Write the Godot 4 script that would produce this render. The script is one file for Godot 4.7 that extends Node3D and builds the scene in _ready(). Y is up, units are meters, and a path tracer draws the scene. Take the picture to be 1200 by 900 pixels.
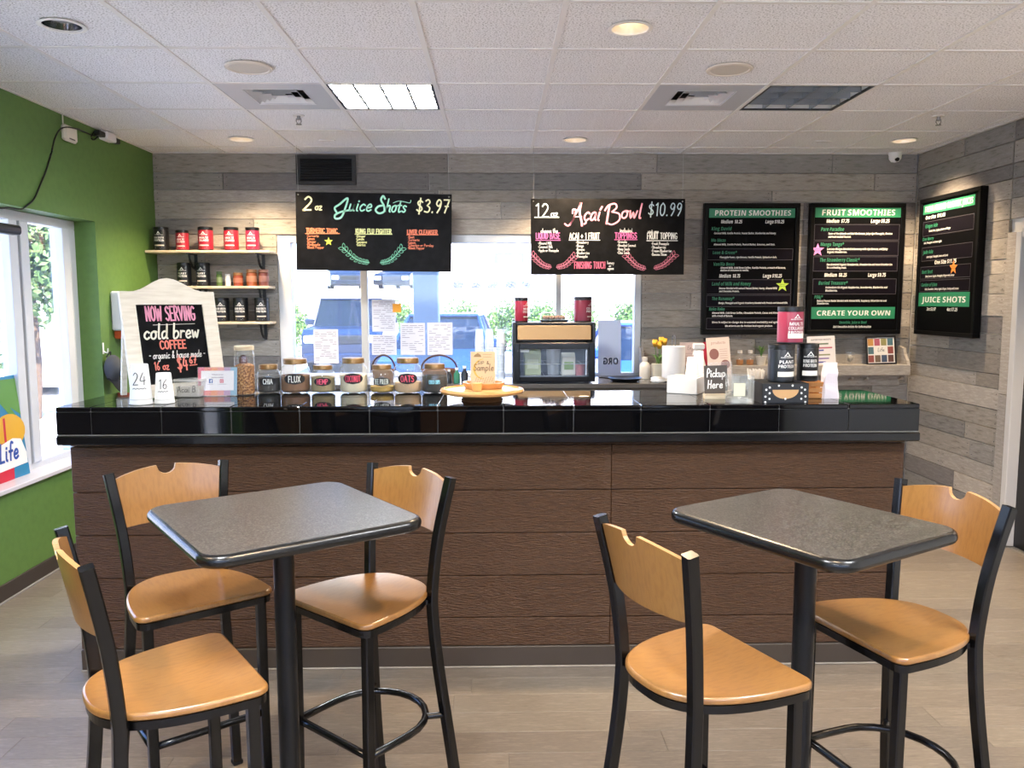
extends Node3D
# A smoothie bar: tiled counter, two bar tables with stools, plank walls, chalkboards and a window to a car park.
# World: metres, y up, the floor at y = 0, the camera over the origin looking along -z.

const F := 945.0                      # focal length in pixels of the 1200 x 900 photograph
const EYE := Vector3(0, 1.655, 0)
const CEIL := 2.829
const XL := -2.736                    # left wall
const XR := 3.425                     # right wall
const ZB := -6.628                    # back wall
const ZF := 2.6                       # front wall, behind the camera
const TOP := 1.207                    # counter top
const BACK := 1.04                    # back counter top
const TILE := 0.6096

var cam_basis: Basis
var used := {}
var mats := {}
var xf := Transform3D()               # applied to every shape that is added to a SurfaceTool
var rng := RandomNumberGenerator.new()


func _ready() -> void:
	rng.seed = 7
	set_camera()
	set_light()
	make_materials()
	build_shell()
	build_outside()
	build_counter()
	build_tables()
	build_ceiling_things()
	build_wall_things()
	build_boards()
	build_counter_things()
	build_back_things()


func set_camera() -> void:
	var cam := Camera3D.new()
	cam.name = "camera"
	cam.position = EYE
	cam.rotation = Vector3(-0.10275, -0.01925, -0.00171)
	cam.fov = rad_to_deg(2.0 * atan(450.0 / F))
	cam.near = 0.05
	cam.far = 300.0
	add_child(cam)
	cam.current = true
	cam_basis = Basis.from_euler(cam.rotation)


func set_light() -> void:
	var env := Environment.new()
	var sky := Sky.new()
	var air := ProceduralSkyMaterial.new()
	air.sky_top_color = Color(0.36, 0.58, 0.95)
	air.sky_horizon_color = Color(0.86, 0.93, 1.0)
	air.ground_horizon_color = Color(0.8, 0.85, 0.9)
	air.ground_bottom_color = Color(0.5, 0.5, 0.5)
	air.sky_energy_multiplier = 1.8
	sky.sky_material = air
	env.background_mode = Environment.BG_SKY
	env.sky = sky
	env.tonemap_mode = Environment.TONE_MAPPER_LINEAR
	env.tonemap_exposure = 1.85
	env.sdfgi_enabled = true
	env.ssao_enabled = true
	env.ssil_enabled = true
	var we := WorldEnvironment.new()
	we.name = "environment"
	we.environment = env
	add_child(we)
	var sun := DirectionalLight3D.new()
	sun.name = "sun"
	sun.light_color = Color(1.0, 0.98, 0.96)
	sun.light_energy = 6.0
	sun.light_angular_distance = 0.6
	sun.shadow_enabled = true
	sun.sky_mode = DirectionalLight3D.SKY_MODE_LIGHT_ONLY
	add_child(sun)
	sun.look_at_from_position(Vector3(0.5, 1.5, 0.9), Vector3.ZERO)


# ---------------------------------------------------------------- pixels to places
func ray(px: float, py: float) -> Vector3:
	return cam_basis * Vector3((px - 600.0) / F, -(py - 450.0) / F, -1.0)


func at_z(px: float, py: float, z: float) -> Vector3:
	var d := ray(px, py)
	return EYE + d * ((z - EYE.z) / d.z)


func at_y(px: float, py: float, y: float) -> Vector3:
	var d := ray(px, py)
	return EYE + d * ((y - EYE.y) / d.y)


func at_x(px: float, py: float, x: float) -> Vector3:
	var d := ray(px, py)
	return EYE + d * ((x - EYE.x) / d.x)


func mpp(p: Vector3) -> float:        # metres to a pixel at a place
	return -(cam_basis.inverse() * (p - EYE)).z / F


# ---------------------------------------------------------------- things and parts
func numbered(called: String) -> String:
	var n: int = used.get(called, 0)
	used[called] = n + 1
	return called if n == 0 else "%s_%03d" % [called, n]


func thing(called: String, label: String, category: String, at := Vector3.ZERO, turn := 0.0, group := "") -> Node3D:
	var o := Node3D.new()
	o.name = numbered(called)
	add_child(o)
	o.position = at
	o.rotation.y = turn
	tag(o, label, category, group)
	return o


func tag(o: Node3D, label: String, category: String, group := "") -> void:
	o.set_meta("label", label)
	o.set_meta("category", category)
	if group:
		o.set_meta("group", group)


func S() -> SurfaceTool:
	var st := SurfaceTool.new()
	st.begin(Mesh.PRIMITIVE_TRIANGLES)
	return st


func part(parent: Node3D, called: String, st: SurfaceTool, m: Material, label := "") -> MeshInstance3D:
	var o := MeshInstance3D.new()
	o.name = called if parent != self else numbered(called)
	st.index()
	o.mesh = st.commit()
	o.material_override = null
	o.mesh.surface_set_material(0, m)
	o.cast_shadow = GeometryInstance3D.SHADOW_CASTING_SETTING_ON
	parent.add_child(o, true)
	if label:
		o.set_meta("label", label)
	return o


func piece(parent: Node3D, called: String, mesh: Mesh, m: Material, at := Vector3.ZERO, basis := Basis()) -> MeshInstance3D:
	var o := MeshInstance3D.new()
	o.name = called
	o.mesh = mesh
	o.material_override = m
	o.transform = Transform3D(basis, at)
	parent.add_child(o, true)
	return o


func struct(called: String, st: SurfaceTool, m: Material) -> MeshInstance3D:
	var o := part(self, called, st, m)
	o.set_meta("kind", "structure")
	return o


# ---------------------------------------------------------------- shapes
func put(st: SurfaceTool, p: Vector3, n: Vector3) -> void:
	st.set_normal((xf.basis * n).normalized())
	st.add_vertex(xf * p)


func tri(st: SurfaceTool, a: Vector3, b: Vector3, c: Vector3, out: Vector3) -> void:
	var n := (b - a).cross(c - a)
	if n.length_squared() < 1e-16:
		return
	n = n.normalized()
	if n.dot(out) < 0.0:
		n = -n
		put(st, a, n)
		put(st, b, n)
		put(st, c, n)
	else:
		put(st, a, n)
		put(st, c, n)
		put(st, b, n)


func quad(st: SurfaceTool, a: Vector3, b: Vector3, c: Vector3, d: Vector3, out: Vector3) -> void:
	tri(st, a, b, c, out)
	tri(st, a, c, d, out)


# a quad with its own normals, corners counter-clockwise seen from outside
func squad(st: SurfaceTool, a: Vector3, b: Vector3, c: Vector3, d: Vector3, na: Vector3, nb: Vector3, nc: Vector3, nd: Vector3) -> void:
	put(st, a, na)
	put(st, c, nc)
	put(st, b, nb)
	put(st, a, na)
	put(st, d, nd)
	put(st, c, nc)


func box(st: SurfaceTool, c: Vector3, size: Vector3, bevel := 0.0) -> void:
	var h := size / 2.0
	var b := minf(bevel, minf(h.x, minf(h.y, h.z)) * 0.98)
	for i in 3:
		var j := (i + 1) % 3
		var k := (i + 2) % 3
		for s in [-1.0, 1.0]:
			var q := []
			for e in [[-1, -1], [1, -1], [1, 1], [-1, 1]]:
				var v := Vector3.ZERO
				v[i] = s * h[i]
				v[j] = e[0] * (h[j] - b)
				v[k] = e[1] * (h[k] - b)
				q.append(v + c)
			var o := Vector3.ZERO
			o[i] = s
			quad(st, q[0], q[1], q[2], q[3], o)
		if b > 0.0:
			for sj in [-1.0, 1.0]:
				for sk in [-1.0, 1.0]:
					var p1 := Vector3.ZERO
					p1[i] = -(h[i] - b)
					p1[j] = sj * h[j]
					p1[k] = sk * (h[k] - b)
					var p2 := p1
					p2[i] = -p1[i]
					var p4 := p1
					p4[j] = sj * (h[j] - b)
					p4[k] = sk * h[k]
					var p3 := p4
					p3[i] = -p4[i]
					var o2 := Vector3.ZERO
					o2[j] = sj
					o2[k] = sk
					quad(st, p1 + c, p2 + c, p3 + c, p4 + c, o2)
	if b > 0.0:
		for sx in [-1.0, 1.0]:
			for sy in [-1.0, 1.0]:
				for sz in [-1.0, 1.0]:
					var s3 := Vector3(sx, sy, sz)
					tri(st, c + s3 * Vector3(h.x, h.y - b, h.z - b), c + s3 * Vector3(h.x - b, h.y, h.z - b), c + s3 * Vector3(h.x - b, h.y - b, h.z), s3)


func box2(st: SurfaceTool, a: Vector3, b: Vector3, bevel := 0.0) -> void:
	box(st, (a + b) / 2.0, (b - a).abs(), bevel)


# profile normals with creases where the profile turns by more than about 40 degrees
func profile_normals(prof: Array) -> Array:
	var segs := []
	for i in prof.size() - 1:
		var d: Vector2 = prof[i + 1] - prof[i]
		segs.append(Vector2(d.y, -d.x).normalized())
	var out := []
	for i in segs.size():
		var a: Vector2 = segs[i]
		var b: Vector2 = segs[i]
		if i > 0 and segs[i - 1].dot(segs[i]) > 0.76:
			a = (segs[i - 1] + segs[i]).normalized()
		if i < segs.size() - 1 and segs[i + 1].dot(segs[i]) > 0.76:
			b = (segs[i + 1] + segs[i]).normalized()
		out.append([a, b])
	return out


# turned about y; the profile runs from the bottom up along the outside, as (radius, height)
func lathe(st: SurfaceTool, prof: Array, seg := 24, at := Vector3.ZERO) -> void:
	var nn := profile_normals(prof)
	for i in prof.size() - 1:
		var p: Vector2 = prof[i]
		var q: Vector2 = prof[i + 1]
		for k in seg:
			var a0 := TAU * k / seg
			var a1 := TAU * (k + 1) / seg
			var d0 := Vector3(sin(a0), 0, cos(a0))
			var d1 := Vector3(sin(a1), 0, cos(a1))
			var n0: Vector2 = nn[i][0]
			var n1: Vector2 = nn[i][1]
			var up := Vector3.UP
			var A := at + d0 * p.x + up * p.y
			var B := at + d1 * p.x + up * p.y
			var C := at + d1 * q.x + up * q.y
			var D := at + d0 * q.x + up * q.y
			if p.x < 1e-6:
				put(st, A, d0 * n0.x + up * n0.y)
				put(st, D, d0 * n1.x + up * n1.y)
				put(st, C, d1 * n1.x + up * n1.y)
			elif q.x < 1e-6:
				put(st, A, d0 * n0.x + up * n0.y)
				put(st, C, d0 * n1.x + up * n1.y)
				put(st, B, d1 * n0.x + up * n0.y)
			else:
				squad(st, A, B, C, D, d0 * n0.x + up * n0.y, d1 * n0.x + up * n0.y, d1 * n1.x + up * n1.y, d0 * n1.x + up * n1.y)


func V(list: Array) -> Array:         # [r, y, r, y ...] to points
	var out := []
	for i in range(0, list.size(), 2):
		out.append(Vector2(list[i], list[i + 1]))
	return out


func cyl(st: SurfaceTool, r0: float, r1: float, y0: float, y1: float, at := Vector3.ZERO, seg := 20) -> void:
	lathe(st, [Vector2(0, y0), Vector2(r0, y0), Vector2(r1, y1), Vector2(0, y1)], seg, at)


func ball(st: SurfaceTool, at: Vector3, r: Vector3, seg := 12, rings := 8) -> void:
	var keep := xf
	xf = xf * Transform3D(Basis.from_scale(r), at)
	var prof := []
	for i in rings + 1:
		var a := -PI / 2 + PI * i / rings
		prof.append(Vector2(cos(a), sin(a)))
	prof[0].x = 0.0
	prof[rings].x = 0.0
	lathe(st, prof, seg)
	xf = keep


# a ring of offsets stacked over an outline in the x-z plane; the profile holds (inset, height) from the bottom up
func stack(st: SurfaceTool, outline: Array, prof: Array, caps := true) -> void:
	var n := outline.size()
	var nor := []
	for i in n:
		var d: Vector2 = outline[(i + 1) % n] - outline[(i - 1 + n) % n]
		nor.append(Vector2(d.y, -d.x).normalized())
	var area := 0.0
	for i in n:
		var a: Vector2 = outline[i]
		var b: Vector2 = outline[(i + 1) % n]
		area += a.cross(b)
	if area < 0.0:
		for i in n:
			nor[i] = -nor[i]
	var pr := []
	for p in prof:
		pr.append(Vector2(-p.x, p.y))
	var nn := profile_normals(pr)
	var at := func(i: int, p: Vector2) -> Vector3:
		var o: Vector2 = outline[i % n] - nor[i % n] * p.x
		return Vector3(o.x, p.y, o.y)
	for s in prof.size() - 1:
		for i in n:
			var j := (i + 1) % n
			var v := [at.call(i, prof[s]), at.call(j, prof[s]), at.call(j, prof[s + 1]), at.call(i, prof[s + 1])]
			var w := []
			for e in [[i, 0], [j, 0], [j, 1], [i, 1]]:
				var m: Vector2 = nn[s][e[1]]
				w.append(Vector3(nor[e[0]].x * m.x, m.y, nor[e[0]].y * m.x))
			if area > 0.0:
				squad(st, v[0], v[3], v[2], v[1], w[0], w[3], w[2], w[1])
			else:
				squad(st, v[0], v[1], v[2], v[3], w[0], w[1], w[2], w[3])
	if caps:
		for e in [[0, Vector3.DOWN], [prof.size() - 1, Vector3.UP]]:
			var ring := PackedVector2Array()
			for i in n:
				var q: Vector3 = at.call(i, prof[e[0]])
				ring.append(Vector2(q.x, q.z))
			var ix := Geometry2D.triangulate_polygon(ring)
			for k in range(0, ix.size(), 3):
				var y: float = prof[e[0]].y
				tri(st, Vector3(ring[ix[k]].x, y, ring[ix[k]].y), Vector3(ring[ix[k + 1]].x, y, ring[ix[k + 1]].y), Vector3(ring[ix[k + 2]].x, y, ring[ix[k + 2]].y), e[1])


# a polygon in the x-y plane pushed out from z0 to z1
func extrude(st: SurfaceTool, poly: Array, z0: float, z1: float) -> void:
	var ring := PackedVector2Array(poly)
	if not Geometry2D.is_polygon_clockwise(ring):
		pass
	var ix := Geometry2D.triangulate_polygon(ring)
	for k in range(0, ix.size(), 3):
		var a := ring[ix[k]]
		var b := ring[ix[k + 1]]
		var c := ring[ix[k + 2]]
		tri(st, Vector3(a.x, a.y, z1), Vector3(b.x, b.y, z1), Vector3(c.x, c.y, z1), Vector3.BACK)
		tri(st, Vector3(a.x, a.y, z0), Vector3(b.x, b.y, z0), Vector3(c.x, c.y, z0), Vector3.FORWARD)
	var area := 0.0
	for i in ring.size():
		area += ring[i].cross(ring[(i + 1) % ring.size()])
	for i in ring.size():
		var a := ring[i]
		var b := ring[(i + 1) % ring.size()]
		var o := Vector3(b.y - a.y, a.x - b.x, 0) * signf(area)
		quad(st, Vector3(a.x, a.y, z0), Vector3(b.x, b.y, z0), Vector3(b.x, b.y, z1), Vector3(a.x, a.y, z1), o)


func rect(x0: float, y0: float, x1: float, y1: float) -> Array:
	return [Vector2(x0, y0), Vector2(x1, y0), Vector2(x1, y1), Vector2(x0, y1)]


func round_rect(w: float, h: float, r: float, n := 5) -> Array:      # about the origin
	var out := []
	for c in [[1, 1, 0.0], [-1, 1, PI / 2], [-1, -1, PI], [1, -1, 3 * PI / 2]]:
		for i in n + 1:
			var a: float = c[2] + PI / 2 * i / n
			out.append(Vector2(c[0] * (w / 2 - r) + r * cos(a), c[1] * (h / 2 - r) + r * sin(a)))
	return out


func oval(w: float, h: float, n := 24) -> Array:
	var out := []
	for i in n:
		out.append(Vector2(w / 2 * cos(TAU * i / n), h / 2 * sin(TAU * i / n)))
	return out


func star(r: float, at := Vector2.ZERO) -> Array:
	var out := []
	for i in 10:
		var q := r if i % 2 == 0 else r * 0.42
		out.append(at + Vector2(-sin(TAU * i / 10), cos(TAU * i / 10)) * q)
	return out


func smooth(pts: Array, n := 6, closed := false) -> Array:           # Catmull-Rom through points
	var out := []
	var c := pts.size()
	var last := c if closed else c - 1
	for i in last:
		var p0 = pts[(i - 1 + c) % c] if closed or i > 0 else pts[0]
		var p1 = pts[i]
		var p2 = pts[(i + 1) % c]
		var p3 = pts[(i + 2) % c] if closed or i + 2 < c else pts[c - 1]
		for k in n:
			var t := float(k) / n
			out.append(0.5 * ((2.0 * p1) + (p2 - p0) * t + (2.0 * p0 - 5.0 * p1 + 4.0 * p2 - p3) * t * t + (3.0 * p1 - p0 - 3.0 * p2 + p3) * t * t * t))
	if not closed:
		out.append(pts[c - 1])
	return out


# a section swept along a path; UP keeps the section upright
func sweep(st: SurfaceTool, pts: Array, section: Array, round_ := true, closed := false, up := Vector3.UP) -> void:
	var n := pts.size()
	var m := section.size()
	var rings := []
	var ups := []
	for i in n:
		var d: Vector3
		if closed:
			d = pts[(i + 1) % n] - pts[(i - 1 + n) % n]
		else:
			d = pts[mini(i + 1, n - 1)] - pts[maxi(i - 1, 0)]
		d = d.normalized()
		var u := up
		if absf(d.dot(u)) > 0.97:
			u = Vector3.BACK if absf(d.z) < 0.9 else Vector3.RIGHT
		var side := d.cross(u).normalized()
		var nu := side.cross(d).normalized()
		var grow := 1.0
		if i > 0 and i < n - 1 or closed:
			var e: Vector3 = (pts[(i + 1) % n] - pts[i]).normalized()
			grow = 1.0 / maxf(0.5, e.dot(d))
		var ring := []
		var un := []
		for s in section:
			ring.append(pts[i] + side * s.x * grow + nu * s.y)
			un.append((side * s.x + nu * s.y).normalized())
		rings.append(ring)
		ups.append(un)
	var last := n if closed else n - 1
	for i in last:
		var j := (i + 1) % n
		for k in m:
			var l := (k + 1) % m
			if round_:
				var o: Vector3 = ups[i][k]
				var a: Vector3 = rings[i][k]
				var b: Vector3 = rings[j][k]
				var c: Vector3 = rings[j][l]
				if (b - a).cross(c - a).dot(o) > 0.0:
					squad(st, a, b, c, rings[i][l], o, ups[j][k], ups[j][l], ups[i][l])
				else:
					squad(st, a, rings[i][l], c, b, o, ups[i][l], ups[j][l], ups[j][k])
			else:
				quad(st, rings[i][k], rings[j][k], rings[j][l], rings[i][l], ups[i][k] + ups[i][l])
	if not closed:
		for e in [[0, pts[0] - pts[1]], [n - 1, pts[n - 1] - pts[n - 2]]]:
			var ring: Array = rings[e[0]]
			for k in range(1, m - 1):
				tri(st, ring[0], ring[k], ring[k + 1], e[1])


func tube(st: SurfaceTool, pts: Array, r: float, seg := 8, closed := false) -> void:
	sweep(st, pts, oval(2 * r, 2 * r, seg), true, closed)


func bar(st: SurfaceTool, pts: Array, w: float, h: float, up := Vector3.UP, closed := false) -> void:
	var b := minf(w, h) * 0.12
	sweep(st, pts, [Vector2(w / 2 - b, -h / 2), Vector2(w / 2, -h / 2 + b), Vector2(w / 2, h / 2 - b), Vector2(w / 2 - b, h / 2), Vector2(-w / 2 + b, h / 2), Vector2(-w / 2, h / 2 - b), Vector2(-w / 2, -h / 2 + b), Vector2(-w / 2 + b, -h / 2)], false, closed, up)


func v3(list: Array) -> Array:        # [[x, y, z], ...] to points
	var out := []
	for p in list:
		out.append(Vector3(p[0], p[1], p[2]))
	return out


# ---------------------------------------------------------------- lettering
var fonts := {}
var words := {}


func font(serif := false, bold := true) -> Font:
	var key := [serif, bold]
	if not fonts.has(key):
		var f := SystemFont.new()
		f.font_names = PackedStringArray(["Droid Serif" if serif else "Droid Sans"])
		f.font_weight = 700 if bold else 400
		fonts[key] = f
	return fonts[key]


# printed words: h is the height of capitals, (x, y) the start, middle or end of the baseline; bend wraps them round a cylinder
func letters(st: SurfaceTool, s: String, h: float, x: float, y: float, z: float, align := 0, squash := 1.0, slant := 0.0, bend := 0.0, bold := true, serif := false, fit := 0.0) -> void:
	var key := [s, bold, serif]
	if not words.has(key):
		var t := TextMesh.new()
		t.text = s
		t.font = font(serif, bold)
		t.font_size = 20
		t.pixel_size = 1.0
		t.depth = 0.0
		t.curve_step = 3.0
		t.horizontal_alignment = HORIZONTAL_ALIGNMENT_LEFT
		t.vertical_alignment = VERTICAL_ALIGNMENT_BOTTOM
		var arr := t.get_mesh_arrays()
		var lo := INF
		var hi := -INF
		for p in arr[Mesh.ARRAY_VERTEX]:
			lo = minf(lo, p.x)
			hi = maxf(hi, p.x)
		words[key] = [arr, lo, hi]
	var got: Array = words[key]
	var arr2: Array = got[0]
	var vs: PackedVector3Array = arr2[Mesh.ARRAY_VERTEX]
	var ix: PackedInt32Array = arr2[Mesh.ARRAY_INDEX]
	var k := h / (20.0 * 0.714)
	var kx := k * squash
	if fit > 0.0:
		kx = fit / maxf(got[2] - got[1], 0.001)
	var base := base_of(bold, serif)
	var off: float = [-got[1], -(got[1] + got[2]) / 2.0, -got[2]][align]
	for t3 in range(0, ix.size(), 3):
		for q in [0, 1, 2]:
			var p := vs[ix[t3 + q]]
			var py := (p.y - base) * k
			var gx := (p.x + off) * kx + x + slant * py
			if bend > 0.0:
				var a := gx / bend
				put(st, Vector3(sin(a) * (bend + z), py + y, cos(a) * (bend + z)), Vector3(sin(a), 0, cos(a)))
			else:
				put(st, Vector3(gx, py + y, z), Vector3.BACK)


var bases := {}


func base_of(bold: bool, serif: bool) -> float:       # where TextMesh puts the baseline
	var key := [bold, serif]
	if not bases.has(key):
		var t := TextMesh.new()
		t.text = "H"
		t.font = font(serif, bold)
		t.font_size = 20
		t.pixel_size = 1.0
		t.depth = 0.0
		t.vertical_alignment = VERTICAL_ALIGNMENT_BOTTOM
		var lo := INF
		for p in t.get_mesh_arrays()[Mesh.ARRAY_VERTEX]:
			lo = minf(lo, p.y)
		bases[key] = lo
	return bases[key]


# hand lettering: every letter as pen strokes on a grid ten high, "x,y x,y / x,y x,y"
const PEN := {
	"a": [5.2, "4.4,4 3,5 1,4.2 .5,2 1.5,.1 3.4,1 4.4,4.8 4.4,1 5.4,.2"], "b": [5, ".6,10 .6,.8 2.5,0 4.5,2 4,4.4 2,5 .6,3.4"], "c": [4.6, "4.2,4.2 2.5,5 .7,3.4 .7,1.4 2.5,0 4.5,1"],
	"d": [5.2, "4.4,4 3,5 1,4.2 .5,2 1.5,.1 3.4,1 4.4,3 4.4,10 4.4,1 5.3,.2"], "e": [4.6, ".8,2.4 4,3 3.5,4.8 2,5 .6,3 1,.8 2.7,0 4.5,1"], "f": [4, "4,9.4 2.8,10 2,8.4 2,0 / .5,5 3.7,5"],
	"g": [5, "4.4,4 3,5 1,4.2 .5,2 1.5,.1 3.4,1 4.4,4.8 4.4,-2 3,-4 .8,-3"], "h": [5, ".7,10 .7,0 .8,3 2.5,5 4.1,4 4.1,.8 5,.1"], "i": [2.2, "1,5 1,.8 2,.1 / 1,7 1.1,7.4"], "j": [2.4, "1.6,5 1.6,-2.5 .3,-3.8 / 1.6,7 1.7,7.4"],
	"k": [4.6, ".7,10 .7,0 / 4,5 .8,2.2 4.4,0"], "l": [2.4, "1,10 1,.9 2.2,.1"], "m": [7, ".6,5 .6,0 .7,3.4 2,5 3.1,4 3.1,0 3.2,3.4 4.6,5 5.8,4 5.8,.8 6.8,.1"], "n": [5, ".6,5 .6,0 .7,3.4 2.5,5 4,4 4,.8 5,.1"],
	"o": [5, "2.5,5 .7,3.8 .7,1.2 2.5,0 4.3,1.2 4.3,3.8 2.5,5 4,5 5,4.6"], "p": [5, ".7,5 .7,-4 .7,3.8 2.5,5 4.4,3.4 4,1 2.2,0 .7,1.2"], "q": [5, "4.4,4 3,5 1,4.2 .5,2 1.5,.1 3.4,1 4.4,4.8 4.4,-4 5.4,-3"],
	"r": [4, ".7,5 .7,0 .8,3.3 2,4.8 3.6,4.6"], "s": [4.3, "3.8,4.3 2.2,5 .9,4 2.2,2.7 3.8,1.4 2.5,0 .5,.8"], "t": [4, "1.8,8.4 1.8,1 3,0 4,.6 / .3,5.2 3.6,5.2"], "u": [5, ".7,5 .7,1.4 2,0 3.8,1.2 4,5 4,.9 5,.1"],
	"v": [4.5, ".4,5 2.2,0 4.2,5"], "w": [6.3, ".4,5 1.7,0 3,4.2 4.4,0 5.8,5"], "x": [4.5, ".5,5 4,0 / 4,5 .5,0"], "y": [4.8, ".6,5 2.4,.8 / 4.4,5 2.4,.4 1,-3.6"], "z": [4.5, ".6,5 4,5 .5,0 4.3,0"],
	"A": [6, ".3,0 2.8,10 / 2.8,10 5.4,0 / 1.2,3.6 4.6,3.6"], "B": [5.4, ".7,0 .7,10 3.6,9.6 4.2,7.4 3,5.4 .8,5.2 / .8,5.2 4,5 5,2.8 3.8,.3 .7,0"], "C": [5.4, "4.8,8.6 3,10 1,8 .6,4.6 1.4,1.2 3.2,0 5,1.4"],
	"D": [5.4, ".7,0 .7,10 / .7,10 3.4,9.4 4.9,6.6 4.8,3 3,.4 .7,0"], "E": [4.8, "4.4,10 .7,10 / .7,10 .7,0 / .7,0 4.5,0 / .7,5.2 3.6,5.2"], "F": [4.6, "4.4,10 .7,10 / .7,10 .7,0 / .7,5.2 3.6,5.2"],
	"G": [5.6, "4.9,8.6 3,10 1,8 .6,4.6 1.4,1.2 3.2,0 5,1.4 5,4.4 / 5,4.4 3.2,4.4"], "H": [5.4, ".7,10 .7,0 / 4.7,10 4.7,0 / .7,5.2 4.7,5.2"], "I": [1.8, ".9,10 .9,0"], "J": [4.4, "3.6,10 3.6,2 2.4,0 .6,1.4"], "K": [5, ".7,10 .7,0 / 4.6,10 .8,4.6 / 1.8,5.8 4.8,0"],
	"L": [4.4, ".7,10 .7,0 / .7,0 4.2,0"], "M": [6.6, ".6,0 .8,10 / .8,10 3.2,3 / 3.2,3 5.7,10 / 5.7,10 6,0"], "N": [5.6, ".7,0 .7,10 / .7,10 4.8,0 / 4.8,0 4.8,10"], "O": [5.6, "2.8,10 .9,8 .6,5 .9,2 2.8,0 4.7,2 5,5 4.7,8 2.8,10"],
	"P": [5, ".7,0 .7,10 3.6,9.6 4.6,7.4 3.4,5 .7,4.6"], "Q": [5.6, "2.8,10 .9,8 .6,5 .9,2 2.8,0 4.7,2 5,5 4.7,8 2.8,10 / 3.4,2.4 5.2,-.6"], "R": [5.2, ".7,0 .7,10 3.6,9.6 4.4,7.6 3.2,5.6 .8,5.2 / 2,5.2 4.9,0"], "S": [5, "4.4,8.6 2.6,10 .8,8.4 1.4,6.2 3.8,4.4 4.5,2 2.8,0 .5,1.4"],
	"T": [5, "2.5,10 2.5,0 / .2,10 4.8,10"], "U": [5.4, ".7,10 .7,2.4 2.6,0 4.6,2.4 4.7,10"], "V": [5.4, ".3,10 2.7,0 / 2.7,0 5.1,10"], "W": [7.4, ".3,10 1.9,0 / 1.9,0 3.7,8 / 3.7,8 5.5,0 / 5.5,0 7.1,10"], "X": [5, ".5,10 4.6,0 / 4.6,10 .5,0"], "Y": [5, ".4,10 2.5,5 / 4.7,10 2.5,5 / 2.5,5 2.5,0"], "Z": [5, ".6,10 4.5,10 / 4.5,10 .5,0 / .5,0 4.6,0"],
	"0": [5, "2.5,10 .9,8 .6,5 .9,2 2.5,0 4.1,2 4.4,5 4.1,8 2.5,10"], "1": [3, ".6,8.4 2,10 / 2,10 2,0"], "2": [5, ".8,8 2.4,10 4.2,8 3.6,5 .5,0 / .5,0 4.6,.2"], "3": [5, ".8,9 2.6,10 4,8 2.2,5.4 / 2.2,5.4 4.4,3.4 3.4,.4 .6,.8"], "4": [5, "2.4,10 .4,3.6 4.6,3.6 / 3.6,7 3.6,0"],
	"5": [5, "4.2,10 1,10 .8,5.6 3.2,6 4.3,3.4 3.2,.4 .6,.8"], "6": [5, "3.8,10 1.4,6.4 .7,2.4 2.4,0 4.2,2 3,4.8 .9,3.4"], "7": [5, ".4,10 4.6,10 / 4.6,10 2,0 / 1.8,5 4.2,5"], "8": [5, "2.5,5.4 .8,7.6 2.5,10 4.2,7.6 2.5,5.4 .6,2.6 2.5,0 4.4,2.6 2.5,5.4"], "9": [5, "4.2,7.6 2.6,5 .8,7 2.2,10 4.2,8.4 3.8,4 2,0"],
	"$": [5.2, "4.4,8 2.6,9.2 .9,7.8 1.6,5.8 3.8,4.2 4.4,2.2 2.6,.8 .6,2 / 2.6,11 2.6,-1.2"], ".": [1.8, ".7,0 .9,.5"], "&": [5.6, "5,0 1.4,7.6 2.4,10 3.4,8 .8,3.2 1.8,.2 4.8,3.6"], "+": [5, "2.5,7 2.5,2 / .4,4.6 4.6,4.6"], "-": [3.6, ".4,4.4 3,4.4"], "*": [2.6, "1,4.4 1.5,4.6"], "~": [12, "0,0 1.5,.8 3,0 4.5,.8 6,0 7.5,.8 9,0 10.5,.8 12,0"],
	"ç": [4.6, "4.2,4.2 2.5,5 .7,3.4 .7,1.4 2.5,0 4.5,1 / 2.5,0 2.9,-1.6 1.6,-2.2"], "í": [2.2, "1,5 1,.8 2,.1 / 1,6.6 1.8,8.4"], " ": [3, ""],
}


func hand(st: SurfaceTool, s: String, h: float, x: float, y: float, z: float, w: float, align := 0, slant := 0.0, squash := 1.0, bend := 0.0) -> void:
	var k := h / 10.0
	var total := 0.0
	for ch in s:
		total += (PEN[ch][0] + 0.9) * k * squash if PEN.has(ch) else 0.0
	var cx: float = x - total * [0.0, 0.5, 1.0][align]
	for ch in s:
		if not PEN.has(ch):
			continue
		for strk in String(PEN[ch][1]).split("/", false):
			var pts := []
			for c in strk.strip_edges().split(" ", false):
				var n := c.split(",")
				pts.append(Vector2(float(n[0]), float(n[1])))
			if pts.size() > 2:
				pts = smooth(pts, 4)
			var line := []
			for p in pts:
				line.append(Vector2(cx + (p.x * squash + slant * p.y) * k, y + p.y * k))
			stroke(st, line, w, z, bend)
		cx += (PEN[ch][0] + 0.9) * k * squash


func stroke(st: SurfaceTool, line: Array, w: float, z: float, bend := 0.0, taper := false) -> void:
	var n := line.size()
	var a := []
	var b := []
	for i in n:
		var d: Vector2 = (line[mini(i + 1, n - 1)] - line[maxi(i - 1, 0)]).normalized()
		var s := Vector2(-d.y, d.x) * w / 2.0
		if taper:
			s *= 1.0 - 0.8 * absf(2.0 * i / (n - 1) - 1.0)
		var e := Vector2.ZERO
		if i == 0:
			e = -d * w * 0.4
		elif i == n - 1:
			e = d * w * 0.4
		a.append(flat(line[i] + s + e, z, bend))
		b.append(flat(line[i] - s + e, z, bend))
	for i in n - 1:
		var o := Vector3.BACK if bend == 0.0 else Vector3(a[i].x, 0, a[i].z)
		quad(st, a[i], a[i + 1], b[i + 1], b[i], o)


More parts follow.
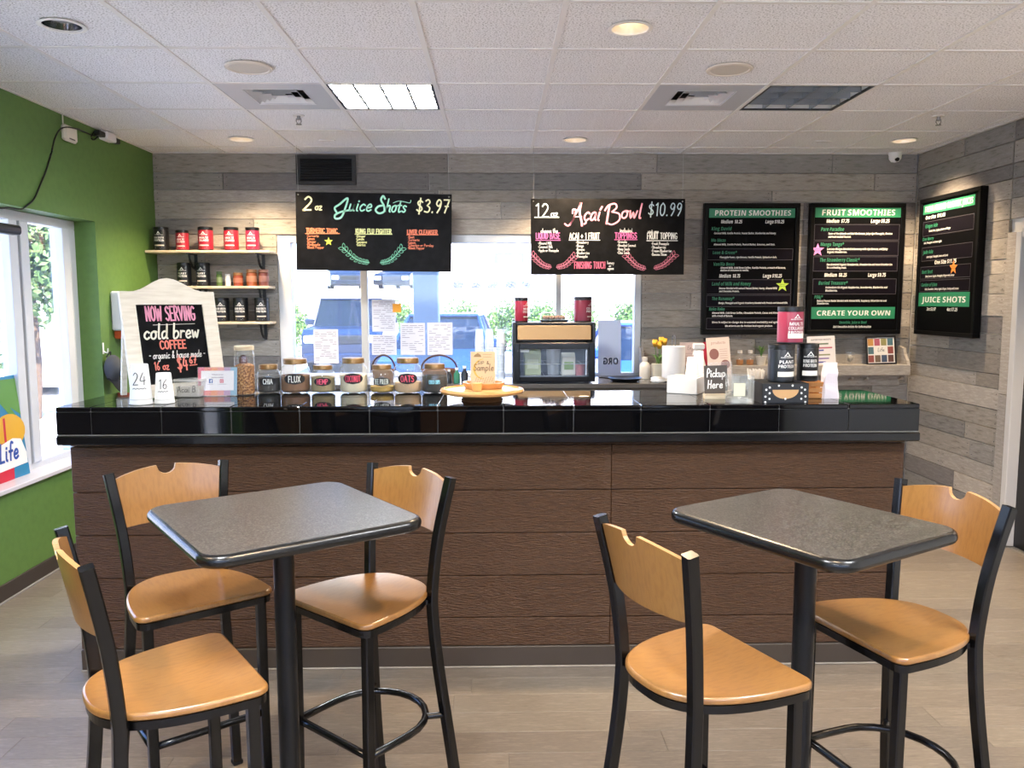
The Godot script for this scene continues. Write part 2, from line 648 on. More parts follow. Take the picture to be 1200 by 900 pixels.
func flat(p: Vector2, z: float, bend: float) -> Vector3:
	if bend > 0.0:
		return Vector3(sin(p.x / bend) * (bend + z), p.y, cos(p.x / bend) * (bend + z))
	return Vector3(p.x, p.y, z)


func plate(st: SurfaceTool, poly: Array, z: float) -> void:          # a flat printed shape
	var ring := PackedVector2Array(poly)
	var ix := Geometry2D.triangulate_polygon(ring)
	for k in range(0, ix.size(), 3):
		var a := ring[ix[k]]
		var b := ring[ix[k + 1]]
		var c := ring[ix[k + 2]]
		tri(st, Vector3(a.x, a.y, z), Vector3(b.x, b.y, z), Vector3(c.x, c.y, z), Vector3.BACK)


func frame_lines(st: SurfaceTool, x0: float, y0: float, x1: float, y1: float, w: float, z: float) -> void:
	plate(st, rect(x0, y0, x1, y0 + w), z)
	plate(st, rect(x0, y1 - w, x1, y1), z)
	plate(st, rect(x0, y0 + w, x0 + w, y1 - w), z)
	plate(st, rect(x1 - w, y0 + w, x1, y1 - w), z)


# ---------------------------------------------------------------- materials
func mat(c: Color, rough := 0.6, metal := 0.0) -> StandardMaterial3D:
	var key := [c, rough, metal]
	if not mats.has(key):
		var m := StandardMaterial3D.new()
		m.albedo_color = c
		m.roughness = rough
		m.metallic = metal
		mats[key] = m
	return mats[key]


# a dark matt surface with little shine
func dull(s: String, rough: float, shine: float) -> StandardMaterial3D:
	var key := ["dull", s, rough, shine]
	if not mats.has(key):
		var m := StandardMaterial3D.new()
		m.albedo_color = Color(s)
		m.roughness = rough
		m.metallic_specular = shine
		mats[key] = m
	return mats[key]


func hexc(s: String, rough := 0.6, metal := 0.0) -> StandardMaterial3D:
	return mat(Color(s), rough, metal)


func noise_tex(seed_: int, freq: float, ramp: Array, octaves := 4, size := 512, kind := FastNoiseLite.TYPE_SIMPLEX_SMOOTH) -> NoiseTexture2D:
	var n := FastNoiseLite.new()
	n.seed = seed_
	n.noise_type = kind
	n.frequency = freq
	n.fractal_octaves = octaves
	var t := NoiseTexture2D.new()
	t.width = size
	t.height = size
	t.seamless = true
	t.noise = n
	if ramp:
		var g := Gradient.new()
		g.offsets = PackedFloat32Array(ramp.map(func(e): return e[0]))
		g.colors = PackedColorArray(ramp.map(func(e): return Color(e[1])))
		t.color_ramp = g
	return t


func grained(tex: Texture2D, tint: Color, scale_: Vector3, rough: float, world: bool, offset := Vector3.ZERO, bump: Texture2D = null, depth := 0.0) -> StandardMaterial3D:
	var m := StandardMaterial3D.new()
	m.albedo_color = tint
	m.albedo_texture = tex
	m.roughness = rough
	m.uv1_triplanar = true
	m.uv1_world_triplanar = world
	m.uv1_triplanar_sharpness = 8.0
	m.uv1_scale = scale_
	m.uv1_offset = offset
	if bump:
		m.heightmap_enabled = true
		m.heightmap_texture = bump
		m.heightmap_scale = depth
	return m


func glass(tint: Color, alpha: float) -> StandardMaterial3D:
	var m := StandardMaterial3D.new()
	m.transparency = BaseMaterial3D.TRANSPARENCY_ALPHA
	m.albedo_color = Color(tint, alpha)
	m.roughness = 0.02
	m.metallic_specular = 0.5
	return m


func make_materials() -> void:
	# weathered wall planks: six tones over two grain textures
	var g1 := noise_tex(11, 0.012, [[0.0, "8d8781"], [0.25, "b3aea8"], [0.48, "c6c1bb"], [0.62, "bcb7b1"], [0.8, "d2cdc7"], [1.0, "a9a49e"]], 6, 1024)
	var g2 := noise_tex(23, 0.016, [[0.0, "979089"], [0.35, "c3bdb6"], [0.5, "bab4ad"], [0.7, "d0cac3"], [1.0, "b0aaa3"]], 6, 1024)
	var tints := ["b8b8b7", "d0cecb", "aaaaaa", "e0dcd6", "c5c1bb", "9d9c9e", "d2cec7", "b1ada8"]
	mats["plank"] = []
	for i in 8:
		mats["plank"].append(grained([g1, g2][i % 2], Color(tints[i]), Vector3(0.5, 3.0, 0.5), 0.85, true, Vector3(0.13 * i, 0.29 * i, 0.41 * i), g1, 0.12))
	# vinyl floor planks
	var fl := noise_tex(31, 0.014, [[0.0, "8a8074"], [0.4, "a79d90"], [0.55, "9c9285"], [0.75, "b4aa9c"], [1.0, "8f8578"]], 6, 1024)
	mats["floor"] = []
	for t in ["c6c3c1", "cfccc9", "bdbab9", "cac8c5"]:
		mats["floor"].append(grained(fl, Color(t), Vector3(0.5, 1.0, 4.0), 0.36, true, Vector3(0.21, 0.0, 0.37) * mats["floor"].size()))
	# pitted ceiling tile
	var pits := noise_tex(41, 0.075, [[0.0, "7d7b7b"], [0.25, "c2c0c1"], [0.42, "f2f2f4"], [1.0, "fbfbfd"]], 3, 512)
	mats["tile"] = grained(pits, Color("fcfbfb"), Vector3(2.4, 2.4, 2.4), 0.95, true, Vector3.ZERO, pits, 0.25)
	# embossed brown siding
	var emb := noise_tex(51, 0.02, [], 5, 1024)
	var brown := noise_tex(52, 0.02, [[0.0, "4f3522"], [0.5, "5c3f28"], [1.0, "68492f"]], 4, 512)
	mats["siding"] = grained(brown, Color("d8cdb6"), Vector3(1.1, 7.0, 1.1), 0.5, true, Vector3.ZERO, emb, 0.7)
	# maple ply, speckled laminate, painted steel
	var maple := noise_tex(61, 0.012, [[0.0, "7c552c"], [0.4, "855e32"], [0.6, "8b6335"], [1.0, "80592e"]], 5, 512)
	mats["maple"] = grained(maple, Color("ffffff"), Vector3(9.0, 2.2, 2.2), 0.28, false)
	mats["maple"].clearcoat_enabled = true
	mats["maple"].clearcoat = 0.35
	mats["maple"].clearcoat_roughness = 0.2
	mats["maple_edge"] = grained(noise_tex(62, 0.02, [[0.0, "75502c"], [0.5, "98744a"], [1.0, "a88860"]], 3, 256), Color("ffffff"), Vector3(1.0, 40.0, 1.0), 0.4, false)
	var speck := noise_tex(71, 0.3, [[0.0, "3b342d"], [0.3, "655b51"], [0.5, "877c72"], [0.7, "aca195"], [1.0, "d6cdc2"]], 1, 1024, FastNoiseLite.TYPE_VALUE)
	mats["laminate"] = grained(speck, Color("7a7d80"), Vector3(1.1, 1.1, 1.1), 0.28, true)
	mats["steel"] = dull("060607", 0.24, 0.45)
	mats["vinyl"] = hexc("0b0c0e", 0.26)
	mats["black_tile"] = hexc("08080a", 0.045)
	mats["grout"] = hexc("6e6c69", 0.8)
	var green := noise_tex(81, 0.03, [[0.0, "ececec"], [0.5, "f8f8f8"], [1.0, "ffffff"]], 4, 256)
	mats["green"] = grained(green, Color("5d803d"), Vector3(2, 2, 2), 0.55, true)
	mats["white_wall"] = hexc("d9d6d0", 0.8)
	mats["frame"] = hexc("cfd3d8", 0.4)
	mats["pane"] = glass(Color(0.75, 0.85, 1.0), 0.06)
	mats["jar_glass"] = glass(Color(0.92, 0.96, 0.97), 0.05)
	mats["pine"] = grained(noise_tex(91, 0.012, [[0.0, "b9a283"], [0.5, "d6c4a6"], [1.0, "e4d5ba"]], 5, 512), Color("ffffff"), Vector3(0.8, 6.0, 6.0), 0.7, true)
	mats["cream_wood"] = grained(noise_tex(92, 0.012, [[0.0, "ddd3bf"], [0.5, "e8dfcd"], [1.0, "f0e8d8"]], 5, 512), Color("ffffff"), Vector3(1.0, 8.0, 1.0), 0.7, false)
	mats["slate"] = grained(noise_tex(93, 0.02, [[0.0, "101011"], [0.5, "161617"], [1.0, "1d1c1e"]], 5, 256), Color("ffffff"), Vector3(2, 2, 2), 0.8, false)
	mats["slate"].metallic_specular = 0.2
	mats["iron"] = hexc("17181a", 0.5)
	mats["white"] = hexc("f2f0ec", 0.5)
	mats["paper"] = hexc("d3d2da", 0.8)
	mats["paper"].backlight_enabled = true
	mats["paper"].backlight = Color(0.2, 0.2, 0.24)
	mats["dark_lid"] = hexc("101012", 0.3)


# a wall slab with openings cut in it: a, b run along the wall, openings are [from, to, low, high]
func wall_boxes(st: SurfaceTool, along_z: bool, c0: float, c1: float, a: float, b: float, y0: float, y1: float, holes: Array) -> void:
	var cuts := [a, b]
	for h in holes:
		cuts.append_array([h[0], h[1]])
	cuts.sort()
	for i in cuts.size() - 1:
		if cuts[i + 1] - cuts[i] < 0.001:
			continue
		var mid: float = (cuts[i] + cuts[i + 1]) / 2.0
		var ys := [[y0, y1]]
		for h in holes:
			if mid > h[0] and mid < h[1]:
				ys = [[y0, h[2]], [h[3], y1]]
		for y in ys:
			if y[1] - y[0] < 0.001:
				continue
			if along_z:
				box2(st, Vector3(c0, y[0], cuts[i]), Vector3(c1, y[1], cuts[i + 1]))
			else:
				box2(st, Vector3(cuts[i], y[0], c0), Vector3(cuts[i + 1], y[1], c1))


func part_box(parent: Node3D, called: String, m: Material, a: Vector3, b: Vector3, bevel := 0.0, label := "") -> MeshInstance3D:
	var st := S()
	box2(st, a, b, bevel)
	return part(parent, called, st, m, label)


func build_shell() -> void:
	var st := S()
	# floor slab, lower where the planks lie
	box2(st, Vector3(XL - 0.25, -0.2, ZB - 0.2), Vector3(XR + 0.2, -0.006, 0.02))
	box2(st, Vector3(XL - 0.25, -0.2, 0.02), Vector3(XR + 0.2, 0.0, ZF + 0.2))
	var floor_ := struct("floor", st, mats["floor"][0])
	var z := 0.02
	var row := 0
	rng.seed = 101
	while z > ZB + 0.02:
		var x := XL - rng.randf_range(0.0, 1.2)
		var z1 := maxf(z - 0.149, ZB)
		while x < XR:
			var x1 := x + 1.22
			var a := maxf(x, XL)
			var b := minf(x1, XR)
			if b - a > 0.02 and (z > -3.7 or a < -1.8 or b > 1.75):
				part_box(floor_, "plank", mats["floor"][rng.randi() % 4], Vector3(a + 0.0005, -0.006, z1 + 0.0005), Vector3(b - 0.0005, 0.0, z - 0.0005), 0.0006)
			x = x1
		z = z1
		row += 1
	# walls
	st = S()
	wall_boxes(st, true, XL - 0.25, XL, ZB - 0.2, ZF + 0.2, -0.2, 3.45, [[-5.64, -2.9, 0.6, 2.198], [0.65, 1.7, 0.05, 2.2]])
	struct("wall_left", st, mats["green"])
	st = S()
	wall_boxes(st, false, ZB - 0.2, ZB - 0.018, XL, XR, -0.2, 3.45, [[-1.77, 1.191, 1.03, 2.189]])
	var wb := struct("wall_back", st, mats["white_wall"])
	st = S()
	wall_boxes(st, true, XR + 0.018, XR + 0.2, ZB - 0.2, ZF + 0.2, -0.2, 3.45, [[-5.262, -4.3, -0.006, 2.06]])
	box2(st, Vector3(XR, 0, -3.0), Vector3(XR + 0.018, CEIL, ZF))
	var wr := struct("wall_right", st, mats["white_wall"])
	st = S()
	wall_boxes(st, false, ZF, ZF + 0.2, XL, XR, -0.2, 3.45, [[-2.3, 2.9, 0.95, 2.45]])
	struct("wall_front", st, mats["white_wall"])
	st = S()
	box2(st, Vector3(XL - 0.6, 3.45, -9.6), Vector3(XR + 0.6, 3.6, ZF + 0.6))
	struct("roof", st, mats["white_wall"])
	# weathered planks on the back wall
	rng.seed = 5
	var rows := [0.152, 0.135, 0.095, 0.135, 0.122, 0.1, 0.145, 0.13, 0.1, 0.135, 0.145, 0.095, 0.13, 0.15, 0.1, 0.135, 0.14, 0.1, 0.13, 0.145, 0.12, 0.135]
	var y := CEIL
	for h in rows:
		var y0: float = maxf(y - h, 0.0)
		if y - y0 > 0.01:
			var spans := [[XL, XR]]
			if y0 < 2.18 and y > 1.04:
				spans = [[XL, -1.77], [1.191, XR]]
			for sp in spans:
				plank_row(wb, false, sp[0], sp[1], y0, y)
		y = y0
	y = CEIL
	rng.seed = 9
	for h in [0.13, 0.145, 0.1, 0.13, 0.135, 0.12, 0.14, 0.1, 0.135, 0.15, 0.12, 0.135, 0.14, 0.1, 0.145, 0.13, 0.12, 0.14, 0.13, 0.135, 0.15]:
		var y0b: float = maxf(y - h, 0.0)
		if y - y0b > 0.01:
			plank_row(wr, true, ZB + 0.02, -5.39, y0b, y)
			if y0b > 2.1:
				plank_row(wr, true, -5.385, -3.0, y0b, y)
		y = y0b
	part_box(wr, "trim_plank", mats["plank"][1], Vector3(XR - 0.012, 0.0, -5.388), Vector3(XR + 0.018, 1.02, -5.295), 0.002)
	part_box(wr, "trim_plank", mats["plank"][3], Vector3(XR - 0.012, 1.023, -5.388), Vector3(XR + 0.018, 2.1, -5.295), 0.002)
	# dark wainscot added unseen behind the camera to darken the counter tile reflections
	st = S()
	box2(st, Vector3(XL, 0.1, -2.6), Vector3(XL + 0.015, 1.0, 0.6), 0.003)
	box2(st, Vector3(XL, 0.1, 1.75), Vector3(XL + 0.015, 1.0, ZF), 0.003)
	box2(st, Vector3(XL + 0.015, 0.0, ZF - 0.015), Vector3(XR, 0.94, ZF), 0.003)
	struct("added_trim_2", st, hexc("2e2520", 0.6))
	# baseboards
	st = S()
	box2(st, Vector3(XL, 0, ZB), Vector3(XL + 0.012, 0.1, ZF), 0.003)
	struct("baseboard_left", st, hexc("3a322d", 0.5))
	st = S()
	box2(st, Vector3(XR - 0.013, 0, ZB), Vector3(XR, 0.1, -5.39), 0.003)
	struct("baseboard_right", st, hexc("3a322d", 0.5))
	# white cove line along the left wall floor
	st = S()
	box2(st, Vector3(XL + 0.012, 0, ZB), Vector3(XL + 0.022, 0.012, ZF), 0.002)
	struct("trim_1", st, hexc("8f8b86", 0.5))
	build_door()
	build_windows()
	build_ceiling()


func plank_row(parent: Node3D, along_z: bool, a: float, b: float, y0: float, y1: float) -> void:
	var p := a
	var first := true
	while p < b - 0.001:
		var l := rng.randf_range(0.75, 1.9)
		if first:
			l *= rng.randf_range(0.3, 1.0)
		first = false
		var q := minf(p + l, b)
		if b - q < 0.25:
			q = b
		var m: Material = mats["plank"][rng.randi() % 8]
		var d := rng.randf_range(0.0, 0.005)
		var g := 0.002
		var mi: MeshInstance3D
		if along_z:
			mi = part_box(parent, "plank", m, Vector3(XR - d, y0 + g, p + g), Vector3(XR + 0.018, y1 - g, q - g), 0.0015)
		else:
			mi = part_box(parent, "plank", m, Vector3(p + g, y0 + g, ZB - 0.018), Vector3(q - g, y1 - g, ZB + d), 0.0015)
		# nail holes near the ends of a plank
		if q - p > 0.3:
			var st := S()
			for e in [p + 0.03, q - 0.03]:
				for f in [0.25, 0.75]:
					var yy := lerpf(y0, y1, f)
					if along_z:
						box(st, Vector3(XR - d - 0.0004, yy, e), Vector3(0.001, 0.006, 0.006))
					else:
						box(st, Vector3(e, yy, ZB + d + 0.0004), Vector3(0.006, 0.006, 0.001))
			part(mi, "nail_holes", st, hexc("2b2623", 0.7))
		p = q


func build_door() -> void:
	var st := S()
	box2(st, Vector3(XR + 0.06, 0.0, -5.262), Vector3(XR + 0.11, 2.06, -4.3), 0.003)
	var d := struct("door_1", st, hexc("0e0e10", 0.3))
	part_box(d, "casing", hexc("c9c7c4", 0.5), Vector3(XR - 0.015, 0.0, -5.295), Vector3(XR + 0.11, 2.1, -5.24), 0.004)
	part_box(d, "casing", hexc("c9c7c4", 0.5), Vector3(XR - 0.015, 2.06, -5.24), Vector3(XR + 0.11, 2.12, -4.3), 0.004)
	part_box(d, "casing", hexc("c9c7c4", 0.5), Vector3(XR - 0.015, 0.0, -4.3), Vector3(XR + 0.11, 2.12, -4.24), 0.004)
	part_box(d, "handle", hexc("8d8f92", 0.3, 1.0), Vector3(XR + 0.01, 0.95, -4.42), Vector3(XR + 0.06, 1.15, -4.39), 0.008)


func build_windows() -> void:
	# back window: frame bars, panes between them
	var st := S()
	var zf := ZB - 0.11
	box2(st, Vector3(-1.77, 2.125, zf), Vector3(1.191, 2.189, zf + 0.1), 0.004)
	box2(st, Vector3(-1.77, 1.03, zf), Vector3(1.191, 1.06, zf + 0.1), 0.004)
	for e in [[-1.77, -1.664], [1.137, 1.191]]:
		box2(st, Vector3(e[0], 1.06, zf), Vector3(e[1], 2.125, zf + 0.1), 0.004)
	var w := struct("window_1", st, mats["frame"])
	for e in [[-1.108, -1.053], [0.492, 0.534]]:
		part_box(w, "mullion", hexc("b9b7b2", 0.4), Vector3(e[0], 1.06, zf + 0.02), Vector3(e[1], 2.125, zf + 0.085), 0.004)
	for e in [[-1.664, -1.108], [-1.053, 0.492], [0.534, 1.137]]:
		part_box(w, "pane", mats["pane"], Vector3(e[0], 1.06, zf + 0.045), Vector3(e[1], 2.125, zf + 0.049))
	part_box(w, "sill", hexc("d8dae0", 0.3), Vector3(-1.77, 1.0, zf + 0.09), Vector3(1.191, 1.032, ZB + 0.02), 0.003)
	# left window with paired sliding frames
	st = S()
	var x0 := XL - 0.21
	var x1 := XL - 0.14
	box2(st, Vector3(x0, 2.14, -5.64), Vector3(x1, 2.198, -2.9), 0.004)
	box2(st, Vector3(x0, 0.6, -5.64), Vector3(x1, 0.66, -2.9), 0.004)
	box2(st, Vector3(x0, 0.66, -5.64), Vector3(x1, 2.14, -5.56), 0.004)
	box2(st, Vector3(x0, 0.66, -2.98), Vector3(x1, 2.14, -2.9), 0.004)
	w = struct("window_2", st, mats["frame"])
	for e in [[-5.535, -5.45], [-5.06, -4.975], [-4.945, -4.86], [-3.98, -3.9]]:
		part_box(w, "mullion", mats["frame"], Vector3(x0, 0.66, e[0]), Vector3(x1 + 0.015, 2.14, e[1]), 0.004)
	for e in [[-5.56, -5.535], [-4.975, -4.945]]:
		part_box(w, "dark_gap_strip", hexc("3a3d44", 0.6), Vector3(x0 + 0.01, 0.66, e[0]), Vector3(x1 - 0.01, 2.14, e[1]))  # shade of the gap between the sliding frames, put in as a dark strip
	for e in [[-5.45, -5.06], [-4.86, -3.98], [-3.9, -2.98]]:
		part_box(w, "pane", mats["pane"], Vector3(x0 + 0.033, 0.66, e[0]), Vector3(x0 + 0.037, 2.14, e[1]))
	part_box(w, "sill", hexc("d9d6da", 0.25), Vector3(x1, 0.595, -5.64), Vector3(XL + 0.025, 0.622, -2.88), 0.004, "pale window sill ledge")
	# glazed side door further along the left wall, and the front windows
	st = S()
	for e in [[0.65, 0.73], [1.62, 1.7]]:
		box2(st, Vector3(x0, 0.05, e[0]), Vector3(x1, 2.2, e[1]), 0.004)
	box2(st, Vector3(x0, 0.05, 0.73), Vector3(x1, 0.2, 1.62), 0.004)
	box2(st, Vector3(x0, 2.1, 0.73), Vector3(x1, 2.2, 1.62), 0.004)
	var d := struct("door_2", st, hexc("5b5d60", 0.4))
	part_box(d, "pane", mats["pane"], Vector3(x0 + 0.033, 0.2, 0.73), Vector3(x0 + 0.037, 2.1, 1.62))
	st = S()
	for e in [-2.3, -0.6, 1.1, 2.84]:
		box2(st, Vector3(e, 0.95, ZF + 0.08), Vector3(e + 0.06, 2.45, ZF + 0.14), 0.004)
	box2(st, Vector3(-2.3, 0.95, ZF + 0.08), Vector3(2.9, 1.01, ZF + 0.14))
	box2(st, Vector3(-2.3, 2.39, ZF + 0.08), Vector3(2.9, 2.45, ZF + 0.14))
	w = struct("window_3", st, mats["frame"])
	for e in [-2.24, -0.54, 1.16]:
		part_box(w, "pane", mats["pane"], Vector3(e, 1.01, ZF + 0.11), Vector3(e + 1.66, 2.39, ZF + 0.114))


# which ceiling cells hold something: [column, row] -> kind. Columns count from x = -1.5487, rows from z = -3.3217
const CELLS := {"-1,0": "can", "0,1": "speaker", "0,2": "vent", "1,2": "troffer", "-1,4": "can", "3,0": "can", "4,1": "speaker", "4,2": "vent", "5,2": "troffer", "3,4": "can", "7,4": "can", "7,0": "can", "1,-4": "troffer", "5,-4": "troffer", "-1,-4": "can", "3,-4": "can", "1,-8": "troffer", "5,-8": "troffer"}


func cell_at(i: int, j: int) -> Vector3:
	return Vector3(-1.5487 + (i + 0.5) * TILE, CEIL, -(3.3217 + (j + 0.5) * TILE))


func build_ceiling() -> void:
	var st := S()
	box2(st, Vector3(XL, 3.0, ZB - 0.02), Vector3(XR, 3.02, ZF))
	var c := struct("ceiling", st, hexc("777470", 0.9))
	for i in range(-2, 9):
		var x := -1.5487 + i * TILE
		if x > XL and x < XR:
			part_box(c, "grid_bar", hexc("e6e3e0", 0.5), Vector3(x - 0.012, CEIL, ZB), Vector3(x + 0.012, CEIL + 0.03, ZF))
	for j in range(-10, 7):
		var z := -(3.3217 + j * TILE)
		if z > ZB and z < ZF:
			part_box(c, "grid_bar", hexc("dedbd8", 0.5), Vector3(XL, CEIL + 0.0006, z - 0.011), Vector3(XR, CEIL + 0.028, z + 0.011))
	# wall angle
	for e in [[Vector3(XL, CEIL, ZB), Vector3(XL + 0.02, CEIL + 0.02, ZF)], [Vector3(XR - 0.02, CEIL, ZB), Vector3(XR, CEIL + 0.02, ZF)], [Vector3(XL, CEIL, ZB), Vector3(XR, CEIL + 0.02, ZB + 0.02)]]:
		part_box(c, "edge_bar", hexc("e0ddda", 0.5), e[0], e[1])
	for i in range(-2, 9):
		for j in range(-10, 7):
			var kind: String = CELLS.get("%d,%d" % [i, j], "")
			if kind == "troffer" or kind == "vent":
				continue
			var o := cell_at(i, j)
			var a := Vector3(maxf(o.x - TILE / 2 + 0.002, XL), CEIL + 0.006, maxf(o.z - TILE / 2 + 0.002, ZB))
			var b := Vector3(minf(o.x + TILE / 2 - 0.002, XR), CEIL + 0.022, minf(o.z + TILE / 2 - 0.002, ZF))
			if b.x - a.x < 0.03 or b.z - a.z < 0.03:
				continue
			if kind == "can":
				st = S()
				holed_tile(st, o, a, b, 0.088)
				part(c, "tile", st, mats["tile"])
			else:
				part_box(c, "tile", mats["tile"], a, b, 0.003)


func holed_tile(st: SurfaceTool, o: Vector3, a: Vector3, b: Vector3, r: float) -> void:
	var n := 32
	for k in n:
		var q := []
		for t in [TAU * k / n, TAU * (k + 1) / n]:
			var d := Vector3(cos(t), 0, sin(t))
			var ex: float = ((b.x if d.x > 0 else a.x) - o.x) / d.x if absf(d.x) > 1e-6 else 1e9
			var ez: float = ((b.z if d.z > 0 else a.z) - o.z) / d.z if absf(d.z) > 1e-6 else 1e9
			var e := minf(ex, ez)
			q.append(Vector3(o.x, a.y, o.z) + d * r)
			q.append(Vector3(o.x, a.y, o.z) + d * e)
		quad(st, q[0], q[1], q[3], q[2], Vector3.DOWN)
		quad(st, q[0] + Vector3.UP * 0.016, q[1] + Vector3.UP * 0.016, q[3] + Vector3.UP * 0.016, q[2] + Vector3.UP * 0.016, Vector3.UP)


func leaves(st: SurfaceTool, at: Vector3, r: Vector3, count: int, size: float) -> void:
	for i in count:
		var d := Vector3(rng.randfn(), rng.randfn(), rng.randfn()).normalized()
		var p := at + d * r * pow(rng.randf(), 0.25) + Vector3(rng.randf_range(-0.1, 0.1), rng.randf_range(-0.1, 0.1), 0)
		var n := (d + Vector3(rng.randfn(), rng.randfn() + 0.6, rng.randfn()) * 0.6).normalized()
		var u := n.cross(Vector3(rng.randfn(), rng.randfn(), rng.randfn())).normalized() * size * rng.randf_range(0.6, 1.3)
		var v := n.cross(u) * 0.55
		quad(st, p - u, p - v, p + u, p + v, n)


func shrub(called: String, label: String, at: Vector3, r: Vector3, count: int, size: float, m: Material, trunk_h := 0.0, group := "") -> void:
	var t := thing(called, label, "tree" if trunk_h > 0.5 else "shrub", at, 0.0, group)
	var st := S()
	tube(st, smooth([Vector3(0, 0, 0), Vector3(0.05, trunk_h * 0.5 + r.y * 0.3, 0), Vector3(0, trunk_h + r.y, 0)], 3), 0.05 + trunk_h * 0.02, 7)
	part(t, "trunk", st, hexc("5d4a39", 0.9))
	st = S()
	for k in 7:
		var o := Vector3(rng.randf_range(-0.5, 0.5) * r.x, trunk_h + r.y + rng.randf_range(-0.4, 0.35) * r.y, rng.randf_range(-0.5, 0.5) * r.z)
		leaves(st, o, r * rng.randf_range(0.5, 0.65), count / 7, size)
	part(t, "foliage", st, m)


func wheel(parent: Node3D, at: Vector3, r: float) -> void:
	var keep := xf
	xf = Transform3D(Basis(Vector3.BACK, -PI / 2), at)
	var st := S()
	lathe(st, V([0, -0.1, r * 0.62, -0.1, r, -0.08, r, 0.08, r * 0.62, 0.1, 0, 0.1]), 18)
	var tyre := part(parent, "wheel", st, hexc("1a1a1c", 0.8))
	st = S()
	lathe(st, V([0, -0.105, r * 0.55, -0.105, r * 0.6, 0.0, r * 0.55, 0.105, 0, 0.105]), 14)
	part(tyre, "rim", st, hexc("9aa0a6", 0.3, 0.8))
	xf = keep


# a car facing +z: body with bonnet, glasshouse, lamps, grille, mirrors and wheels
func car(label: String, at: Vector3, turn: float, paint: Material, wdt: float, lng: float, hgt: float, tall: bool, group := "cars in the car park") -> void:
	var t := thing("parked_car", label, "car", at, turn, group)
	var sill := 0.32 if tall else 0.22
	var belt := hgt * (0.62 if tall else 0.63)
	var hood := belt - (0.02 if tall else 0.1)
	var zf := lng / 2
	# side profile of the body as (z, y), swept across the width
	var prof := [Vector2(-zf, sill + 0.1), Vector2(-zf + 0.05, belt - 0.05), Vector2(-zf + 0.35, belt), Vector2(zf * 0.42, belt), Vector2(zf - 0.25, hood - 0.04), Vector2(zf - 0.06, hood - 0.16), Vector2(zf, hood - 0.4), Vector2(zf - 0.02, sill + 0.05), Vector2(zf - 0.1, sill), Vector2(-zf + 0.1, sill)]
	var st := S()
	var keep := xf
	xf = Transform3D(Basis(Vector3.UP, -PI / 2), Vector3.ZERO)
	extrude(st, prof, -wdt / 2, wdt / 2)
	xf = keep
	part(t, "body", st, paint)
	var g0 := [Vector3(-wdt / 2 + 0.06, belt, 0), Vector3(wdt / 2 - 0.06, belt, 0)]
	var roof_y := hgt
	var rw := wdt / 2 - (0.18 if tall else 0.26)
	var zs := [zf * 0.42, zf * 0.42 - (0.35 if tall else 0.7), -zf + (0.25 if tall else 0.9), -zf + (0.12 if tall else 0.35)]
	# glasshouse: windscreen, sides, rear screen and roof
	var bl := Vector3(g0[0].x, belt, zs[0])
	var br := Vector3(g0[1].x, belt, zs[0])
	var tl := Vector3(-rw, roof_y - 0.06, zs[1])
	var tr := Vector3(rw, roof_y - 0.06, zs[1])
	var ctl := Vector3(-rw, roof_y - 0.06, zs[2])
	var ctr := Vector3(rw, roof_y - 0.06, zs[2])
	var cbl := Vector3(g0[0].x, belt, zs[3])
	var cbr := Vector3(g0[1].x, belt, zs[3])
	var dark := hexc("11161c", 0.1)
	st = S()
	quad(st, bl, br, tr, tl, Vector3(0, 0.5, 1))
	part(t, "windscreen", st, dark)
	st = S()
	quad(st, bl, tl, ctl, cbl, Vector3.LEFT)
	part(t, "side_window", st, dark)
	st = S()
	quad(st, br, tr, ctr, cbr, Vector3.RIGHT)
	part(t, "side_window", st, dark)
	st = S()
	quad(st, cbl, cbr, ctr, ctl, Vector3.FORWARD)
	part(t, "rear_window", st, dark)
	st = S()
	box2(st, Vector3(-rw - 0.01, roof_y - 0.07, zs[2] - 0.02), Vector3(rw + 0.01, roof_y, zs[1] + 0.03), 0.03)
	for e in [[bl, tl], [br, tr], [cbl, ctl], [cbr, ctr], [(bl + cbl) / 2, (tl + ctl) / 2], [(br + cbr) / 2, (tr + ctr) / 2]]:
		tube(st, e, 0.035, 6)
	part(t, "roof", st, paint)
	st = S()
	box2(st, Vector3(-wdt * 0.24, hood - 0.4, zf - 0.03), Vector3(wdt * 0.24, hood - 0.18, zf + 0.02), 0.02)
	part(t, "grille", st, hexc("15171a", 0.4))
	st = S()
	box2(st, Vector3(-wdt / 2 + 0.04, sill + 0.02, zf - 0.06), Vector3(wdt / 2 - 0.04, sill + 0.24, zf + 0.07), 0.04)
	part(t, "bumper", st, paint)
	for s in [-1.0, 1.0]:
		st = S()
		box2(st, Vector3(s * (wdt * 0.29), hood - 0.38, zf - 0.1), Vector3(s * (wdt / 2 - 0.05), hood - 0.18, zf + 0.015), 0.03)
		part(t, "headlight", st, hexc("dfe6ee", 0.1))
		st = S()
		box2(st, Vector3(s * (wdt / 2 - 0.05), belt + 0.02, zs[0] - 0.2), Vector3(s * (wdt / 2 + 0.2), belt + 0.18, zs[0] - 0.1), 0.03)
		part(t, "mirror", st, paint)
		for zz in [zf - 0.85, -zf + 0.8]:
			wheel(t, Vector3(s * (wdt / 2 - 0.11), sill + 0.06, zz), sill + 0.06)


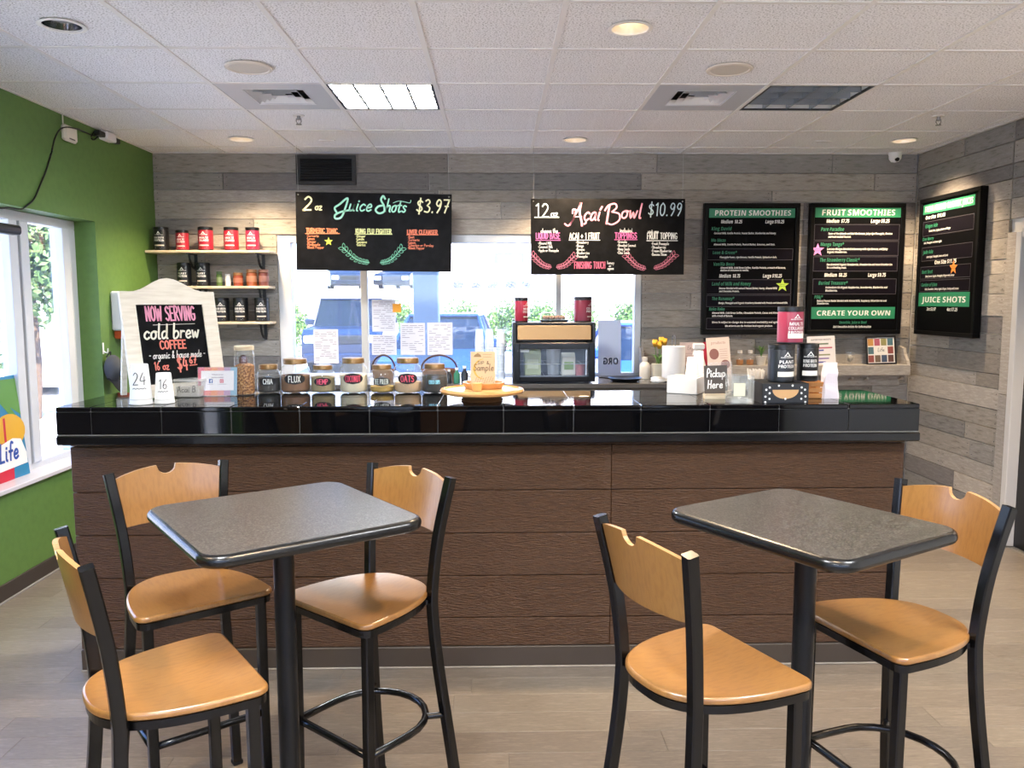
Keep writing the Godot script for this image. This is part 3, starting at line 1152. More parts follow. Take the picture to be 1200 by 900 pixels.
func build_outside() -> void:
	var st := S()
	box2(st, Vector3(-70, -0.6, -90), Vector3(70, -0.2, 40))
	struct("ground_outside", st, hexc("b9b6b0", 0.9))
	st = S()
	box2(st, Vector3(-70, -0.2, -12.5), Vector3(70, -0.02, 40))
	struct("pavement", st, hexc("c8c5be", 0.9))
	st = S()
	box2(st, Vector3(-40, -0.2, -80), Vector3(40, 2.2, -36))
	struct("upper_car_park", st, hexc("d5d2cb", 0.9))
	# canopy post beyond the back window
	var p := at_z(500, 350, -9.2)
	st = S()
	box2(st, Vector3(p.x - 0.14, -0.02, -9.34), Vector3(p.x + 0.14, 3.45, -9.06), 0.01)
	var post := part(self, "canopy_post", st, hexc("6b8299", 0.6))  # the blue in this grey holds the haze of the window glass
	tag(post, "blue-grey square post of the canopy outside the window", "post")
	# cars; their blue is partly their own, partly the window haze painted in
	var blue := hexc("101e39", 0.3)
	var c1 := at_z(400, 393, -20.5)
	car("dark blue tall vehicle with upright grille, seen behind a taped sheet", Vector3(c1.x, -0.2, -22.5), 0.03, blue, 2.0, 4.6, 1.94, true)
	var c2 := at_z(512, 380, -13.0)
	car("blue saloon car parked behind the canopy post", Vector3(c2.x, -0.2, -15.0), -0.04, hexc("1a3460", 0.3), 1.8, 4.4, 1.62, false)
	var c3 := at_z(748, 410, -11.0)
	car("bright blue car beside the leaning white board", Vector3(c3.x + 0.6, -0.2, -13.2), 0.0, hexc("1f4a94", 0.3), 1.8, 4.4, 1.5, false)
	var c4 := at_z(418, 326, -41.0)
	car("dark hatchback on the upper car park near the vehicle with upright grille", Vector3(c4.x - 0.5, 2.2, -41), 0.25, hexc("121a26", 0.3), 1.8, 4.2, 1.5, false)
	var c5 := at_z(470, 326, -41.0)
	car("black saloon on the upper car park next to the canopy post", Vector3(c5.x + 0.2, 2.2, -41), -0.2, hexc("0e1218", 0.3), 1.8, 4.3, 1.45, false)
	# hedge shrubs in front of the upper car park
	rng.seed = 77
	var hm := hexc("4d7024", 0.7)
	hm.backlight_enabled = true
	hm.backlight = Color(0.2, 0.28, 0.07)
	var spots := [[340, "leafy shrub beside the mirror of the tall blue vehicle"], [452, "sunlit shrub between the tall blue vehicle and the canopy post"], [545, "sunlit shrub over the roof of the blue saloon"], [592, "bushy shrub next to the red canister on the cooler"], [640, "low shrub showing over the cocoa ball tray"], [688, "bright shrub behind the wide red canister"], [736, "bright shrub above the leaning white board"]]
	for s in spots:
		var q := at_z(s[0], 360, -27.0)
		shrub("shrub", s[1], Vector3(q.x, -0.2, -27.0 - (2.8 if spots.find(s) % 2 == 1 else 0.0)), Vector3(0.78, 1.08, 0.7), 3000, 0.06, hm, 0.0, "shrubs along the car park")
	# far hedge and the building with its blue window
	for k in 5:
		var q2 := at_z(535 + 21 * k, 332, -46.0)
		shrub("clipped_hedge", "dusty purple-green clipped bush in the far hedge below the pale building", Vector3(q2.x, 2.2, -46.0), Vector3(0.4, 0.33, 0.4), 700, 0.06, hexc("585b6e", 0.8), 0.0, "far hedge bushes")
	var b := at_z(597, 308, -52.0)
	var bd := thing("pale_building", "pale flat-walled building far behind the hedge with a blue-framed window", "building", Vector3(b.x, 2.2, -52))
	part_box(bd, "wall", hexc("e9e7e2", 0.9), Vector3(-9, 0, -8), Vector3(9, 6, 0))
	part_box(bd, "roof_edge", hexc("d6d3cd", 0.9), Vector3(-9.2, 6, -8.2), Vector3(9.2, 6.3, 0.2))
	var wn := part_box(bd, "window_frame", hexc("4f74ab", 0.4), Vector3(-0.95, 0.55, 0.0), Vector3(0.95, 2.5, 0.06))
	part_box(wn, "pane", hexc("7f9cc0", 0.1), Vector3(-0.72, 0.62, 0.06), Vector3(0.72, 1.3, 0.08))
	part_box(wn, "pane", hexc("dfe8f2", 0.1), Vector3(-0.72, 1.34, 0.06), Vector3(0.72, 2.35, 0.08))
	# to the left: white rendered building and a tree by the window
	var lw := thing("rendered_building", "white rendered building seen through the side window", "building", Vector3(-9.5, -0.02, -19.0))
	part_box(lw, "wall", hexc("efede8", 0.9), Vector3(-8, 0, -3.5), Vector3(1.2, 5.5, 3.0))
	part_box(lw, "roof_edge", hexc("dad7d0", 0.9), Vector3(-8.2, 5.5, -3.7), Vector3(1.4, 5.8, 3.2))
	part_box(lw, "window", hexc("9fb4c6", 0.1), Vector3(-4.6, 1.0, 3.0), Vector3(-3.2, 2.6, 3.05))
	var tm := hexc("56703a", 0.7)
	tm.backlight_enabled = true
	tm.backlight = Color(0.2, 0.26, 0.1)
	shrub("street_tree", "leafy tree in the gap between window mullion and white building", Vector3(-6.6, -0.02, -11.6), Vector3(0.75, 1.2, 0.8), 3000, 0.06, tm, 1.0, "trees outside the side window")
	shrub("street_tree", "leafy tree behind the fruit drink poster on the sill", Vector3(-6.4, -0.02, -9.4), Vector3(1.0, 1.3, 0.9), 3400, 0.06, tm, 0.6, "trees outside the side window")


func build_counter() -> void:
	var c := thing("bar_counter", "long bar counter with black tiled top and brown wood-grain siding front", "counter")
	var zf := -3.52
	var x0 := -1.862
	var x1 := 1.815
	part_box(c, "body", hexc("3a2a21", 0.7), Vector3(x0 + 0.006, 0.0, -3.93), Vector3(x1 - 0.006, 1.04, zf - 0.014))
	var ys := [1.043, 1.022, 0.817, 0.621, 0.425, 0.23, 0.097]
	for i in ys.size() - 1:
		var xs := [x0]
		for s in [at_z(716, 600, zf).x]:
			xs.append(s)
		xs.append(x1)
		for k in xs.size() - 1:
			part_box(c, "siding_board", mats["siding"], Vector3(xs[k] + 0.0008, ys[i + 1] + 0.0025, zf - 0.014), Vector3(xs[k + 1] - 0.0008, ys[i] - 0.0015, zf), 0.0025)
		part_box(c, "siding_board", mats["siding"], Vector3(x0 - 0.006, ys[i + 1] + 0.0025, -3.93), Vector3(x0 + 0.006, ys[i] - 0.0015, zf - 0.001), 0.0025)
		part_box(c, "siding_board", mats["siding"], Vector3(x1 - 0.006, ys[i + 1] + 0.0025, -3.93), Vector3(x1 + 0.006, ys[i] - 0.0015, zf - 0.001), 0.0025)
	part_box(c, "kick_board", hexc("40372f", 0.45), Vector3(x0 - 0.008, 0.0, zf - 0.01), Vector3(x1 + 0.008, 0.097, zf + 0.006), 0.004)
	part_box(c, "cove_strip", hexc("8e867b", 0.4), Vector3(x0 - 0.008, 0.0, zf + 0.006), Vector3(x1 + 0.008, 0.008, zf + 0.016), 0.003)
	# tiled slab
	var sx0 := -1.878
	var sx1 := 1.839
	var sf := -3.44
	var sb := -4.0
	part_box(c, "grout_bed", mats["grout"], Vector3(sx0 + 0.004, 1.05, sb + 0.004), Vector3(sx1 - 0.004, TOP - 0.004, sf - 0.004))
	var joints := [sx0]
	for px in [106.5, 189, 271, 351, 433, 513, 590, 672, 751, 832, 913, 994]:
		joints.append(at_z(px, 493, sf).x)
	joints.append(sx1)
	var bt: Material = mats["black_tile"]
	for k in joints.size() - 1:
		var a: float = joints[k] + (0.001 if k > 0 else 0.0)
		var b: float = joints[k + 1] - (0.001 if k < joints.size() - 2 else 0.0)
		part_box(c, "front_tile", bt, Vector3(a, 1.089, sf - 0.012), Vector3(b, 1.1855, sf), 0.0012)
		part_box(c, "edge_tile", bt, Vector3(a, 1.187, sf - 0.06), Vector3(b, TOP, sf + 0.002), 0.004)
		part_box(c, "top_tile", bt, Vector3(a, TOP - 0.01, -3.765), Vector3(b, TOP, sf - 0.0625), 0.0012)
		part_box(c, "top_tile", bt, Vector3(a, TOP - 0.01, sb), Vector3(b, TOP, -3.7675), 0.0012)
	part_box(c, "bead", hexc("77756f", 0.25), Vector3(sx0, 1.0835, sf - 0.01), Vector3(sx1, 1.0875, sf + 0.003), 0.001)
	part_box(c, "lower_edge_strip", hexc("0c0c0e", 0.15), Vector3(sx0 - 0.004, 1.043, sf - 0.08), Vector3(sx1 + 0.006, 1.083, sf + 0.008), 0.006)
	for e in [[sx0, sx0 + 0.012], [sx1 - 0.012, sx1]]:
		part_box(c, "side_tile", bt, Vector3(e[0], 1.05, sb), Vector3(e[1], 1.1855, sf - 0.0125), 0.001)
	# lower work counter along the back wall
	var w := thing("work_counter", "grey-topped work counter under the back window", "counter")
	part_box(w, "cabinet", hexc("6b645c", 0.7), Vector3(-1.9, 0.0, ZB + 0.03), Vector3(1.72, BACK - 0.035, -5.98))
	part_box(w, "worktop", hexc("55524f", 0.2), Vector3(-1.92, BACK - 0.035, ZB + 0.022), Vector3(1.74, BACK, -5.95), 0.004)
	for k in 6:
		var a := -1.88 + k * 0.6
		var d := part_box(w, "cabinet_door", hexc("746c63", 0.6), Vector3(a + 0.01, 0.12, -5.98), Vector3(a + 0.58, BACK - 0.05, -5.965), 0.003)
		part_box(d, "handle", hexc("a8aaad", 0.3, 1.0), Vector3(a + 0.52, 0.7, -5.965), Vector3(a + 0.53, 0.85, -5.945), 0.003)


func table(label: String, at: Vector3, turn: float, w: float, d: float) -> void:
	var t := thing("bar_table", label, "table", at, turn)
	var h := 1.067
	var o := round_rect(w, d, 0.065, 7)
	var st := S()
	stack(st, o, [Vector2(0.012, h - 0.028), Vector2(0.012, h - 0.0003), Vector2(0.0135, h + 0.0002)])
	part(t, "table_top", st, mats["laminate"], "speckled grey-brown laminate top")
	st = S()
	var prof := []
	for i in 9:
		var a := -PI / 2 + PI * i / 8.0
		prof.append(Vector2(0.012 - 0.014 * cos(a), h - 0.017 + 0.0165 * sin(a)))
	prof.push_front(Vector2(0.03, h - 0.0335))
	stack(st, o, prof, false)
	part(t, "edge_band", st, mats["vinyl"], "black rounded vinyl edge")
	st = S()
	for a in [PI / 4, -PI / 4]:
		var dir := Vector3(cos(a), 0, sin(a)) * 0.2
		bar(st, [-dir + Vector3.UP * (h - 0.04), dir + Vector3.UP * (h - 0.04)], 0.035, 0.022)
	part(t, "top_spider", st, mats["steel"])
	st = S()
	cyl(st, 0.029, 0.029, 0.02, h - 0.03, Vector3.ZERO, 28)
	part(t, "column", st, dull("101215", 0.3, 0.4))
	st = S()
	lathe(st, V([0, 0, 0.215, 0, 0.22, 0.006, 0.2, 0.016, 0.08, 0.03, 0.04, 0.05, 0, 0.05]), 36)
	part(t, "base", st, mats["steel"])


func seat_outline(inset: float) -> Array:
	var half := []
	var r := 0.035
	for i in 6:
		var a := PI / 2 - PI / 2 * i / 5.0
		half.append(Vector2(0.2025 - r + r * cos(a), -r + r * sin(a)))
	for i in range(1, 22):
		var th := PI / 2 * i / 22.0
		var p := Vector2(0.2025 * pow(cos(th), 2.0 / 2.6), -0.365 * pow(sin(th), 2.0 / 2.6))
		if p.y < -r - 0.008:
			half.append(p)
	half.append(Vector2(0, -0.365))
	var out := half.duplicate()
	for i in range(half.size() - 2, -1, -1):
		out.append(Vector2(-half[i].x, half[i].y))
	if inset > 0.0:
		var n := out.size()
		var ins := []
		for i in n:
			var d: Vector2 = out[(i + 1) % n] - out[(i - 1 + n) % n]
			var nn := Vector2(-d.y, d.x).normalized()
			ins.append(out[i] - nn * inset)
		return ins
	return out


func make_stool() -> Node3D:
	var t := thing("bar_stool", "", "stool")
	var h := 0.758
	# seat: a dished ply board with rounded edges
	var st := S()
	var o := seat_outline(0.0)
	stack(st, o, V([0.008, h - 0.02, 0.0, h - 0.014, 0.0, h - 0.006, 0.002, h - 0.002, 0.006, h]), false)
	var n := o.size()
	var c := Vector2(0, -0.17)
	var dish := func(p: Vector2, k: float) -> Vector3:
		var q := c + (p - c) * k
		var dip := 0.014 * (1.0 - k * k) * (1.0 - 0.45 * exp(-pow(q.x / 0.05, 2.0)) * smoothstep(-0.2, -0.02, q.y))
		return Vector3(q.x, h - dip, q.y)
	var rim := seat_outline(0.006)
	var ks := [1.0, 0.9, 0.78, 0.62, 0.45, 0.25, 0.0]
	for s in ks.size() - 1:
		for i in n:
			var j := (i + 1) % n
			var a: Vector3 = dish.call(rim[i], ks[s])
			var b: Vector3 = dish.call(rim[j], ks[s])
			var e: Vector3 = dish.call(rim[j], ks[s + 1])
			var f: Vector3 = dish.call(rim[i], ks[s + 1])
			var na := [Vector3.UP, Vector3.UP, Vector3.UP, Vector3.UP]
			var list := [[rim[i], ks[s]], [rim[j], ks[s]], [rim[j], ks[s + 1]], [rim[i], ks[s + 1]]]
			for m in 4:
				var p: Vector2 = list[m][0]
				var k: float = list[m][1]
				var ctr: Vector3 = dish.call(p, k)
				var q := Vector2(ctr.x, ctr.z)
				var slope := (q - c) * 0.028 / 0.04 * 1.0
				na[m] = Vector3(-slope.x, 1.0, -slope.y).normalized()
			if (b - a).cross(e - a).y > 0.0:
				squad(st, a, b, e, f, na[0], na[1], na[2], na[3])
			else:
				squad(st, a, f, e, b, na[0], na[3], na[2], na[1])
	for i in range(1, n - 1):
		var low := seat_outline(0.008)
		tri(st, Vector3(low[0].x, h - 0.02, low[0].y), Vector3(low[i].x, h - 0.02, low[i].y), Vector3(low[i + 1].x, h - 0.02, low[i + 1].y), Vector3.DOWN)
	part(t, "seat", st, mats["maple"], "honey maple ply seat, straight in front and round behind")
	# steel ring under the seat
	st = S()
	var ring := []
	for p in seat_outline(0.016):
		ring.append(Vector3(p.x, h - 0.0315, p.y))
	sweep(st, ring, [Vector2(0.011, -0.009), Vector2(0.011, 0.011), Vector2(-0.011, 0.011), Vector2(-0.011, -0.009)], false, true)
	part(t, "seat_ring", st, mats["steel"])
	for s in [-1.0, 1.0]:
		st = S()
		bar(st, v3([[s * 0.168, h - 0.03, -0.037], [s * 0.168, 0.35, -0.035], [s * 0.17, 0.012, -0.03]]), 0.028, 0.028, Vector3.BACK)
		var leg := part(t, "leg", st, mats["steel"])
		st = S()
		box(st, Vector3(s * 0.17, 0.008, -0.03), Vector3(0.032, 0.016, 0.032), 0.003)
		part(leg, "glide", st, hexc("0d0d0d", 0.8))
		st = S()
		bar(st, smooth(v3([[s * 0.193, 0.012, -0.388], [s * 0.178, 0.25, -0.36], [s * 0.156, 0.52, -0.331], [s * 0.147, 0.68, -0.32], [s * 0.147, 0.77, -0.32], [s * 0.158, 0.93, -0.336], [s * 0.181, 1.113, -0.37]]), 4), 0.03, 0.03, Vector3.BACK)
		leg = part(t, "rear_leg_and_post", st, mats["steel"])
		st = S()
		box(st, Vector3(s * 0.194, 0.008, -0.389), Vector3(0.034, 0.016, 0.034), 0.003)
		part(leg, "glide", st, hexc("0d0d0d", 0.8))
		st = S()
		bar(st, v3([[s * 0.115, h - 0.034, -0.295], [s * 0.142, h - 0.034, -0.316]]), 0.02, 0.02)
		part(leg, "bracket", st, mats["steel"])
	# foot ring
	st = S()
	var loop := [Vector3(-0.168, 0.35, -0.035), Vector3(-0.1, 0.35, -0.035), Vector3(0.1, 0.35, -0.035), Vector3(0.168, 0.35, -0.035), Vector3(0.17, 0.35, -0.12), Vector3(0.17, 0.35, -0.19)]
	for i in range(1, 12):
		var a := PI * i / 12.0
		loop.append(Vector3(0.17 * cos(a), 0.35, -0.19 - 0.17 * sin(a)))
	loop.append_array([Vector3(-0.17, 0.35, -0.19), Vector3(-0.17, 0.35, -0.12)])
	tube(st, loop, 0.0115, 8, true)
	for s in [-1.0, 1.0]:
		tube(st, v3([[s * 0.13, 0.35, -0.3], [s * 0.168, 0.35, -0.346]]), 0.01, 8)
	part(t, "foot_ring", st, mats["steel"])
	# curved ply back with a finger notch in its arched top
	st = S()
	var xs := []
	for i in 15:
		xs.append(-0.167 + 0.334 * i / 14.0)
	for e in [-0.03, -0.026, -0.02, -0.01, 0.0, 0.01, 0.02, 0.026, 0.03]:
		if not xs.any(func(q): return absf(q - e) < 0.0015):
			xs.append(e)
	xs.sort()
	var top := func(x: float) -> float:
		var y := 1.094 + 0.024 * (1.0 - pow(x / 0.167, 2.0))
		if absf(x) < 0.03:
			y -= 0.03 * sqrt(maxf(0.0, 1.0 - pow(x / 0.03, 2.0)))
		return y
	var shell := func(x: float, k: float, front: float) -> Array:
		var y: float = lerpf(0.942, top.call(x), k)
		var zz := -0.337 - (y - 0.942) * 0.19 - 0.03 * (1.0 - pow(x / 0.167, 2.0)) + 0.006 * front
		var wide := lerpf(0.1445, 0.166, (y - 0.942) / 0.158) / 0.167
		var nr := Vector3(-2.0 * 0.03 * x / (0.167 * 0.16), 0.19, 1.0).normalized() * front
		return [Vector3(x * wide, y, zz), nr]
	for i in xs.size() - 1:
		for r in 6:
			for f in [1.0, -1.0]:
				var q := [shell.call(xs[i], r / 6.0, f), shell.call(xs[i + 1], r / 6.0, f), shell.call(xs[i + 1], (r + 1) / 6.0, f), shell.call(xs[i], (r + 1) / 6.0, f)]
				if f > 0:
					squad(st, q[0][0], q[1][0], q[2][0], q[3][0], q[0][1], q[1][1], q[2][1], q[3][1])
				else:
					squad(st, q[0][0], q[3][0], q[2][0], q[1][0], q[0][1], q[3][1], q[2][1], q[1][1])
	var back := part(t, "backrest", st, mats["maple"], "curved maple ply backrest with a notched top")
	st = S()
	for i in xs.size() - 1:
		quad(st, shell.call(xs[i], 1.0, 1.0)[0], shell.call(xs[i + 1], 1.0, 1.0)[0], shell.call(xs[i + 1], 1.0, -1.0)[0], shell.call(xs[i], 1.0, -1.0)[0], Vector3.UP)
		quad(st, shell.call(xs[i], 0.0, 1.0)[0], shell.call(xs[i + 1], 0.0, 1.0)[0], shell.call(xs[i + 1], 0.0, -1.0)[0], shell.call(xs[i], 0.0, -1.0)[0], Vector3.DOWN)
	for e in [xs[0], xs[xs.size() - 1]]:
		quad(st, shell.call(e, 0.0, 1.0)[0], shell.call(e, 1.0, 1.0)[0], shell.call(e, 1.0, -1.0)[0], shell.call(e, 0.0, -1.0)[0], Vector3(e, 0, 0))
	part(back, "ply_edge", st, mats["maple_edge"])
	return t


func build_tables() -> void:
	table("square bar table with grey laminate top ringed by three stools", Vector3(-0.602, 0, -2.223), deg_to_rad(35.5), 0.6, 0.6)
	table("square bar table with speckled top between two stools", Vector3(0.842, 0, -2.122), deg_to_rad(31.3), 0.515, 0.585)
	var first := make_stool()
	var spots := [[-0.644, -1.982, 125.1, "maple bar stool at the three-stool table, on the side away from the counter"], [-0.858, -2.343, 37.4, "maple bar stool backed up to the counter on the green wall side of its table"], [-0.521, -2.287, 319.5, "maple bar stool backed up to the counter between the two tables"], [0.673, -1.992, 114.8, "maple bar stool at the two-stool table, back towards the other table"], [0.943, -2.106, 288.9, "maple bar stool at the two-stool table, back towards the plank wall"]]
	for k in spots.size():
		var s: Array = spots[k]
		var o: Node3D = first
		if k > 0:
			o = first.duplicate()
			o.name = numbered("bar_stool")
			add_child(o)
		o.position = Vector3(s[0], 0, s[1])
		o.rotation.y = deg_to_rad(s[2])
		tag(o, s[3], "stool", "maple bar stools")


func glow(c: Color, energy: float) -> StandardMaterial3D:
	var m := StandardMaterial3D.new()
	m.albedo_color = Color(0.9, 0.9, 0.88)
	m.roughness = 0.6
	m.emission_enabled = true
	m.emission = c
	m.emission_energy_multiplier = energy
	return m


func can_light(o: Vector3, lit: bool, label: String) -> void:
	var t := thing("recessed_downlight", label, "ceiling light", o, 0.0, "recessed downlights")
	var st := S()
	lathe(st, V([0.09, 0.004, 0.098, -0.002, 0.092, -0.005, 0.08, -0.003, 0.078, 0.004]), 32)
	part(t, "trim_ring", st, hexc("efece6", 0.4))
	st = S()
	lathe(st, V([0.079, 0.0, 0.074, 0.05, 0.06, 0.11, 0.045, 0.13]), 32)
	part(t, "reflector", st, hexc("e6e0d4", 0.3, 0.55) if lit else hexc("b9b9b9", 0.12, 1.0))  # warm white in lit cans paints in the glow of the bowl
	st = S()
	lathe(st, V([0, 0.034, 0.034, 0.037, 0.05, 0.055, 0.045, 0.13, 0, 0.13]), 20)
	part(t, "bulb", st, glow(Color(1.0, 0.87, 0.7), 1.6) if lit else hexc("dddbd6", 0.3))
	st = S()
	lathe(st, V([0.1, 0.02, 0.1, 0.15, 0, 0.15]), 20)
	part(t, "housing", st, hexc("4a4a4a", 0.6))
	if lit:
		var l := SpotLight3D.new()
		l.name = "downlight_beam"
		l.light_color = Color(1.0, 0.88, 0.72)
		l.light_energy = 2.6
		l.light_size = 0.05
		l.spot_angle = 58.0
		l.spot_angle_attenuation = 0.6
		l.spot_range = 20.0
		l.spot_attenuation = 2.0
		l.shadow_enabled = true
		l.position = o + Vector3(0, -0.008, 0)
		l.rotation.x = -PI / 2
		add_child(l)


func troffer(o: Vector3, lit: bool, label: String) -> void:
	var t := thing("ceiling_troffer", label, "ceiling light", o, 0.0, "square louvred ceiling lights")
	var w := 0.292
	var st := S()
	# housing: sides and lid
	box2(st, Vector3(-w, 0.1, -w), Vector3(w, 0.11, w))
	for e in [[-w, -w + 0.006, -w, w], [w - 0.006, w, -w, w], [-w, w, -w, -w + 0.006], [-w, w, w - 0.006, w]]:
		box2(st, Vector3(e[0], 0.012, e[2]), Vector3(e[1], 0.1, e[3]))
	part(t, "housing", st, hexc("e8e8e6", 0.5))
	st = S()
	for e in [[-w, -w + 0.014, -w, w], [w - 0.014, w, -w, w], [-w, w, -w, -w + 0.014], [-w, w, w - 0.014, w]]:
		box2(st, Vector3(e[0], 0.002, e[2]), Vector3(e[1], 0.012, e[3]))
	part(t, "frame", st, hexc("1c1d1f", 0.5))
	# parabolic louvre
	st = S()
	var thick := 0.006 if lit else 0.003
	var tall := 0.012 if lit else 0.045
	for i in range(1, 4):
		var x := -w + 2 * w * i / 4.0
		box2(st, Vector3(x - thick, 0.004, -w + 0.014), Vector3(x + thick, tall, w - 0.014))
		box2(st, Vector3(-w + 0.014, 0.004, x - thick), Vector3(w - 0.014, tall, x + thick))
	part(t, "louvre", st, hexc("1c1c1b", 0.5) if lit else hexc("aab2bc", 0.25, 0.7))  # dark in lit fittings: shade of the aluminium bars put into the colour
	for i in 3:
		st = S()
		var z := -w + 2 * w * (i + 0.5) / 3.0
		var keep := xf
		xf = Transform3D(Basis(Vector3.BACK, PI / 2), Vector3(w - 0.03, 0.075, z))
		cyl(st, 0.013, 0.013, 0.0, 2 * w - 0.06, Vector3.ZERO, 12)
		xf = keep
		part(t, "lamp_tube", st, glow(Color(1.0, 0.95, 0.86), 9.0) if lit else hexc("e8eaec", 0.3))
	st = S()
	box2(st, Vector3(-w + 0.006, 0.093, -w + 0.006), Vector3(w - 0.006, 0.099, w - 0.006))
	part(t, "lamp_reflector", st, hexc("f4f4f2", 0.3))
	if lit:
		var l := AreaLight3D.new()
		l.name = "troffer_light"
		l.area_size = Vector2(2 * w - 0.06, 2 * w - 0.06)
		l.light_color = Color(0.97, 0.985, 1.0)
		l.light_energy = 6.0
		l.area_range = 20.0
		l.shadow_enabled = true
		l.position = o + Vector3(0, 0.058, 0)
		l.rotation.x = -PI / 2
		add_child(l)


func build_ceiling_things() -> void:
	can_light(cell_at(-1, 0), false, "unlit recessed downlight with mirrored bowl over the green wall side")
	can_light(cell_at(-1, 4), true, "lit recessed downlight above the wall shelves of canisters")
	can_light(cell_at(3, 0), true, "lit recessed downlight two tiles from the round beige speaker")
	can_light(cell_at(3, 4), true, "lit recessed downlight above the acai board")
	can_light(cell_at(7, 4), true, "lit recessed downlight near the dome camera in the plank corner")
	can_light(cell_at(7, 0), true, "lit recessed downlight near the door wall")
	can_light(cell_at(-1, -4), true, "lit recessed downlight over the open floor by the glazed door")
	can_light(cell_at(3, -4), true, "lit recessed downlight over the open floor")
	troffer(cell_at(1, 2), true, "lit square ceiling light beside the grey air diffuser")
	troffer(cell_at(5, 2), false, "unlit square ceiling light with blue-grey louvre")
	troffer(cell_at(1, -4), true, "added unseen square fill light over the open floor beside the glazed door")  # this and the next three troffers are added out of view as fill
	troffer(cell_at(5, -4), true, "added unseen square fill light over the open floor beside the side door")
	troffer(cell_at(1, -8), true, "added unseen square fill light by the front window, glazed door end")
	troffer(cell_at(5, -8), true, "added unseen square fill light by the front window, side door end")
	for e in [[0, 1, "round beige ceiling speaker beside the unlit downlight"], [4, 1, "round beige ceiling speaker beside the lit downlight"]]:
		var t := thing("ceiling_speaker", e[2], "speaker", cell_at(e[0], e[1]), 0.0, "round ceiling speakers")
		var st := S()
		lathe(st, V([0.105, 0.006, 0.118, 0.0, 0.115, -0.006, 0.1, -0.009, 0.096, -0.004]), 40)
		part(t, "rim", st, hexc("d9cfc2", 0.5))
		st = S()
		lathe(st, V([0.0, -0.007, 0.05, -0.0065, 0.098, -0.004, 0.098, 0.005]), 40)
		var gm := grained(noise_tex(99, 0.3, [[0.0, "b3aba0"], [0.5, "d0c8bd"], [1.0, "d8d0c6"]], 1, 256), Color("ffffff"), Vector3(8, 8, 8), 0.7, false)
		part(t, "grille", st, gm)
	for e in [[0, 2, "grey square air diffuser beside the lit ceiling light"], [4, 2, "grey square air diffuser beside the unlit ceiling light"]]:
		var t := thing("air_diffuser", e[2], "air vent", cell_at(e[0], e[1]), 0.0, "ceiling air diffusers")
		var w := 0.292
		var st := S()
		# panel with a square opening
		for q in [[-w, w, -w, -0.165], [-w, w, 0.165, w], [-w, -0.165, -0.165, 0.165], [0.165, w, -0.165, 0.165]]:
			box2(st, Vector3(q[0], 0.002, q[2]), Vector3(q[1], 0.008, q[3]))
		part(t, "panel", st, hexc("bfc1c6", 0.45))
		st = S()
		box2(st, Vector3(-0.17, 0.06, -0.17), Vector3(0.17, 0.065, 0.17))
		part(t, "duct", st, hexc("2a2a2c", 0.8))
		var s := 0.17
		while s > 0.03:
			st = S()
			var a := s
			var b := s - 0.028
			for k in 4:
				var bs := Basis(Vector3.UP, PI / 2 * k)
				quad(st, bs * Vector3(-a, 0.0, a), bs * Vector3(a, 0.0, a), bs * Vector3(b, 0.026, b), bs * Vector3(-b, 0.026, b), Vector3.DOWN)
				quad(st, bs * Vector3(-a, 0.003, a), bs * Vector3(a, 0.003, a), bs * Vector3(b, 0.029, b), bs * Vector3(-b, 0.029, b), Vector3.UP)
			part(t, "louvre", st, hexc("e3e3e4", 0.4))
			s -= 0.042
	for e in [[-1.255, -5.313, "small white sprinkler head beside the grey diffuser"], [2.854, -5.289, "small white sprinkler head over the juice menu wall"]]:
		var t := thing("sprinkler_head", e[2], "sprinkler", Vector3(e[0], CEIL + 0.006, e[1]), 0.0, "sprinkler heads")
		var st := S()
		lathe(st, V([0, -0.006, 0.035, -0.006, 0.038, 0.0]), 20)
		part(t, "escutcheon", st, hexc("d9d6d2", 0.4))
		st = S()
		cyl(st, 0.01, 0.012, -0.03, -0.004, Vector3.ZERO, 12)
		tube(st, v3([[-0.014, -0.02, 0], [-0.016, -0.04, 0], [-0.006, -0.055, 0]]), 0.003, 6)
		tube(st, v3([[0.014, -0.02, 0], [0.016, -0.04, 0], [0.006, -0.055, 0]]), 0.003, 6)
		part(t, "frame_arms", st, hexc("8e8b88", 0.35, 0.6))
		st = S()
		cyl(st, 0.018, 0.018, -0.06, -0.056, Vector3.ZERO, 14)
		part(t, "deflector", st, hexc("8e8b88", 0.35, 0.6))
	# slim ceiling slots
	for e in [[383, 165, "slim white slot plate in the ceiling near the canister shelf downlight"], [965, 166, "slim white slot plate in the ceiling near the dome camera"], [752, 179, "slim white slot plate in the ceiling beside the acai board downlight"]]:
		var p := at_y(e[0], e[1], CEIL)
		var st := S()
		box2(st, p + Vector3(-0.06, -0.002, -0.012), p + Vector3(0.06, 0.008, 0.012), 0.003)
		tag(part(self, "slot_plate", st, hexc("d8d5d1", 0.5)), e[2], "ceiling plate", "ceiling slot plates")
	# dome camera on the back wall under the ceiling
	var dc := thing("dome_camera", "white dome security camera in the plank corner under the ceiling", "camera", at_z(1049, 184, ZB + 0.05))
	var st2 := S()
	lathe(st2, V([0, -0.045, 0.03, -0.038, 0.046, -0.015, 0.048, 0.01, 0.052, 0.02, 0.05, 0.036, 0, 0.036]), 24)
	part(dc, "housing", st2, hexc("e9e8e5", 0.4))
	st2 = S()
	ball(st2, Vector3(0, -0.02, 0.034), Vector3(0.02, 0.02, 0.014), 14, 10)
	part(dc, "lens", st2, hexc("0b0b0d", 0.1))


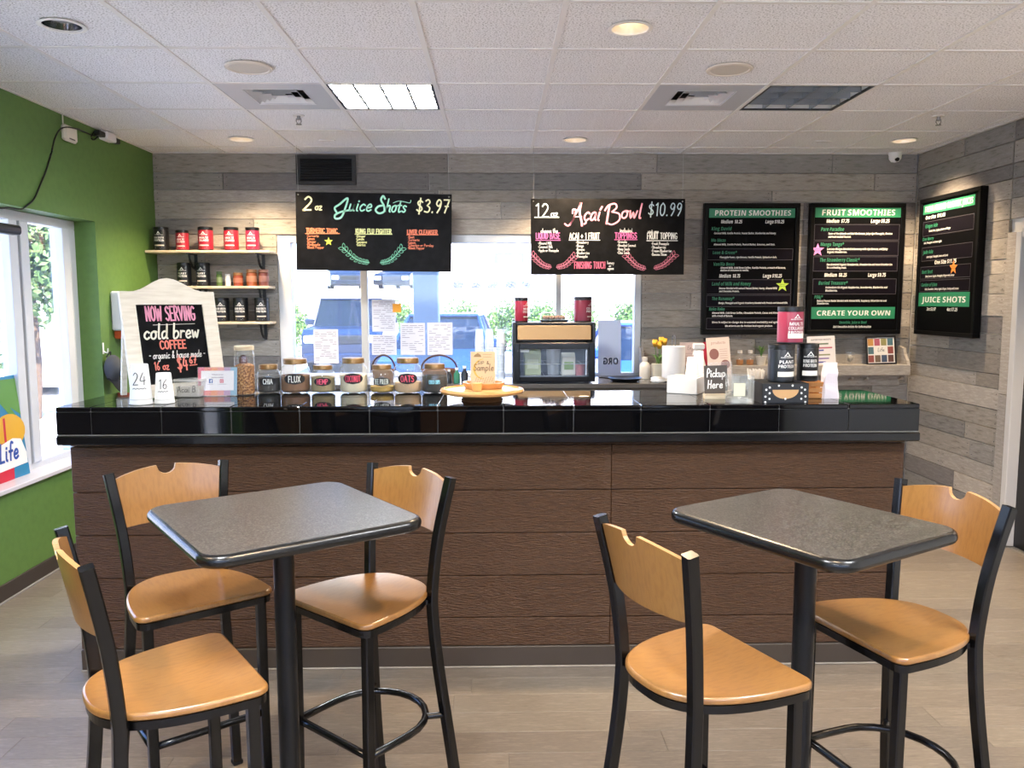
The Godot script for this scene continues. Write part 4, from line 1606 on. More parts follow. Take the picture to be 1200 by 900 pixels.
# a protein canister of radius r and height h: paper label, black lid and printed words
func canister(at: Vector3, r: float, h: float, body: String, words_: Array, label: String, group: String, turn := 0.0, sticker := false, dark := "141416") -> void:
	var t := thing("protein_canister", label, "canister", at, turn, group)
	var st := S()
	lathe(st, V([0, 0, r * 0.9, 0, r * 0.97, h * 0.02, r * 0.97, h * 0.05]), 28)
	part(t, "bottom", st, hexc(dark, 0.35))
	st = S()
	lathe(st, V([r * 0.97, h * 0.05, r * 0.985, h * 0.055, r * 0.985, h * 0.84, r * 0.96, h * 0.86]), 28)
	part(t, "label_wrap", st, hexc(body, 0.35))
	st = S()
	lathe(st, V([r * 0.93, h * 0.86, r * 0.93, h * 0.875, r, h * 0.88, r, h * 0.985, r * 0.95, h, 0, h]), 28)
	part(t, "lid", st, mats["dark_lid"])
	st = S()
	var z := 0.0006
	var br := r * 0.985
	# triangular emblem with a smaller one cut below
	var e := h * 0.1
	for q in [[0.0, h * 0.69, e], [0.0, h * 0.69, 0.0]]:
		if q[2] > 0.0:
			for s in [-1.0, 1.0]:
				stroke(st, [Vector2(0, q[1] + e), Vector2(s * e * 0.35, q[1] + e * 0.45), Vector2(s * e * 0.75, q[1])], e * 0.2, z, br)
			stroke(st, [Vector2(-e * 0.35, q[1] + e * 0.05), Vector2(e * 0.35, q[1] + e * 0.05)], e * 0.14, z, br)
	letters(st, "ANCIENT NUTRITION", h * 0.028, 0, h * 0.645, z, 1, 0.9, 0, br)
	var y := h * 0.5
	for i in words_.size():
		letters(st, words_[i], h * 0.085, 0, y, z, 1, 1.0, 0, br, true, false, minf(r * 1.35, r * 0.24 * words_[i].length()))
		y -= h * 0.115
	if not sticker:
		for k in 2:
			stroke(st, [Vector2(-r * 0.5, h * 0.13 - k * h * 0.035), Vector2(r * (0.4 - 0.2 * k), h * 0.13 - k * h * 0.035)], h * 0.012, z, br)
	part(t, "lettering", st, hexc("f1eee9", 0.5))
	st = S()
	var band := []
	for i in 9:
		band.append(Vector2(lerpf(-r * 0.55, r * 0.62, i / 8.0), h * 0.22))
	stroke(st, band, h * (0.13 if sticker else 0.05), 0.0008, br)
	part(t, "flavour_band", st, hexc("efe9dc" if sticker else "d9c9bd", 0.5))


func shelf(label: String, x0: float, x1: float, y: float, depth: float, brackets: Array) -> void:
	var t := thing("wall_shelf", label, "shelf", Vector3((x0 + x1) / 2, y, ZB + 0.006), 0.0, "pine canister shelves")
	var hw := (x1 - x0) / 2
	part_box(t, "board", mats["pine"], Vector3(-hw, -0.02, 0), Vector3(hw, 0, depth), 0.003)
	for b in brackets:
		var x: float = b - (x0 + x1) / 2
		var st := S()
		box2(st, Vector3(x - 0.012, -0.15, 0), Vector3(x + 0.012, -0.02, 0.006))
		box2(st, Vector3(x - 0.012, -0.027, 0), Vector3(x + 0.012, -0.02, depth * 0.8))
		var arc := []
		for i in 9:
			var a := PI / 2 * i / 8.0
			arc.append(Vector3(x, -0.14 + 0.115 * (1 - cos(a)), 0.006 + depth * 0.62 * sin(a)))
		sweep(st, arc, [Vector2(0.008, -0.004), Vector2(0.008, 0.004), Vector2(-0.008, 0.004), Vector2(-0.008, -0.004)], false)
		part(t, "bracket", st, mats["iron"])


func build_wall_things() -> void:
	# shelves with canisters and jars
	var y1 := 2.052
	var y2 := 1.775
	var y3 := 1.494
	var d1 := 0.225
	shelf("topmost pine wall shelf with five canisters", XL + 0.004, -1.765, y1, d1, [-2.42, -1.88])
	shelf("middle pine wall shelf with small spice jars", -2.5, -1.79, y2, 0.2, [-2.35, -1.88])
	shelf("lowest pine wall shelf with three black canisters", -2.5, -1.79, y3, 0.2, [-2.35, -1.88])
	var zc := ZB + 0.13
	var g := "canisters on the wall shelves"
	for e in [[189, 0.058, 0.185, "1a1b1c", ["BONE BROTH", "PROTEIN"], "black canister on the top shelf beside the green wall"], [213.5, 0.05, 0.16, "8f1f30", ["MULTI", "COLLAGEN"], "small red canister on the top shelf next to the black one"], [241, 0.058, 0.185, "8d1c2e", ["MULTI", "COLLAGEN"], "red canister with white band at the middle of the top shelf"], [271, 0.057, 0.183, "931c2d", ["MULTI", "COLLAGEN"], "red canister on the top shelf between another red and a magenta one"], [296, 0.054, 0.182, "84223f", ["MULTI", "COLLAGEN"], "magenta canister at the shelf end by the window"]]:
		var p := at_z(e[0], 280, zc)
		canister(Vector3(p.x, y1, zc), e[1], e[2], e[3], e[4], e[5], g)
	zc = ZB + 0.11
	for e in [[216, "black canister on the middle shelf nearest the green wall"], [238, "black canister on the middle shelf next to the spice jars"]]:
		var p := at_z(e[0], 320, zc)
		canister(Vector3(p.x, y2, zc), 0.055, 0.185, "18191b", ["PLANT", "PROTEIN"], e[1], g)
	for e in [[260, "black canister on the lowest shelf behind the chalkboard frame"], [282, "black canister in the middle of the lowest shelf"], [307, "black canister with grey side at the lowest shelf end by the window"]]:
		var p := at_z(e[0], 360, zc)
		canister(Vector3(p.x, y3, zc), 0.058, 0.19, "17181b", ["BONE BROTH", "PROTEIN"], e[1], g, 0.12)
	# spice jars
	for e in [[257, 0.023, 0.115, "4c6433", "3f5730", "small green spice bottle on the middle shelf"], [267, 0.021, 0.095, "e4ded8", "c9c9c9", "small white-labelled spice bottle on the middle shelf"], [279, 0.038, 0.105, "853a1f", "93683e", "orange spice jar with cork-brown lid beside the white-labelled bottle"], [295, 0.042, 0.13, "8a4a28", "8f6540", "tall orange spice jar on the middle shelf behind the bracket"], [309, 0.04, 0.13, "67352a", "8a5f4c", "reddish brown spice jar at the window end of the shelf"]]:
		var p := at_z(e[0], 325, zc + 0.02)
		var t := thing("spice_jar", e[5], "jar", Vector3(p.x, y2, zc + 0.02), 0.0, "spice jars on the shelf")
		var st := S()
		var r: float = e[1]
		var h: float = e[2]
		lathe(st, V([0, 0, r, 0.002, r, h * 0.78, r * 0.85, h * 0.82, 0, h * 0.82]), 20)
		part(t, "body", st, hexc(e[3], 0.2))
		st = S()
		lathe(st, V([r * 0.95, h * 0.82, r * 0.95, h, 0, h]), 20)
		part(t, "lid", st, hexc(e[4], 0.5))
		st = S()
		lathe(st, V([r + 0.0005, h * 0.25, r + 0.0008, h * 0.26, r + 0.0008, h * 0.6, r + 0.0005, h * 0.61]), 20)
		part(t, "label_wrap", st, hexc("e9e2da" if e[0] == 267 else Color(e[3]).lightened(0.2).to_html(false), 0.6))
	# black return-air grille
	var va := at_z(347, 181, ZB)
	var vb := at_z(418, 217, ZB)
	var vg := thing("wall_grille", "black louvred air grille high on the plank wall", "air vent", Vector3((va.x + vb.x) / 2, (va.y + vb.y) / 2 - 0.004, ZB + 0.006))
	var w := (vb.x - va.x) / 2
	var h2 := (va.y - vb.y) / 2 - 0.004
	var st3 := S()
	for e in [[-w, w, -h2, -h2 + 0.03], [-w, w, h2 - 0.03, h2], [-w, -w + 0.035, -h2 + 0.03, h2 - 0.03], [w - 0.035, w, -h2 + 0.03, h2 - 0.03]]:
		box2(st3, Vector3(e[0], e[2], 0), Vector3(e[1], e[3], 0.02), 0.002)
	part(vg, "frame", st3, hexc("1d1d1f", 0.5))
	part_box(vg, "duct", hexc("08080a", 0.8), Vector3(-w + 0.02, -h2 + 0.02, 0.0), Vector3(w - 0.02, h2 - 0.02, 0.002))
	for i in 9:
		var yy := -h2 + 0.038 + i * (2 * h2 - 0.076) / 8.0
		st3 = S()
		xf = Transform3D(Basis(Vector3.RIGHT, 0.6), Vector3(0, yy, 0.01))
		box(st3, Vector3.ZERO, Vector3(2 * w - 0.07, 0.003, 0.018))
		xf = Transform3D()
		part(vg, "slat", st3, hexc("232326", 0.5))
	# things on the green wall
	var p := at_x(78, 157, XL)
	var t2 := thing("wall_sensor", "off-white sensor box with stub aerial high on the green wall", "sensor", p)
	part_box(t2, "case", hexc("ddd6c8", 0.5), Vector3(0, -0.05, -0.075), Vector3(0.035, 0.05, 0.075), 0.012)
	part_box(t2, "slots", hexc("5a564f", 0.6), Vector3(0.034, -0.038, -0.035), Vector3(0.0358, -0.03, 0.035))
	st3 = S()
	cyl(st3, 0.004, 0.004, 0.04, 0.11, Vector3(0.012, 0, 0.06), 8)
	part(t2, "aerial", st3, hexc("ddd6c8", 0.5))
	p = at_x(126, 155, XL + 0.03)
	p.y = CEIL - 0.035
	t2 = thing("ceiling_adapter", "white power adapter with black ends under the ceiling at the green wall", "adapter", p)
	part_box(t2, "case", hexc("e2e0e2", 0.5), Vector3(-0.03, -0.025, -0.07), Vector3(0.03, 0.033, 0.07), 0.006)
	part_box(t2, "plug", hexc("121214", 0.5), Vector3(-0.02, -0.015, 0.07), Vector3(0.02, 0.02, 0.16), 0.006)
	part_box(t2, "plug", hexc("121214", 0.5), Vector3(-0.02, -0.02, -0.15), Vector3(0.02, 0.015, -0.07), 0.006)
	# cable from the adapter over the sensor to the window head
	var xw := XL + 0.008
	var pts := []
	for q in [[145, 154], [140, 158], [130, 159], [118, 158], [110, 164], [107, 160], [112, 153], [117, 157], [110, 159], [100, 155], [90, 151], [78, 149], [70, 152], [64, 163], [60, 180], [54, 200], [47, 217], [40, 233], [30, 242], [24, 245]]:
		pts.append(at_x(q[0], q[1], xw + (0.03 if q[0] > 62 and q[0] < 95 else 0.0)))
	for q in [[10, 246.5], [0, 247], [-25, 246]]:
		pts.append(at_x(q[0], q[1] - 3, xw + 0.012))
	st3 = S()
	tube(st3, smooth(pts, 4), 0.005, 6)
	tag(part(self, "black_cable", st3, hexc("101012", 0.5)), "black cable looping down the green wall to the window head", "cable")
	# dark bar fitting at the window
	p = at_x(12, 269, XL + 0.06)
	st3 = S()
	xf = Transform3D(Basis(), p)
	sweep(st3, v3([[0, 0, 0.42], [0, 0, 0.02], [0, 0, -0.02], [0, 0, -0.045]]), round_rect(0.07, 0.055, 0.018, 3), false)
	xf = Transform3D()
	t2 = thing("window_bar_unit", "black rounded bar unit hung before the side window", "bar unit")
	part(t2, "case", st3, hexc("15161a", 0.35))
	st3 = S()
	bar(st3, [p + Vector3(0, 0.02, 0.3), Vector3(XL + 0.04, 2.2, p.z + 0.3)], 0.012, 0.012, Vector3.BACK)
	bar(st3, [Vector3(XL, 2.21, p.z + 0.3), Vector3(XL + 0.045, 2.21, p.z + 0.3)], 0.03, 0.03)
	part(t2, "arm", st3, hexc("15161a", 0.5))
	# white dispenser with an orange base
	p = at_x(131, 366, XL)
	t2 = thing("wall_dispenser", "white dispenser with orange underside on the green wall", "dispenser", Vector3(XL, p.y, p.z - 0.12))
	part_box(t2, "cover", hexc("e4e4ee", 0.35), Vector3(0, -0.13, -0.14), Vector3(0.11, 0.15, 0.14), 0.012)
	part_box(t2, "base", hexc("c4501f", 0.4), Vector3(0, -0.19, -0.11), Vector3(0.09, -0.13, 0.11), 0.01)
	# cap on a hook
	p = at_x(124, 410, XL + 0.02)
	t2 = thing("wall_hook", "small white hook on the green wall holding a cap", "hook", Vector3(XL, p.y, p.z))
	st3 = S()
	box2(st3, Vector3(0, -0.03, -0.01), Vector3(0.006, 0.05, 0.01), 0.003)
	tube(st3, smooth(v3([[0.004, -0.01, 0], [0.03, -0.02, 0], [0.035, 0.01, 0]]), 4), 0.004, 6)
	part(t2, "hook", st3, hexc("e2e2de", 0.4))
	var cp := thing("baseball_cap", "dark grey cap with a blue emblem hanging from the hook", "cap", Vector3(XL + 0.006, p.y - 0.03, p.z - 0.02))
	st3 = S()
	# crown flattened against the wall, brim hanging below it
	ball(st3, Vector3(0.05, -0.1, 0), Vector3(0.052, 0.095, 0.082), 20, 14)
	part(cp, "crown", st3, hexc("3f4349", 0.85))
	st3 = S()
	for i in 10:
		for j in 4:
			for f in [0.0, 1.0]:
				var q := []
				for e in [[i, j], [i + 1, j], [i + 1, j + 1], [i, j + 1]]:
					var u: float = e[0] / 5.0 - 1.0
					var vv: float = e[1] / 4.0
					var l := 0.115 * sqrt(maxf(0.0, 1.0 - 0.92 * u * u))
					q.append(Vector3(0.035 + 0.035 * (1.0 - u * u) + 0.03 * vv - 0.004 * f, -0.165 - l * vv, 0.074 * u - 0.035 * vv))
				quad(st3, q[0], q[1], q[2], q[3], Vector3.RIGHT if f == 0.0 else Vector3.LEFT)
	part(cp, "brim", st3, hexc("16181c", 0.8))
	st3 = S()
	xf = Transform3D(Basis(Vector3.UP, PI / 2), Vector3(0.1, -0.145, 0.0))
	hand(st3, "X", 0.032, 0, 0, 0, 0.008, 1)
	xf = Transform3D()
	part(cp, "emblem", st3, hexc("3f7fd0", 0.6))
	st3 = S()
	tube(st3, smooth(v3([[0.02, -0.02, -0.03], [0.034, 0.016, 0], [0.02, -0.02, 0.03]]), 5), 0.005, 6)
	part(cp, "strap", st3, hexc("1f2126", 0.8))
	# drink poster on the side window sill
	var ps := thing("drink_poster", "colourful fruit drink poster standing on the window sill", "poster", Vector3(XL - 0.09, 0.6225, -4.86 + 0.28), PI / 2)
	xf = Transform3D(Basis(Vector3.RIGHT, -0.1), Vector3.ZERO)
	st3 = S()
	box2(st3, Vector3(-0.28, 0, -0.004), Vector3(0.28, 0.6, 0))
	part(ps, "card", st3, hexc("2f7fa8", 0.35))
	st3 = S()
	plate(st3, [Vector2(-0.28, 0.56), Vector2(-0.1, 0.42), Vector2(0.05, 0.5), Vector2(0.28, 0.36), Vector2(0.28, 0.58), Vector2(-0.28, 0.59)], 0.001)
	plate(st3, [Vector2(0.05, 0.5), Vector2(0.24, 0.3), Vector2(0.26, 0.33), Vector2(0.1, 0.52)], 0.0012)
	part(ps, "palm_print", st3, hexc("5d8f3c", 0.4))
	st3 = S()
	var ov := []
	for q in oval(0.3, 0.2, 20):
		ov.append(q + Vector2(0.15, 0.28))
	plate(st3, ov, 0.0014)
	part(ps, "mango_print", st3, hexc("d9a62f", 0.4))
	st3 = S()
	plate(st3, [Vector2(-0.26, 0), Vector2(0.12, 0), Vector2(0.16, 0.22), Vector2(-0.28, 0.22)], 0.0018)
	plate(st3, [Vector2(0.08, 0.2), Vector2(0.1, 0.2), Vector2(0.12, 0.36), Vector2(0.1, 0.36)], 0.0019)
	part(ps, "drink_print", st3, hexc("c4283c", 0.4))
	st3 = S()
	var tag_pts := []
	for q in [[-0.06, 0.06], [0.27, 0.07], [0.275, 0.13], [0.24, 0.22], [0.16, 0.235], [-0.02, 0.2], [-0.07, 0.12]]:
		tag_pts.append(Vector2(q[0], q[1]))
	plate(st3, tag_pts, 0.0024)
	part(ps, "white_patch_print", st3, hexc("efeae6", 0.5))
	st3 = S()
	hand(st3, "Life", 0.1, 0.1, 0.115, 0.003, 0.016, 1, 0.25)
	part(ps, "lettering", st3, hexc("2a4fa3", 0.5))
	xf = Transform3D()


func fitted(st: SurfaceTool, s: String, h: float, x0: float, x1: float, y: float, z: float, w: float, slant := 0.0) -> void:
	var total := 0.0
	for ch in s:
		total += (PEN[ch][0] + 0.9) * h / 10.0 if PEN.has(ch) else 0.0
	hand(st, s, h, x0, y, z, w, 0, slant, (x1 - x0) / total)


func laurel(st: SurfaceTool, a: Vector2, b: Vector2, sag: float, z: float, w: float) -> void:
	var m := (a + b) / 2 + Vector2(0, -sag)
	var line := smooth([a, m, b], 8)
	stroke(st, line, w, z)
	var n := line.size()
	var flip := -1.0 if a.y > b.y else 1.0
	for i in range(1, n - 1, 2):
		var d: Vector2 = (line[i + 1] - line[i - 1]).normalized()
		var share := float(i) / n if a.y < b.y else 1.0 - float(i) / n
		var l := lerpf(0.024, 0.042, share)
		for s in [-1.0, 1.0]:
			var u := d.rotated(s * 0.75) * flip
			var o: Vector2 = line[i]
			var side := Vector2(-u.y, u.x) * l * 0.26
			stroke(st, smooth([o, o + u * l * 0.5 + side, o + u * l, o + u * l * 0.5 - side, o], 4), w * 0.75, z)


func hanging_board(label: String, centre: Vector3, w: float, h: float, tilt: float) -> Node3D:
	var t := thing("chalk_menu_board", label, "menu board", centre)
	t.rotation.z = tilt
	var st := S()
	box(st, Vector3.ZERO, Vector3(w, h, 0.006), 0.001)
	part(t, "panel", st, mats["slate"])
	for s in [-1.0, 1.0]:
		st = S()
		tube(st, [Vector3(s * (w / 2 - 0.02), h / 2 - 0.02, 0.0), Vector3(s * (w / 2 - 0.02) + (CEIL - centre.y) * sin(tilt), CEIL - centre.y, 0.0)], 0.0012, 5)
		part(t, "wire", st, hexc("b9b7b4", 0.4, 0.5))
		st = S()
		ball(st, Vector3(s * (w / 2 - 0.02), h / 2 - 0.02, 0.003), Vector3(0.006, 0.006, 0.003), 10, 6)
		part(t, "eyelet", st, hexc("c9c9c9", 0.3, 1.0))
	return t


func chalk(t: Node3D, called: String, color: String, work: Callable) -> void:
	var st := S()
	work.call(st)
	part(t, called, st, hexc(color, 0.8))


func build_boards() -> void:
	var z := 0.0036
	# juice shots board
	var w := 1.19
	var h := 0.59
	var t := hanging_board("hanging chalkboard listing juice shots in mint lettering", Vector3(-0.937, 2.181, -6.3), w, h, -0.0148)
	var B := func(cx: float, cy: float) -> Vector2:
		var u := (cx - 47.0) / 1085.0
		return Vector2((u - 0.5) * w, (0.5 - (cy - 65.0 - 15.0 * u) / 541.0) * h)
	var k := w / 1085.0
	var W := func(st: SurfaceTool, s: String, x0: float, x1: float, cy: float, ch: float, pen: float, slant := 0.0) -> void:
		var a: Vector2 = B.call(x0, cy)
		var b: Vector2 = B.call(x1, cy)
		fitted(st, s, ch * k, a.x, b.x, a.y, z, pen * k, slant)
	var L := func(st: SurfaceTool, x0: float, x1: float, cy: float, pen: float) -> void:
		stroke(st, [B.call(x0, cy), B.call(x1, cy)], pen * k, z)
	chalk(t, "size_lettering", "ece7b6", func(st):
		W.call(st, "2", 92, 168, 190, 92, 11, 0.15)
		W.call(st, "oz", 180, 232, 188, 48, 8, 0.1))
	chalk(t, "price_lettering", "ece7b6", func(st):
		W.call(st, "$3.97", 882, 1118, 205, 88, 10, 0.12))
	chalk(t, "title_lettering", "9fd9bf", func(st):
		stroke(st, smooth([B.call(330, 205), B.call(318, 175), B.call(352, 150), B.call(408, 108), B.call(390, 180), B.call(362, 240), B.call(322, 248), B.call(322, 222), B.call(370, 200), B.call(425, 190)], 5), 13 * k, z)
		W.call(st, "uice", 410, 575, 195, 92, 10, 0.3))
	chalk(t, "title_lettering", "9fd9bf", func(st):
		stroke(st, smooth([B.call(668, 112), B.call(655, 92), B.call(640, 120), B.call(660, 160), B.call(660, 200), B.call(625, 212), B.call(602, 190), B.call(620, 165), B.call(650, 158)], 5), 13 * k, z)
		W.call(st, "hots", 668, 815, 202, 88, 10, 0.25)
		stroke(st, smooth([B.call(725, 140), B.call(760, 128), B.call(800, 132), B.call(840, 140), B.call(848, 122)], 5), 4 * k, z))
	chalk(t, "turmeric_lettering", "e58a5e", func(st):
		W.call(st, "TURMERIC TONIC", 118, 338, 346, 30, 6)
		L.call(st, 113, 350, 353, 5)
		var y := 376
		for s in ["*Turmeric", "*Lemon", "*Ginger", "*Pineapple", "*Black Pepper"]:
			W.call(st, s, 120, 122 + 9.2 * s.length(), y, 18, 3.2)
			y += 20)
	chalk(t, "fighter_lettering", "dcdc98", func(st):
		W.call(st, "KUNG FLU FIGHTER", 462, 714, 350, 30, 6)
		L.call(st, 457, 716, 357, 5)
		var y := 378
		for s in ["*Ginger", "*Lemon", "*Cayenne", "*Garlic"]:
			W.call(st, s, 464, 466 + 9.4 * s.length(), y, 18, 3.2)
			y += 20)
	chalk(t, "liver_lettering", "dd7a5c", func(st):
		W.call(st, "LIVER CLEANSER", 822, 1036, 355, 28, 6)
		L.call(st, 820, 1038, 361, 5)
		var y := 384
		for s in ["*Beet", "*Turmeric", "*Lemon", "*Cilantro or Parsley", "*Black Pepper"]:
			W.call(st, s, 826, 828 + 9.0 * s.length(), y, 17, 3.0)
			y += 19)
	chalk(t, "laurel_drawing", "86d0ae", func(st):
		laurel(st, B.call(372, 450), B.call(558, 556), 28 * k, z, 3 * k))
	chalk(t, "laurel_drawing", "86d0ae", func(st):
		laurel(st, B.call(632, 557), B.call(785, 455), 28 * k, z, 3 * k))
	chalk(t, "star_drawing", "c9d84e", func(st): plate(st, star(0.034, B.call(273, 408)), z))
	# acai board
	w = 1.19
	h = 0.579
	t = hanging_board("hanging chalkboard listing acai bowls in pink lettering", Vector3(0.863, 2.145, -6.3), w, h, 0.0)
	B = func(cx: float, cy: float) -> Vector2:
		return Vector2(((cx - 68.0) / 1087.0 - 0.5) * w, (0.5 - (cy - 103.0) / 540.0) * h)
	k = w / 1087.0
	W = func(st: SurfaceTool, s: String, x0: float, x1: float, cy: float, ch: float, pen: float, slant := 0.0) -> void:
		var a: Vector2 = B.call(x0, cy)
		var b: Vector2 = B.call(x1, cy)
		fitted(st, s, ch * k, a.x, b.x, a.y, z, pen * k, slant)
	L = func(st: SurfaceTool, x0: float, x1: float, cy: float, pen: float) -> void:
		stroke(st, [B.call(x0, cy), B.call(x1, cy)], pen * k, z)
	chalk(t, "size_lettering", "cfe3e4", func(st):
		W.call(st, "12", 100, 206, 232, 92, 8)
		W.call(st, "oz", 208, 262, 230, 48, 7)
		L.call(st, 95, 265, 234, 6))
	chalk(t, "price_lettering", "cfe3e4", func(st):
		W.call(st, "$10.99", 892, 1138, 222, 86, 8, 0.08))
	chalk(t, "title_lettering", "f09fb4", func(st):
		stroke(st, smooth([B.call(362, 205), B.call(365, 180), B.call(385, 185), B.call(370, 240), B.call(335, 292), B.call(308, 280)], 5), 11 * k, z)
		stroke(st, smooth([B.call(345, 288), B.call(385, 210), B.call(420, 135)], 5), 10 * k, z)
		stroke(st, smooth([B.call(420, 135), B.call(412, 200), B.call(425, 262), B.call(428, 292)], 5), 14 * k, z)
		stroke(st, [B.call(372, 232), B.call(425, 228)], 8 * k, z)
		W.call(st, "çaí", 436, 556, 256, 112, 11, 0.25))
	chalk(t, "title_lettering", "f09fb4", func(st):
		stroke(st, smooth([B.call(622, 150), B.call(612, 210), B.call(602, 278)], 5), 14 * k, z)
		stroke(st, smooth([B.call(590, 185), B.call(615, 150), B.call(660, 138), B.call(672, 165), B.call(640, 195)], 5), 11 * k, z)
		stroke(st, smooth([B.call(640, 195), B.call(690, 210), B.call(690, 255), B.call(640, 285), B.call(600, 270)], 5), 11 * k, z)
		W.call(st, "owl", 700, 852, 240, 100, 11, 0.2))
	for e in [["LIQUID BASE", 104, 276, 386, 40, 397, "d56fae", "choose the", 138, 260, 344, 30, 120, 426, 26, ["-Almond Milk", "-Coconut Milk", "-Apple or Pineapple"]], ["ACAI + 1 FRUIT", 340, 556, 388, 42, 396, "e6e8e6", "", 0, 0, 0, 0, 388, 420, 25, ["-Strawberry", "-Mango", "-Banana", "-Blueberries", "-Pineapple"]], ["TOPPINGS", 662, 820, 384, 40, 393, "d56fae", "included", 697, 786, 340, 28, 680, 416, 26, ["-Granola", "-Shredded Coconut", "-Hemp Seeds", "-Chia Seeds"]], ["FRUIT TOPPING", 890, 1106, 388, 42, 400, "e6e8e6", "pick one", 895, 972, 343, 18, 922, 430, 25.5, ["-Fresh Pineapple", "-Strawberries", "-Frozen Blueberries", "-Banana Slices"]]]:
		chalk(t, "heading_lettering", e[6], func(st):
			W.call(st, e[0], e[1], e[2], e[3], e[4], 5.5)
			L.call(st, e[1] - 2, e[2], e[5], 4.5))
		if e[7]:
			chalk(t, "caption_lettering", "e6e8e6", func(st): W.call(st, e[7], e[8], e[9], e[10], e[11], 3.6))
		chalk(t, "list_lettering", "e6e8e6", func(st):
			var y: float = e[13]
			for s in e[15]:
				W.call(st, s, e[12], e[12] + 12 + 7.0 * s.length(), y, 19, 2.8)
				y += e[14])
	chalk(t, "finishing_lettering", "e0708f", func(st): W.call(st, "FINISHING TOUCH", 376, 598, 598, 46, 5))
	chalk(t, "honey_lettering", "e6e8e6", func(st):
		W.call(st, "honey", 610, 660, 568, 22, 3)
		W.call(st, "or", 622, 640, 588, 18, 3)
		W.call(st, "agave", 612, 656, 607, 20, 3))
	chalk(t, "laurel_drawing", "e58aa4", func(st):
		laurel(st, B.call(82, 505), B.call(215, 590), 20 * k, z, 3 * k))
	chalk(t, "laurel_drawing", "e58aa4", func(st):
		laurel(st, B.call(248, 590), B.call(376, 512), 20 * k, z, 3 * k))
	chalk(t, "laurel_drawing", "e58aa4", func(st):
		laurel(st, B.call(748, 508), B.call(886, 602), 20 * k, z, 3 * k))
	chalk(t, "laurel_drawing", "e58aa4", func(st):
		laurel(st, B.call(940, 598), B.call(1086, 502), 20 * k, z, 3 * k))
	# printed menu boxes
	protein_menu()
	fruit_menu()
	juice_menu()


func menu_box(label: String, at: Vector3, turn: float, w: float, h: float) -> Node3D:
	var t := thing("menu_light_box", label, "menu board", at, turn, "black framed printed menus")
	var st := S()
	var d := 0.055
	for e in [[-w / 2, w / 2, h / 2 - 0.032, h / 2], [-w / 2, w / 2, -h / 2, -h / 2 + 0.032], [-w / 2, -w / 2 + 0.032, -h / 2 + 0.032, h / 2 - 0.032], [w / 2 - 0.032, w / 2, -h / 2 + 0.032, h / 2 - 0.032]]:
		box2(st, Vector3(e[0], e[2], 0), Vector3(e[1], e[3], d), 0.003)
	part(t, "frame", st, dull("0b0b0c", 0.4, 0.25))
	part_box(t, "face", dull("0a0a0c", 0.5, 0.15), Vector3(-w / 2 + 0.03, -h / 2 + 0.03, 0), Vector3(w / 2 - 0.03, h / 2 - 0.03, d - 0.012))
	return t


# rows of a printed menu: kind, from, to, baseline, height and words, all as shares of the width and the height
func print_menu(t: Node3D, w: float, h: float, rows: Array) -> void:
	var z := 0.0438
	for r in rows:
		var x0: float = (r[1] - 0.5) * w
		var x1: float = (r[2] - 0.5) * w
		var y: float = (0.5 - r[3]) * h
		var st := S()
		match r[0]:
			"banner":
				plate(st, rect(x0, y - r[4] * h, x1, y), z)
				part(t, "green_banner", st, hexc("2f8560", 0.35))
			"panel":
				plate(st, rect(x0, y - r[4] * h, x1, y), z - 0.0004)
				var p := part(t, "dish_panel", st, dull("141118", 0.5, 0.15))
				st = S()
				frame_lines(st, x0, y - r[4] * h, x1, y, 0.0025, z)
				part(p, "outline", st, hexc("55525a", 0.4))
			"head":
				letters(st, r[5], r[4] * h, x0, y, z + 0.0006, 0, 1.0, 0.06, 0.0, true, false, x1 - x0)
				part(t, "heading_lettering", st, hexc("efeee9", 0.5))
			"green":
				letters(st, r[5], r[4] * h, x0, y, z + 0.0006, 0, 1.0, 0.12, 0.0, true, false, x1 - x0)
				part(t, "dish_name_lettering", st, hexc("2f7f60", 0.5))
			"white":
				letters(st, r[5], r[4] * h, x0, y, z + 0.0006, 0, 1.0, 0.12, 0.0, true, false, x1 - x0)
				part(t, "dish_text_lettering", st, hexc("efeee9", 0.5))


func star_sticker(t: Node3D, x: float, y: float, a: String, b: String) -> void:
	var st := S()
	extrude(st, star(0.055, Vector2(x, y)), 0.0442, 0.0452)
	var s := part(t, "star_sticker", st, hexc(a, 0.4))
	st = S()
	letters(st, "customer", 0.008, x, y + 0.004, 0.0456, 1)
	letters(st, "favorite", 0.008, x, y - 0.01, 0.0456, 1)
	part(s, "lettering", st, hexc(b, 0.5))


